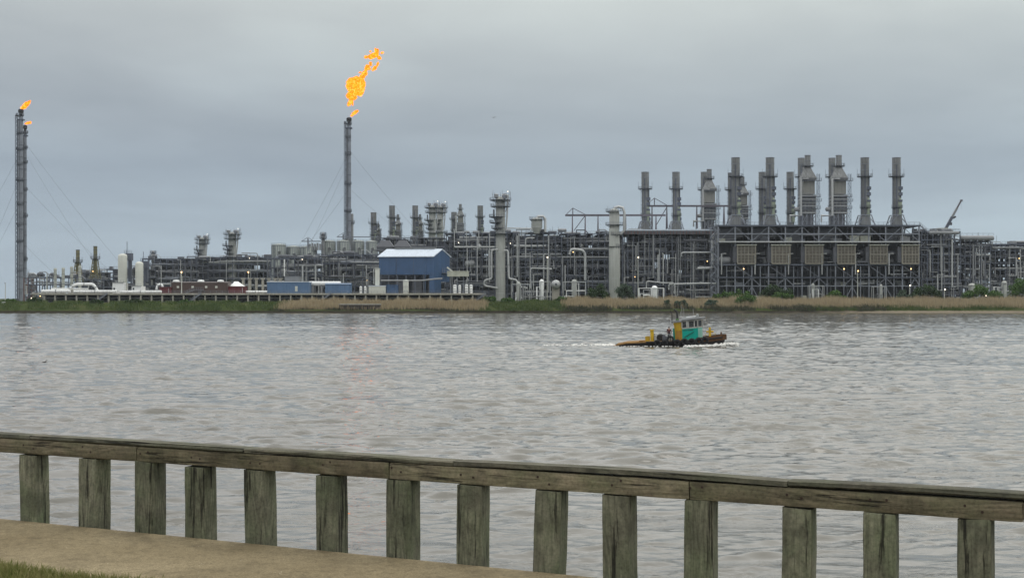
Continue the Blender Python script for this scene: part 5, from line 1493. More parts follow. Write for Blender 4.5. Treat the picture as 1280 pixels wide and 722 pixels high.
big_pipe('fat white pipe running between the two cream vessels', [(150, 364.5), (202, 364.3)], 1.6, 563)
big_pipe('white expansion loop standing above the trestle pipes', [(88, 360.5), (94, 355), (117, 355), (122, 363)], 1.7, 566)
big_pipe('thinner white pipe behind the fat ones left of the loop', [(64, 361), (110, 361)], 1.0, 568)
big_pipe('white upright bend beside the dark red container', [(196, 366), (196, 358), (199, 355), (203, 356), (203, 361)], 1.5, 566)
big_pipe('white pipe behind the railing right of the red box', [(305, 364.3), (334, 364.3)], 1.3, 566)
for k, (q, t_) in enumerate(((69, 335), (79, 334.5), (89.6, 333), (99.8, 332))):
    Y = 590; x = wx(q, Y); u = Y / F
    root = thing('vent_pipe', ('first white vent stack from the left, behind the fat white pipes', 'second white vent stack from the left, behind the fat white pipes', 'third white vent stack, between second and the olive stack foot', 'fourth white vent stack, overlapping the left olive stack')[k], 'vent stack', (x, Y, GZ), 'four white vent stacks in a row')
    MB().lathe(x, Y, [(1.75 * u, GZ), (1.75 * u, wz(t_ + 3, Y)), (2.0 * u, wz(t_ + 2.5, Y)), (2.0 * u, wz(t_ + 1, Y)), (1.7 * u, wz(t_ + .8, Y)), (1.7 * u, wz(t_, Y)), (1.3 * u, wz(t_, Y)), (1.3 * u, wz(t_ + 5, Y))], 16, False).build('shaft', CREAM, root, True)
    bands(x, Y, 1.75 * u, [wz(t_ + d, Y) for d in (8, 14, 20)], root, MPIPE)
    MB().box(x - 2.2 * u, x + 2.2 * u, Y - 2.2 * u, Y + 2.2 * u, GZ, wz(361, Y)).build('plinth', CONC, root)
def olive_stack(label, q, t_, Y, sc):
    x = wx(q, Y); u = Y / F * sc
    root = thing('boiler_stack', label, 'stack', (x, Y, GZ), 'olive brown stacks on splayed frames')
    z = lambda d: wz(t_, Y) - d * u
    s = MB().lathe(x, Y, [(2.4 * u, z(36)), (2.4 * u, z(0)), (2.0 * u, z(0)), (2.0 * u, z(3))], 16, False).build('shaft', OLIVE, root, True)
    bands(x, Y, 2.4 * u, [z(.5), z(5), z(11), z(14)], s, STEEL)
    ring_platform(x, Y, z(16), 2.4 * u, 6.0 * u, root)
    f = MB()
    for sx in (-1, 1):
        for sy in (-1, 1): f.bar((x + sx * 5.2 * u, Y + sy * 5.2 * u, z(42)), (x + sx * 2.4 * u, Y + sy * 2.4 * u, z(17)), .4)
        for k in range(5):
            z0, z1 = z(42 - 5 * k), z(37 - 5 * k); w0, w1 = lerp(5.2, 2.4, k / 5) * u, lerp(5.2, 2.4, (k + 1) / 5) * u
            f.bar((x - w0 * sx, Y - w0, z0), (x + w1 * sx, Y - w1, z1), .22); f.bar((x - w1, Y - sx * w1, z1), (x + w1, Y - sx * w1, z1), .24)
    f.build('splayed_frame', OLIVE, root)
    for sx in (-1, 1): MB().bar((x + sx * 5.6 * u, Y, z(15)), (x + sx * 5.6 * u, Y, z(9.5)), .12).build('lightning_rod', STEEL, root)
    MB().lathe(x - 2.4 * u, Y - 3 * u, [(.05, z(32)), (.35, z(32.6)), (.05, z(33.2))], 8).build('lamp', LAMP, root, True)
olive_stack('olive brown stack behind the fourth white vent stack', 97.3, 312, 660, .95)
olive_stack('taller olive brown stack left of the cream vessels', 119.2, 307.5, 660, .97)
def cream_vessel(label, q, t_, w, bx0, bx1, bt):
    Y = 566; x = wx(q, Y); r = w / 2 / F * Y; u = Y / F
    root = thing('cream_vessel', label, 'vessel', (x, Y, TZ), 'cream upright vessels on white box plinths')
    zt = wz(t_, Y)
    MB().lathe(x, Y + 4, [(r * .96, TZ), (r * .96, wz(352, Y)), (r, wz(351, Y)), (r, zt - 1.2), (r * .85, zt - .5), (r * .5, zt - .1), (.05, zt)], 24).build('shell', CREAM, root, True)
    MB().box(wx(bx0, Y), wx(bx1, Y), Y - .5, Y + 6, TZ + .01, wz(bt, Y)).build('plinth_house', WHITE, root)
    MB().box(wx(bx0 + 1.2, Y), wx(bx0 + 3.2, Y), Y - .56, Y - .5, wz(362, Y), wz(359.5, Y)).build('window', GLASS, root)
    MB().box(wx(bx0, Y) - .3, wx(bx1, Y) + .3, Y - .9, Y - .4, wz(bt, Y), wz(bt, Y) + .2).build('balcony', MPIPE, root)
    MB().rail([(wx(bx0, Y), Y - .8, wz(bt, Y)), (wx(bx1, Y), Y - .8, wz(bt, Y))], 1.1, .08, 1.2).build('railing', STEEL2, root)
    ladder(x + r + .3, Y + 4, wz(bt, Y), zt, root)
    xr = x + r * .5
    b = MB().box(xr - 1.0, xr + 2.2, Y + 6, Y + 9, zt - 3, zt + .3); b.rail([(xr - 1, Y + 6, zt + .3), (xr + 2.2, Y + 6, zt + .3)], 1.2, .1, 1.0); b.bar((xr, Y + 7, zt), (xr, Y + 7, zt + 5.5 if w > 11 else zt + 4.5), .2)
    b.box(xr + .6, xr + 2.0, Y + 6.4, Y + 8, wz(352, Y), zt - 3)
    b.build('access_tower', STEEL, root)
cream_vessel('wider cream upright vessel with a domed top', 150, 316.5, 11.6, 141, 155, 353)
cream_vessel('slimmer cream upright vessel with a flat top, left of the red container', 171, 326.5, 10.2, 165, 177, 357.5)
def shed(name, label, cat, p0, p1, pyt, pyb, Y, dep, m, roof, rise=0.0, extras='', group=None):
    x0, x1 = wx(p0, Y), wx(p1, Y); z0, z1 = TZ if pyb is None else wz(pyb, Y), wz(pyt, Y)
    root = thing(name, label, cat, ((x0 + x1) / 2, Y + dep / 2, z0), group)
    MB().box(x0, x1, Y, Y + dep, z0 + .02, z1).build('wall', m, root)
    if rise:
        MB().prism([(x0 - .2, Y - .25, z1), (x0 - .2, Y + dep / 2, z1 + rise), (x0 - .2, Y + dep + .25, z1), (x0 - .2, Y + dep + .25, z1 - .15), (x0 - .2, Y - .25, z1 - .15)], (x1 - x0 + .4, 0, 0)).build('roof', roof, root)
    else:
        MB().box(x0 - .15, x1 + .15, Y - .2, Y + dep + .2, z1 + .01, z1 + .3).build('roof', roof, root)
    if 'd' in extras:
        dx = lerp(x0, x1, .70); d = MB().box(dx - .55, dx + .55, Y - .08, Y - .005, z0 + .9, z0 + 3.2).build('door', CREAM, root)
        MB().box(dx + .3, dx + .42, Y - .12, Y - .081, z0 + 1.9, z0 + 2.1).build('handle', BLACK, d)
    if 'v' in extras:
        for q in (.06, .5, .85):
            c = lerp(x0, x1, q); MB().lathe(c, Y + dep * .4, [(1.5, z1 + .31), (1.5, z1 + .8), (1.2, z1 + 1.1), (.05, z1 + 1.25)], 14).build('roof_vent', WHITE, root, True)
        for q in (.12, .38, .62, .80):
            c = lerp(x0, x1, q); w_ = MB().box(c - .5, c + .5, Y - .07, Y - .005, z0 + 2.4, z0 + 3.3).build('window', CREAM, root)
        st = MB(); c = lerp(x0, x1, .42); st.bar((c - 4, Y - 1, z0), (c, Y - 1, z0 + 1.6), .3); st.box(c, c + 4, Y - 1.5, Y - .1, z0 + 1.5, z0 + 1.65); st.rail([(c - 4, Y - 1.4, z0), (c, Y - 1.4, z0 + 1.6), (c + 4, Y - 1.4, z0 + 1.6)], 1.1, .08, 1.0); st.build('entrance_stair', STEEL2, root)
    if 'r' in extras:
        b = MB(); n = int((x1 - x0) / .8)
        for i in range(n + 1): xx = lerp(x0, x1, i / n); b.box(xx - .08, xx + .08, Y - .07, Y - .002, z0 + .1, z1 - .05)
        b.build('side_rib', m, root)
        MB().box(lerp(x0, x1, .80), lerp(x0, x1, .83), Y - .12, Y - .071, z0 + .3, z1 - .3).build('locking_bar', LPIPE, root)
    return root
shed('site_building', 'long brown clad building with white roof vents on the trestle', 'building', 214, 284.5, 353, None, 567, 7, BROWN, BROWN, .4, 'v')
shed('shipping_container', 'dark red container at the left end of the brown building', 'container', 199.5, 213.3, 359.3, None, 565, 3.5, RED, RED, 0, 'r')
shed('shipping_container', 'dark red container below the white tent at the right of the brown building', 'container', 285.5, 307, 358.7, None, 565, 3.5, RED, RED, 0, 'r')
shed('site_building', 'blue flat building with a pale door right of the white pipe', 'building', 334, 386, 352.6, None, 566, 8, BLUE2, ROOFW, 0, 'd')
shed('site_building', 'smaller blue shed standing left of the long white pipe rack', 'building', 406.5, 438, 355, None, 568, 6, BLUE2, BLUE2, .5, '')
shed('site_building', 'grey box house on the roof behind the blue flat building', 'building', 356, 374.5, 346, None, 578, 6, MPIPE, MPIPE, 0, '')
shed('site_building', 'low white office left of the blue building on stilts', 'building', 461, 482, 357.5, None, 570, 5, CREAM, ROOFW, 0, '')
shed('site_building', 'low dark blue shed beneath the large blue building', 'building', 483, 497, 356.5, None, 571, 5, BLUE, BLUE, 0, '')
shed('site_building', 'raised beige green box right of the blue gable', 'building', 559, 585.5, 339.5, 345.3, 572, 6, BEIGE, BEIGE, 0, '')
shed('site_building', 'white narrow panel hut at the left corner of the blue building', 'building', 469, 474, 336, None, 574, 3, CREAM, CREAM, 0, '')
for q in (563, 571, 579): free_pipe(('first', 'second', 'third')[(q - 563) // 8] + ' grey prop under the raised beige green box', [(q, 346), (q, 366)], .55, 575, STEEL2, 'prop', 'props under the beige box')
def tent():
    Y = 572; x0, x1 = wx(284, Y), wx(302, Y); z0, z1 = TZ, wz(351.5, Y)
    root = thing('white_tent', 'white peaked tent roof above the dark red container', 'tent', ((x0 + x1) / 2, Y + 4, z0))
    zm = wz(357.5, Y); b = MB()
    b.v += [(x0, Y, zm), (x1, Y, zm), (x1, Y + 8, zm), (x0, Y + 8, zm), (x0 + 2, Y + 3, z1 - .9), (x1 - 2.6, Y + 3, z1 - .9), (x1 - 2.6, Y + 5, z1), (x0 + 2, Y + 5, z1)]
    b.f += [(0, 1, 5, 4), (1, 2, 6, 5), (2, 3, 7, 6), (3, 0, 4, 7), (4, 5, 6, 7), (3, 2, 1, 0)]
    b.build('canvas', WHITE, root)
    for x in (x0 + .1, x1 - .1):
        for y in (Y + .1, Y + 7.9): MB().bar((x, y, z0), (x, y, zm), .15).build('pole', MPIPE, root)
tent()
def big_tank_lying():
    Y = 574; root = thing('white_vessel', 'long white horizontal vessel behind the smaller blue shed', 'vessel', (wx(408, Y), Y, wz(357, Y)))
    MB().drum(wx(387, Y), wx(425, Y), Y, wz(354.2, Y), 1.0, 14).build('shell', WHITE, root, True)
    b = MB()
    for q in (391, 402, 413, 423): b.box(wx(q, Y) - .35, wx(q, Y) + .35, Y - .8, Y + .8, TZ, wz(354.2, Y) - .5)
    b.build('saddle', MPIPE, root)
big_tank_lying()
def upright_tank(label, q, t_, w, Y, m=WHITE, gooseneck=False, group='small white upright tanks on the trestle'):
    x = wx(q, Y); r = w / 2 / F * Y; zt = wz(t_, Y)
    root = thing('upright_tank', label, 'tank', (x, Y, TZ), group)
    MB().lathe(x, Y, [(r * .9, TZ + .02), (r, TZ + .5), (r, zt - .5), (r * .8, zt - .15), (.05, zt)], 18).build('shell', m, root, True)
    bands(x, Y, r, [TZ + 1, (TZ + zt) / 2, zt - .7], root, LPIPE)
    if gooseneck: MB().path([(x, Y, zt - .1), (x, Y, zt + 1.8), (x + .8, Y, zt + 2.2), (x + .8, Y, zt + 1.2)], .25, 8).build('vent_pipe', MPIPE, root, True)
upright_tank('cream upright tank standing before the stilts of the blue building', 507.3, 349.3, 7, 564, CREAM)
for k, (q, t_, w, gg) in enumerate(((568.6, 355.5, 4.2, True), (574.6, 356, 3.6, False), (583.2, 355, 4.2, True), (588.8, 355.5, 4.0, False), (451, 357.5, 3.2, False), (456.5, 357.5, 3, False))):
    upright_tank(('white tank with a bent vent, left of four by the beige box', 'second white tank of four by the beige box, plain top', 'white tank with a bent vent, third of four by the beige box', 'last white tank of four by the beige box, plain top', 'small white tank, left one beside the white office', 'small white tank, right one beside the white office')[k], q, t_, w, 566 + k % 2, WHITE, gg)
for k, q in enumerate((304, 312.5, 320.5, 328.5, 336, 344, 350.5)):
    Y = 600; x = wx(q, Y)
    o = thing('concrete_pier', ('first', 'second', 'third', 'fourth', 'fifth', 'sixth', 'seventh')[k] + ' pale pier from the left under the hazy pipe rack, above the red container', 'pier', (x, Y, GZ), 'row of pale concrete piers')
    MB().box(x - .5, x + .5, Y - .5, Y + .5, GZ, wz(349, Y)).build('shaft', CONC, o)
    MB().box(x - .9, x + .9, Y - .7, Y + .7, wz(349, Y) + .01, wz(347.6, Y)).build('capital', CONC, o)

def lamp_post(label, q, t_, Y, m, z0=None):
    x = wx(q, Y); zt = wz(t_, Y); z0 = z0 if z0 is not None else GZ
    root = thing('lamp_post', label, 'lamp post', (x, Y, z0), 'lit lamp posts in the plant')
    MB().lathe(x, Y, [(.22, z0), (.13, zt), (.05, zt + .05)], 8).build('pole', CREAM, root, True)
    MB().path([(x, Y, zt - .1), (x + .1, Y - .5, zt + .25)], .07, 5).build('arm', STEEL2, root)
    MB().lathe(x + .1, Y - .6, [(.06, zt + .45), (.24, zt + .32), (.27, zt + .05), (.1, zt - .1)], 10).build('lamp', m, root, True)
lamp_post('lit orange lamp post in front of the brown building', 227, 340.5, 563, LAMP, TZ)
lamp_post('lit orange lamp post beneath the distant right column', 310.5, 340.5, 600, LAMP)
lamp_post('lit lamp post at the foot of the fourth filter house', 1072, 339, 596, LAMP)
lamp_post('lit white lamp post by the bushes under the last filter house', 1137, 357, 592, LAMPW)
lamp_post('lit white lamp post left of the right hand bushes', 1180.5, 362, 590, LAMPW)
lamp_post('lit white lamp post on the dark rack right of the tall column', 684, 322, 605, LAMPW)
lamp_post('lit white lamp post on the dark rack right of the bent pipe column', 797.5, 322, 605, LAMPW)
lamp_post('unlit thin lamp post left of the white vent stacks', 58.6, 341, 590, MPIPE)
lamp_post('unlit thin lamp post at the far left edge', 6.7, 354, 620, MPIPE)

# ---- mobile crane behind the right hand racks
def crane():
    Y = 640; u = Y / F
    root = thing('mobile_crane', 'raised boom of a mobile crane above the right hand racks', 'crane', (wx(1181, Y), Y, wz(300, Y)))
    p = Vector((wx(1182, Y), Y, wz(286, Y))); q = Vector((wx(1201.5, Y), Y, wz(250.5, Y))); d_ = (q - p)
    MB().bar(p, p + d_ * .42, 1.25).build('lower_boom', STEEL, root)
    MB().bar(p + d_ * .40, p + d_ * .74, .95).build('middle_boom', MPIPE, root)
    b = MB(); b.bar(p + d_ * .72, q, .7); b.box(q.x - .5, q.x + .6, Y - .4, Y + .4, q.z - .5, q.z + .4); b.build('boom_head', PURP, root)
    MB().bar(p + d_ * .42 + Vector((.5, 0, -.6)), p + d_ * .5 + Vector((1.1, 0, -.9)), .8).build('winch', BLACK, root)
    hk = Vector((wx(1187.7, Y), Y - 1, wz(278, Y)))
    l_ = MB(); l_.bar(hk, Vector((hk.x, Y - 1, (p + d_ * .4).z)), .12); l_.build('hoist_rope', STEEL, root)
    MB().box(hk.x - .5, hk.x + .5, Y - 1.4, Y - .6, hk.z - 1.4, hk.z).build('hook_block', DPIPE, root)
    MB().box(wx(1172, Y), wx(1184, Y), Y - 1.5, Y + 1.5, wz(291, Y), wz(285, Y)).build('cab', BEIGE, root)
    MB().box(wx(1168, Y), wx(1188, Y), Y - 1.5, Y + 1.5, GZ, wz(291, Y) - .02).build('carrier', DPIPE, root)
    MB().bar(q, Vector((q.x, Y, wz(262, Y))), .06).build('load_line', STEEL, root)
crane()

# ------------------------------------------------------------------ vegetation of the far bank
def ground_z(y):
    pr = [(517.5, -2.0), (519, 0.05), (519.8, 0.55), (521, 1.1), (526, 1.9), (533, 2.9), (542, 3.7), (552, 4.0), (570, 4.2), (9000, 4.25)]
    for (a, za), (b, zb) in zip(pr, pr[1:]):
        if a <= y <= b: return lerp(za, zb, (y - a) / (b - a))
    return 4.2
REED = leaf_mat('dry_reed', [(0.17, 0.135, 0.085), (0.29, 0.235, 0.15), (0.38, 0.31, 0.20), (0.47, 0.40, 0.27)], 0.10, 0.9, 0.2)
MARSH = leaf_mat('marsh_grass', [(0.035, 0.06, 0.02), (0.055, 0.09, 0.026), (0.085, 0.115, 0.035), (0.14, 0.14, 0.06)], 0.12, 0.85, 0.2)
SCRUB = leaf_mat('grey_scrub', [(0.035, 0.04, 0.025), (0.06, 0.065, 0.04), (0.09, 0.085, 0.055)], 0.2, 0.9, 0.15)
def strip_pts(n, p0, p1, ya, yb, seed, clump=None, ends=14):
    r = np.random.RandomState(seed); pts = []
    ph = r.uniform(0, 6.28, 5)
    while len(pts) < n:
        y = r.uniform(ya, yb); p = r.uniform(p0, p1)
        x = wx(p, 540.0)
        if clump:
            d = math.sin(x * .21 + ph[0]) + math.sin(x * .53 + y * .2 + ph[1]) + .7 * math.sin(x * 1.3 + ph[2] + y * .4)
            if r.rand() > 0.5 + clump * d * .5: continue
        e = min(p - p0, p1 - p)
        if e < ends and r.rand() > e / ends: continue
        pts.append((x, y, ground_z(y) - .1))
    return pts
def reed_bed(label, n, p0, p1, ya, yb, h0, h1, seed, name='reeds', m=REED, w=.13, clump=None, lean=.3, cat='reeds', ends=14):
    pts = strip_pts(n, p0, p1, ya, yb, seed, clump, ends)
    xs = np.array([p[0] for p in pts])
    k = 1 + .15 * np.sin(xs * .17 + seed) + .13 * np.sin(xs * .47 + seed * 2) + .10 * np.sin(xs * 1.4) + np.random.RandomState(seed).normal(0, .10, len(xs))
    return blades(name, pts, h0 * k, h1 * k, w, m, lean, 2, label, cat, seed)
reed_bed('tan dry reeds along the bank below the blue buildings', 17000, 350, 612, 521.0, 546, 1.5, 2.8, 21)
reed_bed('tan dry reeds along the bank behind the tug and to the right edge', 38000, 698, 1420, 524, 560, 1.9, 3.1, 22)
reed_bed('green marsh grass on the bank under the concrete trestle', 34000, -180, 362, 520.2, 557, .5, 1.5, 23, 'marsh_grass', MARSH, .16, .5, .6, 'grass')
reed_bed('green marsh grass between the two reed beds', 13000, 596, 712, 520.2, 560, .5, 1.7, 24, 'marsh_grass', MARSH, .16, .5, .6, 'grass')
reed_bed('low green marsh grass along the waterline at the right', 15000, 985, 1420, 520.4, 529.5, .5, 1.5, 25, 'marsh_grass', MARSH, .16, .6, .6, 'grass')
reed_bed('dark grey scrub along the waterline behind the tug', 11000, 690, 1100, 520.2, 528, .6, 1.9, 26, 'scrub', SCRUB, .18, .7, .5, 'scrub')
reed_bed('dark scrub at the foot of the left reed bed', 3500, 345, 600, 520.4, 523.5, .4, 1.1, 27, 'scrub', SCRUB, .18, .6, .5, 'scrub')

BUSHD = leaf_mat('dark_bush_leaves', [(0.018, 0.035, 0.014), (0.03, 0.058, 0.02), (0.05, 0.085, 0.03)], 0.5, 0.6, 0.15)
BUSHG = leaf_mat('bright_bush_leaves', [(0.03, 0.065, 0.015), (0.055, 0.115, 0.022), (0.09, 0.16, 0.04)], 0.5, 0.6, 0.2)
BUSHB = leaf_mat('blue_green_bush_leaves', [(0.03, 0.05, 0.032), (0.05, 0.08, 0.05), (0.075, 0.11, 0.07)], 0.5, 0.6, 0.15)
STEM = mat('shrub_stem', (0.08, 0.06, 0.045), 0.9)
def shrub(label, p, pyt, w, Y, m, n=1700, seed=0, group='shrubs along the far bank', pyb=None, lsz=.78):
    r = np.random.RandomState(seed + 50)
    x = wx(p, Y); gz = ground_z(Y); zt = wz(pyt - 2.5, Y); hw = w / 2 / F * Y; H = zt - gz
    root = thing('shrub', label, 'shrub', (x, Y, gz), group)
    # clumps, then leaves round each clump
    nc = int(9 + hw * 2.2)
    cl = []
    for k in range(nc):
        u = r.uniform(-1, 1); c = x + u * hw * .82
        top = H * (math.sqrt(max(0.05, 1 - (u * .93) ** 2)) * r.uniform(.72, 1.0))
        cz = gz + top * r.uniform(.45, .92); cl.append((c, Y + r.uniform(-.8, .8) * min(hw, 2.5), cz, r.uniform(.5, 1.0) * max(.6, H * .23)))
    V = []; Fc = []; tone = []
    n = int(n * 1.25)
    for k in range(n):
        c = cl[r.randint(nc)]
        d = r.normal(0, 1, 3); d /= np.linalg.norm(d); rad = c[3] * r.uniform(.35, 1.15)
        q = np.array([c[0], c[1], c[2]]) + d * rad * np.array([1.15, 1.1, .95])
        if q[2] < gz: q[2] = gz + r.rand() * .6
        a = r.normal(0, 1, 3); a /= np.linalg.norm(a); b_ = np.cross(a, r.normal(0, 1, 3)); b_ /= np.linalg.norm(b_) + 1e-9
        s = lsz * r.uniform(.5, 1.2)
        i = len(V); V += [tuple(q - a * s * .5), tuple(q + b_ * s * .34), tuple(q + a * s * .5), tuple(q - b_ * s * .34)]
        Fc.append((i, i + 1, i + 2, i + 3)); tone += [float(np.clip(.5 + (c[3] % .37) + r.normal(0, .25), 0, 1))] * 4
    b = MB(); b.v = V; b.f = Fc; o = b.build('foliage', m, root)
    at = o.data.attributes.new('tone', 'FLOAT', 'POINT'); at.data.foreach_set('value', np.array(tone, dtype=np.float32))
    s = MB()
    for c in cl[:8]:
        x0 = x + (c[0] - x) * .35; s.path([(x0, Y, gz - .3), (lerp(x0, c[0], .5), lerp(Y, c[1], .4), lerp(gz, c[2], .55)), c[:3]], .09, 5, .03)
    s.build('stem', STEM, root, True)
    return root
shrub('round dark green shrub left of the bent pipe column foot', 747, 355, 29, 566, BUSHD, 2600, 1)
shrub('dark blue green shrub right of the bent pipe column foot', 781, 357, 28, 566, BUSHB, 2400, 2)
shrub('wide dark rounded shrub under the second filter house', 971, 355, 45, 563, BUSHD, 3200, 3)
shrub('small dark green shrub standing low in front of the reeds, left of the wide one', 933, 364, 24, 531, BUSHG, 2400, 4)
shrub('bright green bush in front of the wide dark shrub', 977, 365, 34, 556, BUSHG, 1800, 5)
shrub('bright green low bush below the fourth filter house', 1043, 363, 30, 562, BUSHG, 1600, 6)
shrub('dull green bush under the right end filter house', 1157, 357, 42, 566, BUSHD, 2400, 7)
shrub('long bright green bush under the mobile crane', 1228, 357, 54, 564, BUSHG, 3000, 8)
shrub('taller green bush cut by the right edge of the photo', 1276, 348, 26, 562, BUSHG, 2400, 9)
shrub('low green bush left of the long bright bush', 1130, 362, 20, 564, BUSHB, 1200, 17)
shrub('pale green bush below the zigzag stair tower', 905, 364, 34, 562, BUSHG, 1300, 18)
shrub('low bright bush behind the small dark shrub', 925, 362, 20, 563, BUSHG, 900, 19)
shrub('blue green shrub behind the roof of the tug, left one', 834, 377, 9, 527, BUSHB, 900, 10)
shrub('blue green shrub behind the roof of the tug, wider right one', 851, 375.5, 18, 527, BUSHB, 1600, 11)
shrub('sparse grey green shrub in the reeds right of the tug', 889, 375, 16, 527, BUSHB, 900, 12)
shrub('green shrub on the bank below the twin flare stacks', 42, 373, 20, 545, BUSHD, 1700, 13)
shrub('small bush at the far left end of the bank', 14, 376, 22, 548, BUSHG, 1500, 14)
shrub('low bush left of the first trestle stair', 122, 375.5, 17, 541, BUSHD, 1500, 15)
shrub('low dark green bush before the cream vessels', 168, 376, 24, 541, BUSHD, 1800, 16)
shrub('low bush before the brown building', 232, 377, 18, 543, BUSHG, 1200, 20)
shrub('bright bush at the end of the trestle beside the tall column', 612, 371, 18, 548, BUSHG, 1400, 21)
shrub('bright low bush right of the tall column foot', 635, 373, 22, 550, BUSHG, 1300, 22)
shrub('dark bush low at the left edge of the right reed bed', 703, 372, 22, 548, BUSHG, 1300, 23)
def dark_rail():
    Y = 522; root = thing('mooring_dolphin', 'low dark timber wall at the foot of the left reeds', 'retaining wall', (wx(450, Y), Y, .5))
    b = MB(); n = 26; x0, x1 = wx(424, Y), wx(476, Y); r = random.Random(4)
    for i in range(n): xa = lerp(x0, x1, i / n); b.box(xa, xa + (x1 - x0) / n - .04, Y - .12, Y + .12, -.8, wz(380.3, Y) - .15)
    b.build('plank_wall', mat('wet_black_timber', (0.035, 0.03, 0.028), 0.8), root)
    MB().box(x0 - .2, x1 + .2, Y - .25, Y + .25, wz(380.3, Y) - .14, wz(379.4, Y)).build('cap', REED if False else CONC, root)
dark_rail()
def bank_sign():
    Y = 540; x = wx(4.5, Y); root = thing('bank_sign', 'white sign board on posts at the far left of the bank', 'sign', (x, Y, ground_z(Y)))
    MB().box(x - .75, x + .75, Y - .04, Y + .04, wz(381, Y), wz(377, Y)).build('board', WHITE, root)
    for s_ in (-.5, .5): MB().box(x + s_ - .06, x + s_ + .06, Y + .05, Y + .17, ground_z(Y) - .3, wz(378, Y)).build('post', CONC, root)
    Y = 538; MB()
    root = thing('bank_barrier', 'white low barrier rail beside the white sign', 'barrier', (wx(12, Y), Y, ground_z(Y)))
    MB().box(wx(0, Y), wx(17.5, Y), Y, Y + .12, wz(383.4, Y), wz(382.3, Y)).build('rail', WHITE, root)
    for q in (1, 6, 11, 16): MB().box(wx(q, Y) - .1, wx(q, Y) + .1, Y + .13, Y + .3, ground_z(Y) - .3, wz(382.6, Y)).build('post', WHITE, root)
bank_sign()

# ------------------------------------------------------------------ the tug
TEAL = mat('teal_paint', (0.0, 0.30, 0.24), 0.45, 0, 0.12, 1.5, streak=0.25)
TEALP = mat('pale_teal_paint', (0.22, 0.46, 0.40), 0.5, 0, 0.12, 1.5, streak=0.3)
YELL = mat('worn_yellow_paint', (0.46, 0.30, 0.02), 0.55, 0, 0.25, 2.0, streak=0.5)
YELL2 = mat('bright_yellow_paint', (0.58, 0.38, 0.02), 0.5, 0, 0.2, 2.0, streak=0.3)
HULLM = mat('black_hull_paint', (0.02, 0.019, 0.02), 0.5, 0, 0.4, 1.5)
RUST = mat('rusty_brown_bulwark', (0.085, 0.042, 0.018), 0.8, 0, 0.5, 2.2)
DECKM = mat('tan_rusty_deck', (0.30, 0.17, 0.06), 0.75, 0, 0.35, 1.6)
RUBBER = mat('old_tyre_rubber', (0.018, 0.018, 0.019), 0.85, 0, 0.3, 3)
GREENP = mat('green_paint', (0.05, 0.13, 0.03), 0.5)
DIRTY = mat('grimy_white_paint', (0.42, 0.42, 0.39), 0.6, 0, 0.25, 2.0, streak=0.6)
def window_glass():
    m = bpy.data.materials.new('wheelhouse_glass'); m.use_nodes = True; t = m.node_tree; b = t.nodes['Principled BSDF']
    b.inputs['Base Color'].default_value = (.03, .035, .04, 1); b.inputs['Roughness'].default_value = .05; b.inputs['Alpha'].default_value = .45
    return m
WGLASS = window_glass()
TUG = Vector((wx(838, 161.0), 161.0, 0.02)); TYAW = R(-7); TPITCH = R(-1.6)
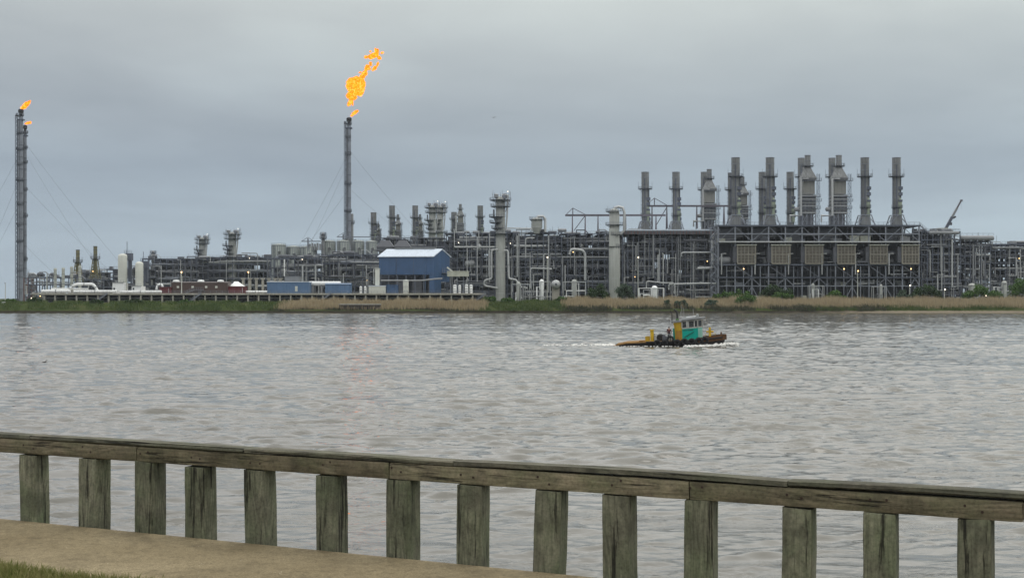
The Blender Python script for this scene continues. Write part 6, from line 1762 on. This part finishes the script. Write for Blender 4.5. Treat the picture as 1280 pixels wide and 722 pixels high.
def tug():
    root = thing('tug_boat', 'small tug with a teal and white wheelhouse and rusty low deck crossing the river', 'boat', (0, 0, 0))
    # stations: x, half width, sheer height
    st = [(-6.95, 1.5, .18), (-6.6, 1.85, .38), (-5.4, 2.05, .60), (-3.0, 2.2, .66), (-1.0, 2.3, .66), (1.5, 2.3, .70), (3.4, 2.25, .76), (4.6, 2.1, .86), (5.6, 1.75, .96), (6.4, 1.25, 1.04), (6.85, .8, 1.06)]
    def hull(sel, b, lo, hi, inset=0.0):
        n = 7
        for (x, hw, top) in sel:
            z0 = -.9 if lo is None else lo(x, top); z1 = top if hi is None else hi(x, top)
            for s_ in (-1, 1):
                b.v.append((x - (.45 * max(0, (x - 4)) / 2.85 * (1 - (z0 + .9) / 2.5)), s_ * (hw - inset) * (.86 if lo is None else 1), z0))
                b.v.append((x, s_ * (hw - inset), z1))
        for i in range(len(sel) - 1):
            a = i * 4; c = a + 4
            b.f += [(a, c, c + 1, a + 1), (a + 2, a + 3, c + 3, c + 2), (a, a + 2, c + 2, c)]
            b.f.append((a + 1, c + 1, c + 3, a + 3))
        e = (len(sel) - 1) * 4
        b.f += [(0, 1, 3, 2), (e, e + 2, e + 3, e + 1)]
    b = MB(); hull(st, b, None, None); h = b.build('hull', HULLM, root)
    d = MB()
    for (a, c) in zip(st, st[1:]):
        d.v += [(a[0], -a[1] + .12, a[2] + .02), (a[0], a[1] - .12, a[2] + .02), (c[0], c[1] - .12, c[2] + .02), (c[0], -c[1] + .12, c[2] + .02)]
        k = len(d.v) - 4; d.f.append((k, k + 3, k + 2, k + 1))
    d.build('deck', DECKM, root)
    # tan stern plating and rusty bow bulwark as raised strakes
    for nm, rng_, m, zz0, zz1, t in (('stern_plating', st[:4], DECKM, -.12, .06, .03), ('bulwark', st[6:], RUST, -.42, .24, .04)):
        s = MB()
        for sg in (-1, 1):
            for (a, c) in zip(rng_, rng_[1:]):
                P_ = [(a[0], sg * (a[1] + t), max(.05, a[2] + zz0)), (c[0], sg * (c[1] + t), max(.05, c[2] + zz0)), (c[0], sg * (c[1] + t), c[2] + zz1), (a[0], sg * (a[1] + t), a[2] + zz1)]
                s.prism(P_, (0, -sg * .09, 0))
        if nm == 'bulwark': s.box(6.86, 6.97, -.84, .84, .62, 1.30)
        else: s.box(-7.03, -6.955, -1.5, 1.5, .02, .24)
        s.build(nm, m, root)
    # wheelhouse: chamfered plan
    plan = [(1.5, -1.25), (3.45, -1.25), (4.0, -.75), (4.0, .75), (3.45, 1.25), (1.5, 1.25)]
    def ring_wall(b, z0, z1, sk=0.0, grow=0.0):
        for (p, q) in zip(plan, plan[1:] + plan[:1]):
            k = len(b.v)
            b.v += [(p[0], p[1], z0 + sk * (p[0] - 1.5)), (q[0], q[1], z0 + sk * (q[0] - 1.5)), (q[0], q[1], z1 + sk * (q[0] - 1.5)), (p[0], p[1], z1 + sk * (p[0] - 1.5))]
            b.f.append((k, k + 1, k + 2, k + 3))
    w = MB(); ring_wall(w, .62, 2.08, .06); wl = w.build('wheelhouse', TEAL, root)
    fr = MB(); fr.prism([(3.47, -1.262, .9), (4.01, -.765, .9), (4.01, -.765, 2.16), (3.47, -1.262, 2.16)], (.012, -.012, 0)); fr.build('front_panel', TEALP, root)
    # white window band: sill, head, mullions, panes
    wb = MB()
    def strip(z0, z1):
        for (p, q) in zip(plan, plan[1:] + plan[:1]):
            p_, q_ = Vector((*p, 0)), Vector((*q, 0)); e = (q_ - p_).normalized(); nrm = Vector((e.y, -e.x, 0))
            a0, a1 = z0 + .06 * (p[0] - 1.5), z0 + .06 * (q[0] - 1.5)
            wb.prism([p_ + nrm * .02 + Vector((0, 0, a0)), q_ + nrm * .02 + Vector((0, 0, a1)), q_ + nrm * .02 + Vector((0, 0, a1 + z1 - z0)), p_ + nrm * .02 + Vector((0, 0, a0 + z1 - z0))], -nrm * .07)
    strip(2.085, 2.24); strip(2.98, 3.12)
    def mull(p, w_=.12):
        z = .06 * (p[0] - 1.5); wb.box(p[0] - w_ / 2, p[0] + w_ / 2, p[1] - w_ / 2, p[1] + w_ / 2, 2.22 + z, 3.0 + z)
    for p in plan: mull(p, .15)
    for x in (2.08, 2.3, 3.02): mull((x, -1.25)); mull((x, 1.25))
    mull((4.0, 0))
    wb.box(2.12, 2.26, -1.262, -1.22, 2.24, 3.02)
    bd = wb.build('window_band', DIRTY, root)
    for k_, (p, q) in enumerate((((1.56, -1.25), (2.02, -1.25)), ((2.36, -1.25), (2.96, -1.25)), ((3.08, -1.25), (3.39, -1.25)), ((3.51, -1.19), (3.94, -.81)), ((4.0, -.68), (4.0, -.06)), ((4.0, .06), (4.0, .68)), ((3.51, 1.19), (3.94, .81)), ((1.56, 1.25), (2.02, 1.25)), ((2.36, 1.25), (2.96, 1.25)), ((3.08, 1.25), (3.39, 1.25)))):
        g = MB(); z = .06 * (p[0] - 1.5); z2 = .06 * (q[0] - 1.5)
        e = Vector((q[0] - p[0], q[1] - p[1], 0)).normalized(); nrm = Vector((e.y, -e.x, 0))
        g.prism([(p[0], p[1], 2.24 + z), (q[0], q[1], 2.24 + z2), (q[0], q[1], 2.98 + z2), (p[0], p[1], 2.98 + z)], nrm * -.02); g.build('window_pane', WGLASS, bd)
    MB().box(1.6, 3.9, -.7, .7, .64, .70).build('cabin_floor', DECKM, root)
    MB().box(1.55, 1.62, -1.2, 1.2, .7, 3.05).build('rear_partition', HULLM, root)
    MB().box(3.2, 3.7, -.6, .6, .72, 2.12).build('console', HULLM, root)
    # roof, higher at the front
    rf = MB(); rp = [(.15, -1.5), (3.7, -1.5), (4.45, -.9), (4.45, .9), (3.7, 1.5), (.15, 1.5)]
    zr = lambda x: 2.86 + .10 * (x - .15)
    k = len(rf.v); rf.v += [(x, y, zr(x) + .12) for x, y in rp] + [(x, y, zr(x) + .27) for x, y in rp]
    rf.f += [tuple(range(5, -1, -1)), tuple(range(6, 12))] + [(i, (i + 1) % 6, 6 + (i + 1) % 6, 6 + i) for i in range(6)]
    roof = rf.build('roof', MPIPE, root)
    g = MB(); g.rail([(1.2, -1.35, 3.24), (3.6, -1.35, 3.47)], .30, .04, .8); g.box(1.5, 3.2, -.4, .5, 3.28, 3.5); g.build('roof_rack', LPIPE, root)
    MB().bar((2.0, -.1, 3.52), (3.3, -.1, 3.66), .14).build('radar_bar', WHITE, root)
    for (x, y, h_) in ((1.55, -.3, 1.65), (1.8, .4, 1.35), (2.95, -.5, 1.2), (1.4, .9, .9)): MB().bar((x, y, 3.2), (x, y, 3.35 + h_), .04).build('aerial', LPIPE, root)
    MB().lathe(3.45, -.6, [(.04, 3.4), (.04, 3.62), (.15, 3.64), (.15, 3.88), (.05, 3.94)], 10).build('searchlight', LPIPE, root, True)
    # yellow exhaust casing aft of the wheelhouse
    cs = MB(); cs.prism([(.66, -1.28, .64), (1.485, -1.28, .64), (1.485, -1.28, 2.96), (.42, -1.28, 2.86), (.55, -1.28, 2.3)], (0, 1.6, 0)); cs.build('exhaust_casing', YELL, root)
    MB().box(.72, 1.42, -1.31, -1.285, .72, 1.9).build('casing_door', mat('rusty_yellow', (0.30, 0.17, 0.03), 0.7, 0, 0.3, 2), root)
    MB().box(.38, .655, -1.0, .3, .64, 2.2).build('engine_hatch', TEAL, root)
    MB().lathe(.95, -.9, [(.22, 3.02), (.2, 3.35), (.14, 3.4)], 10).build('exhaust_collar', GREENP, root, True)
    MB().path([(.95, -.9, 3.1), (.95, -.9, 4.05), (.85, -.9, 4.35), (.55, -.9, 4.55)], .12, 10).build('exhaust_pipe', BLACK, root, True)
    MB().path([(.3, -1.0, 2.9), (.3, -1.0, 4.0), (.2, -1.0, 4.3), (.05, -1.0, 4.4)], .06, 8).build('air_pipe', BLACK, root, True)
    MB().bar((.12, -1.53, 2.85), (.12, -1.53, 3.3), .1).build('nav_light', LPIPE, root)
    # faded name: illegible dark brush marks, and a dark slanted bar
    nm = MB(); r = random.Random(12); x = 1.6
    while x < 2.75:
        w_ = r.uniform(.05, .12); z = 1.84 + .05 * (x - 1.6) + r.uniform(-.02, .02); nm.prism([(x, -1.256, z), (x + w_, -1.256, z + r.uniform(-.03, .03)), (x + w_, -1.256, z + .11 + r.uniform(-.03, .02)), (x + .02, -1.256, z + .12)], (0, -.008, 0)); x += w_ + .02
    nm.build('painted_marks', BLACK, root)
    MB().bar((1.75, -1.3, 1.05), (2.95, -1.3, 1.7), .06).build('slanted_bar', HULLM, root)
    # gear on the after deck
    MB().box(-2.45, -2.02, -1.1, -.7, .66, 2.02).build('tow_post', YELL2, root)
    MB().box(-2.5, -1.95, -1.2, -.6, 2.03, 2.12).build('tow_post_cap', YELL2, root)
    MB().box(-3.1, -2.5, -1.3, -.4, .66, 1.28).build('deck_box', YELL, root)
    MB().box(-3.9, -3.15, -1.4, -.2, .66, .82).build('hatch_cover', DECKM, root)
    wn = MB().tube((-1.2, -1.2, 1.05), (-1.2, .4, 1.05), .34, 14); wn.tube((-1.2, -1.25, 1.05), (-1.2, -1.15, 1.05), .5, 14); wn.tube((-1.2, .4, 1.05), (-1.2, .5, 1.05), .5, 14); wn.box(-1.6, -.8, -1.1, .3, .66, .82)
    wn.build('winch', HULLM, root, True)
    MB().lathe(-1.85, -1.3, [(.14, .66), (.14, 1.35), (.2, 1.4), (.05, 1.45)], 10).build('bollard', LPIPE, root, True)
    rp_ = MB()
    for q in range(3): rp_.path([(-.6 + .25 * math.cos(a / 8 * 6.28), -1.3 + .25 * math.sin(a / 8 * 6.28), .72 + q * .07) for a in range(9)], .04, 5)
    rp_.path([(-.3, -1.2, .7), (-.5, -1.3, 1.2), (-.1, -1.2, .95), (.1, -1.1, 1.3)], .035, 5); rp_.build('rope_coil', CREAM, root, True)
    for (cx_, cy_, h_) in ((-1.95, -.6, .9), (-.75, -1.7, .75), (-.45, -1.75, .6)): MB().lathe(cx_, cy_, [(.2, .67), (.22, .8), (.22, .67 + h_ * .8), (.16, .67 + h_)], 12).build('fuel_drum', DPIPE, root, True)
    MB().path([(-1.9, -1.9, .68), (-1.9, -1.9, 1.5), (.2, -1.95, 1.5), (.2, -1.95, .68)], .03, 6).build('deck_rail', MPIPE, root, True)
    MB().path([(4.3, -1.95, .9), (4.3, -1.95, 1.35), (5.6, -1.6, 1.45), (5.6, -1.6, 1.0)], .03, 6).build('bow_rail', YELL, root, True)
    MB().box(-.35, .3, -.3, .4, .66, 1.1).build('deck_locker', LPIPE, root)
    # cross shaped bitt on the foredeck and a short post at the stem
    MB().box(4.82, 5.08, -.35, -.1, .85, 2.2).build('bitt_post', YELL2, root)
    MB().tube((4.5, -.225, 1.66), (5.4, -.225, 1.66), .11, 10).build('bitt_bar', YELL2, root, True)
    MB().lathe(6.35, 0, [(.09, 1.02), (.09, 1.5), (.13, 1.53), (.05, 1.6)], 10).build('stem_post', RUST, root, True)
    # tyre fenders: part by part
    def torus(c, R0, r0, axis):
        b = MB(); n, m = 18, 8
        for i in range(n):
            a = 2 * math.pi * i / n
            for j in range(m):
                p = 2 * math.pi * j / m; rr = R0 + r0 * math.cos(p); o = r0 * math.sin(p)
                v = (rr * math.cos(a), o, rr * math.sin(a)) if axis == 'y' else (rr * math.cos(a), rr * math.sin(a), o)
                b.v.append((c[0] + v[0], c[1] + v[1], c[2] + v[2]))
        for i in range(n):
            for j in range(m):
                b.f.append((i * m + j, ((i + 1) % n) * m + j, ((i + 1) % n) * m + (j + 1) % m, i * m + (j + 1) % m))
        return b
    for (x, z, R0) in ((-1.6, .45, .3), (-.7, .42, .3), (.85, .45, .3), (1.75, .5, .33), (2.65, .50, .33), (3.5, .58, .34), (4.25, .66, .34)):
        hw = np.interp(x, [s_[0] for s_ in st], [s_[1] for s_ in st]); torus((x, -hw - .12, z), R0, .15, 'y').build('tyre_fender', RUBBER, root, True)
    torus((.02, -2.38, .86), .36, .13, 'y').build('tyre_fender', RUBBER, root, True)
    for (x, z) in ((-1, .45), (1.5, .5), (3.6, .7)): torus((x, 2.42, z), .3, .15, 'y').build('tyre_fender', RUBBER, root, True)
    gp = MB()
    for (a, c) in zip(st[3:9], st[4:10]): gp.tube((a[0], -a[1] - .05, a[2] - .08), (c[0], -c[1] - .05, c[2] - .08), .09, 8)
    gp.build('rubbing_strake', RUBBER, root, True)
    root.location = TUG
    root.rotation_euler = (0, TPITCH, TYAW)
tug()

# ---- people
SKIN = mat('skin', (0.36, 0.21, 0.15), 0.6, 0, .05, 5)
def person(label, M, pose, jacket, trousers, hair, sitting=False):
    """one continuous body grown over a skeleton; head with features, hands with five fingers; clothes follow the body"""
    root = thing('person', label, 'person', (0, 0, 0))
    # joints in metres, facing +X, feet on z = 0
    if not sitting:
        J = dict(pel=(0, 0, .93), spine=(0, 0, 1.12), chest=(.01, 0, 1.32), neck=(.01, 0, 1.46), head=(.02, 0, 1.55),
                 hipl=(0, .10, .90), kneel=(.03, .12, .50), anl=(-.01, .13, .09), toel=(.15, .15, .035), hipr=(0, -.10, .90), kneer=(.02, -.11, .50), anr=(-.02, -.12, .09), toer=(.14, -.14, .035),
                 shl=(0, .19, 1.40), ell=(.02, .27, 1.13), wrl=(.17, .25, .93), shr=(0, -.19, 1.40), elr=(.0, -.26, 1.13), wrr=(.15, -.24, .95))
    else:
        J = dict(pel=(0, 0, .50), spine=(0, 0, .70), chest=(.02, 0, .90), neck=(.03, 0, 1.05), head=(.04, 0, 1.14),
                 hipl=(.02, .10, .49), kneel=(.43, .13, .50), anl=(.42, .13, .09), toel=(.57, .14, .035), hipr=(.02, -.10, .49), kneer=(.43, -.13, .50), anr=(.42, -.13, .09), toer=(.57, -.14, .035),
                 shl=(.02, .19, .99), ell=(.10, .25, .73), wrl=(.36, .16, .80), shr=(.02, -.19, .99), elr=(.10, -.25, .73), wrr=(.36, -.16, .80))
    tr = lambda p: M @ Vector(p)
    def grow(name, edges, rad, m, lv=2):
        names = []
        for a, b in edges:
            for q in (a, b):
                if q not in names: names.append(q)
        me = bpy.data.meshes.new(name)
        me.from_pydata([tr(J[q]) for q in names], [(names.index(a), names.index(b)) for a, b in edges], [])
        o = bpy.data.objects.new(name, me); COL.objects.link(o); o.parent = root; me.materials.append(m)
        sk = o.modifiers.new('skin', 'SKIN'); sk.use_smooth_shade = True
        for i, q in enumerate(names):
            v = me.skin_vertices[0].data[i]; r_ = rad[q] if isinstance(rad[q], tuple) else (rad[q], rad[q]); v.radius = r_; v.use_root = (i == 0)
        ss = o.modifiers.new('sub', 'SUBSURF'); ss.levels = lv; ss.render_levels = lv
        return o
    E = [('pel', 'spine'), ('spine', 'chest'), ('chest', 'neck'), ('neck', 'head')]
    for s_ in 'lr': E += [('pel', 'hip' + s_), ('hip' + s_, 'knee' + s_), ('knee' + s_, 'an' + s_), ('an' + s_, 'toe' + s_), ('chest', 'sh' + s_), ('sh' + s_, 'el' + s_), ('el' + s_, 'wr' + s_)]
    rad = dict(pel=.12, spine=.115, chest=.125, neck=.055, head=.06)
    for s_ in 'lr': rad.update({'hip' + s_: .085, 'knee' + s_: .058, 'an' + s_: .04, 'toe' + s_: .034, 'sh' + s_: .06, 'el' + s_: .042, 'wr' + s_: .03})
    grow('body', E, rad, SKIN)
    R_ = {k: v * 1.18 + .008 for k, v in rad.items()}
    grow('jacket', [('pel', 'spine'), ('spine', 'chest')] + [e for s_ in 'lr' for e in (('chest', 'sh' + s_), ('sh' + s_, 'el' + s_), ('el' + s_, 'wr' + s_))], R_, jacket)
    J['pelt'] = tuple(Vector(J['pel']) - Vector((0, 0, .01))); R_['pelt'] = .135
    grow('trousers', [('pelt', 'hipl'), ('hipl', 'kneel'), ('kneel', 'anl'), ('pelt', 'hipr'), ('hipr', 'kneer'), ('kneer', 'anr')], R_, trousers)
    for s_ in 'lr':
        a, t_ = Vector(J['an' + s_]), Vector(J['toe' + s_])
        MB().path([tr(a + Vector((-.06, 0, -.045))), tr(a + Vector((.03, 0, -.03))), tr(t_ + Vector((.0, 0, .01))), tr(t_ + Vector((.06, 0, -.005)))], .05, 8, .035).build('boot', BLACK, root, True)
    # head
    h = Vector(J['head']); hd = MB()
    prof = [(.02, -.115), (.055, -.10), (.07, -.06), (.078, 0), (.08, .05), (.07, .095), (.04, .125), (.005, .135)]
    n = 14; rings = []
    for rr, z in prof:
        k = len(hd.v)
        for i in range(n):
            a = 2 * math.pi * i / n; hd.v.append(tuple(tr(h + Vector((.03 + rr * 1.22 * math.cos(a) - (.02 if z < -.05 and math.cos(a) < 0 else 0), rr * .95 * math.sin(a), z + .06)))))
        rings.append(k)
    for a, b in zip(rings, rings[1:]):
        for i in range(n): hd.f.append((a + i, a + (i + 1) % n, b + (i + 1) % n, b + i))
    f0 = h + Vector((.03, 0, .06))
    hd.path([tr(f0 + Vector((.085, 0, .03))), tr(f0 + Vector((.118, 0, -.015))), tr(f0 + Vector((.09, 0, -.03)))], .012, 6)       # nose
    for s_ in (-1, 1): hd.path([tr(f0 + Vector((0, s_ * .076, .03))), tr(f0 + Vector((-.015, s_ * .09, .0))), tr(f0 + Vector((0, s_ * .078, -.03)))], .012, 6)    # ears
    head = hd.build('head', SKIN, root, True)
    ey = MB()
    for s_ in (-1, 1): ey.lathe(0, 0, [(.001, 0), (.001, .0001)], 4); ey.tube(tr(f0 + Vector((.084, s_ * .03, .018))), tr(f0 + Vector((.094, s_ * .03, .018))), .009, 8)
    ey.v = [v for v in ey.v]; ey.build('eyes', BLACK, head)
    MB().tube(tr(f0 + Vector((.078, -.022, -.055))), tr(f0 + Vector((.078, .022, -.055))), .007, 6).build('mouth', RUSTP, head)
    cp = MB(); rings = []
    for rr, z in ((.083, .045), (.085, .07), (.078, .105), (.05, .135), (.005, .147)):
        k = len(cp.v)
        for i in range(n):
            a = 2 * math.pi * i / n; cp.v.append(tuple(tr(f0 + Vector((rr * 1.24 * math.cos(a), rr * .98 * math.sin(a), z)))))
        rings.append(k)
    for a, b in zip(rings, rings[1:]):
        for i in range(n): cp.f.append((a + i, a + (i + 1) % n, b + (i + 1) % n, b + i))
    cp.prism([tr(f0 + Vector((.09, -.06, .045))), tr(f0 + Vector((.17, -.045, .04))), tr(f0 + Vector((.17, .045, .04))), tr(f0 + Vector((.09, .06, .045)))], M.to_3x3() @ Vector((0, 0, .01)))
    cp.build('cap', hair, root, True)
    # hands with five fingers each
    for s_, sg in (('l', 1), ('r', -1)):
        w, e = Vector(J['wr' + s_]), Vector(J['el' + s_]); d_ = (w - e).normalized(); side = Vector((0, sg, 0)); side = (side - d_ * side.dot(d_)).normalized(); up = d_.cross(side)
        hb = MB(); hb.path([tr(w - d_ * .01), tr(w + d_ * .045), tr(w + d_ * .09)], .036, 8, .032)
        for k, ln in enumerate((.07, .08, .075, .058)):
            b0 = w + d_ * .085 + up * ((k - 1.5) * .019)
            hb.path([tr(b0), tr(b0 + d_ * ln * .55 - side * .006), tr(b0 + d_ * ln * .9 - side * .026)], .0095, 6, .007)
        t0 = w + d_ * .03 + up * -.03; hb.path([tr(t0), tr(t0 + d_ * .035 - up * .03), tr(t0 + d_ * .065 - up * .036 - side * .012)], .012, 6, .009)
        hb.build('hand', SKIN, root, True)
    return root
TM = Matrix.Translation(TUG) @ Matrix.Rotation(TYAW, 4, 'Z') @ Matrix.Rotation(TPITCH, 4, 'Y')
JRED = mat('dark_red_jacket', (0.07, 0.018, 0.02), 0.9); JDK = mat('dark_work_shirt', (0.03, 0.03, 0.035), 0.9); TRD = mat('dark_trousers', (0.022, 0.022, 0.028), 0.9); CAPD = mat('dark_cap', (0.015, 0.014, 0.016), 0.9)
person('deckhand in a dark red jacket and cap standing by the yellow casing of the tug', TM @ Matrix.Translation((-.12, -1.55, .69)) @ Matrix.Rotation(R(-75), 4, 'Z'), None, JRED, TRD, CAPD)
def seat():
    o = thing('pilot_seat', 'dark seat inside the wheelhouse of the tug', 'seat', (0, 0, 0))
    MB().box(2.25, 2.75, -.95, -.45, 1.22, 1.33).build('cushion', BLACK, o); MB().lathe(2.5, -.7, [(.2, .70), (.06, .76), (.06, 1.21)], 8).build('pedestal', DPIPE, o); MB().box(2.2, 2.26, -.95, -.45, 1.34, 1.95).build('backrest', BLACK, o)
    o.location = TUG; o.rotation_euler = (0, TPITCH, TYAW)
seat()
person('helmsman in dark clothes seated at the window of the tug wheelhouse', TM @ Matrix.Translation((2.55, -.7, .93)), None, JDK, TRD, CAPD, True)

# ---- foam round the tug
FOAM = mat('white_water_foam', (0.62, 0.61, 0.58), 0.7, 0, 0.1, 1.0)
def foam():
    r = np.random.RandomState(8); b = MB()
    def lump(x, y, z, s, h):
        n = 6; k = len(b.v); ph = r.uniform(0, 6.28)
        for i in range(n):
            a = 2 * math.pi * i / n + ph; q = s * r.uniform(.6, 1.25); b.v.append((x + q * 1.5 * math.cos(a), y + q * math.sin(a), z - .04))
        for i in range(n):
            a = 2 * math.pi * i / n + ph; q = s * r.uniform(.3, .7); b.v.append((x + q * 1.4 * math.cos(a), y + q * math.sin(a), z + h * r.uniform(.5, 1)))
        b.v.append((x, y, z + h * 1.1))
        for i in range(n):
            j = (i + 1) % n; b.f += [(k + i, k + j, k + n + j, k + n + i), (k + n + i, k + n + j, k + 2 * n)]
    def put(lx, ly, z, s, h):
        p = TM @ Vector((lx, ly, 0)); lump(p.x, p.y, z, s, h)
    for _ in range(420):     # bow wave
        f = r.rand() ** .8; lx = 7.2 + 1.25 * (1 - f) * r.rand() - f * 5.5; sg = -1 if r.rand() < .7 else 1
        hw = np.interp(lx, [1.4, 3.4, 4.6, 5.6, 6.4, 7.0, 8.5], [2.3, 2.3, 2.15, 1.85, 1.4, .7, .2])
        put(lx, sg * (hw + .15 + abs(r.normal(0, .3 + .5 * f))), .05 + (.42 * (1 - f) ** 1.5) * r.rand(), r.uniform(.07, .2), r.uniform(.05, .2))
    for _ in range(90):
        put(r.uniform(6.8, 8.3), r.normal(0, .55), .05 + .25 * r.rand(), r.uniform(.08, .22), r.uniform(.08, .25))
    for _ in range(45):     # along the side
        put(r.uniform(-6.8, 1), -2.35 - abs(r.normal(0, .2)), .03, r.uniform(.05, .15), r.uniform(.03, .08))
    for _ in range(150):     # stern wash
        d_ = r.exponential(1.5); put(-7.1 - d_, r.normal(0, .8 + d_ * .08), .06 + .12 * math.exp(-d_ / 2) * r.rand(), r.uniform(.08, .22), r.uniform(.03, .16))
    for _ in range(40):
        d_ = r.uniform(3, 9); put(-7.1 - d_, r.normal(0, 1.0 + d_ * .1), .06, r.uniform(.06, .16), r.uniform(.02, .06))
    o = b.build('foam', FOAM, None, True); tag(o, 'white foam of bow wave and wash round the tug', 'foam', kind='stuff')
foam()

# ---- birds
def bird(label, loc, span, m, name='gull', flying=True, yaw=0.0):
    root = thing(name, label, 'bird', loc, None); s = span
    o = Vector(loc); b = MB()
    prof = [(-.26, .01), (-.18, .035), (-.05, .06), (.08, .055), (.16, .035), (.2, .03), (.25, .012), (.3, .002)]
    rings = [b._ring(o + Vector((x * s, 0, 0)), Vector((0, 1, 0)), Vector((0, 0, 1)), rr * s, 8) for x, rr in prof]
    for a, c in zip(rings, rings[1:]):
        for i in range(8): b.f.append((a + i, a + (i + 1) % 8, c + (i + 1) % 8, c + i))
    if not flying:
        b.path([o + Vector((.12 * s, 0, .03 * s)), o + Vector((.2 * s, 0, .16 * s)), o + Vector((.24 * s, 0, .2 * s)), o + Vector((.34 * s, 0, .19 * s))], .035 * s, 6, .012 * s)
    b.build('body', m, root, True)
    if flying:
        for sg in (-1, 1):
            w = MB(); w.prism([o + Vector((.06 * s, sg * .04 * s, .01)), o + Vector((.12 * s, sg * .26 * s, .10 * s)), o + Vector((-.05 * s, sg * .5 * s, .05 * s)), o + Vector((-.06 * s, sg * .26 * s, .09 * s)), o + Vector((-.07 * s, sg * .04 * s, .01))], (0, 0, .012 * s)); w.build('wing', m, root)
    root.rotation_euler = (0, 0, yaw)
bird('gull gliding in the grey sky right of the fireball', (wx(617, 230), 230, wz(147, 230)), 1.3, MPIPE, 'gull', True, R(70))
bird('dark bird floating on the water at the far left', (wx(55.5, 118), 118, .12), .9, BLACK, 'water_bird', False)
bird('white bird floating on the water left of the tug', (wx(553, 122), 122, .12), .8, WHITE, 'water_bird', False)

# ------------------------------------------------------------------ haze
def haze():
    b = MB().box(-3700, 3700, -120, 4200, -3.8, 175)
    m = bpy.data.materials.new('thin_haze'); m.use_nodes = True; t = m.node_tree; t.nodes.clear()
    v = N(t, 'ShaderNodeVolumePrincipled'); v.inputs['Color'].default_value = (.80, .86, .92, 1); v.inputs['Density'].default_value = HAZE
    o = N(t, 'ShaderNodeOutputMaterial'); L(t, v.outputs[0], o.inputs['Volume'])
    h = b.build('haze', m); tag(h, 'thin grey blue haze over river and plant', 'haze', kind='stuff')
HAZE = 0.00005
haze()
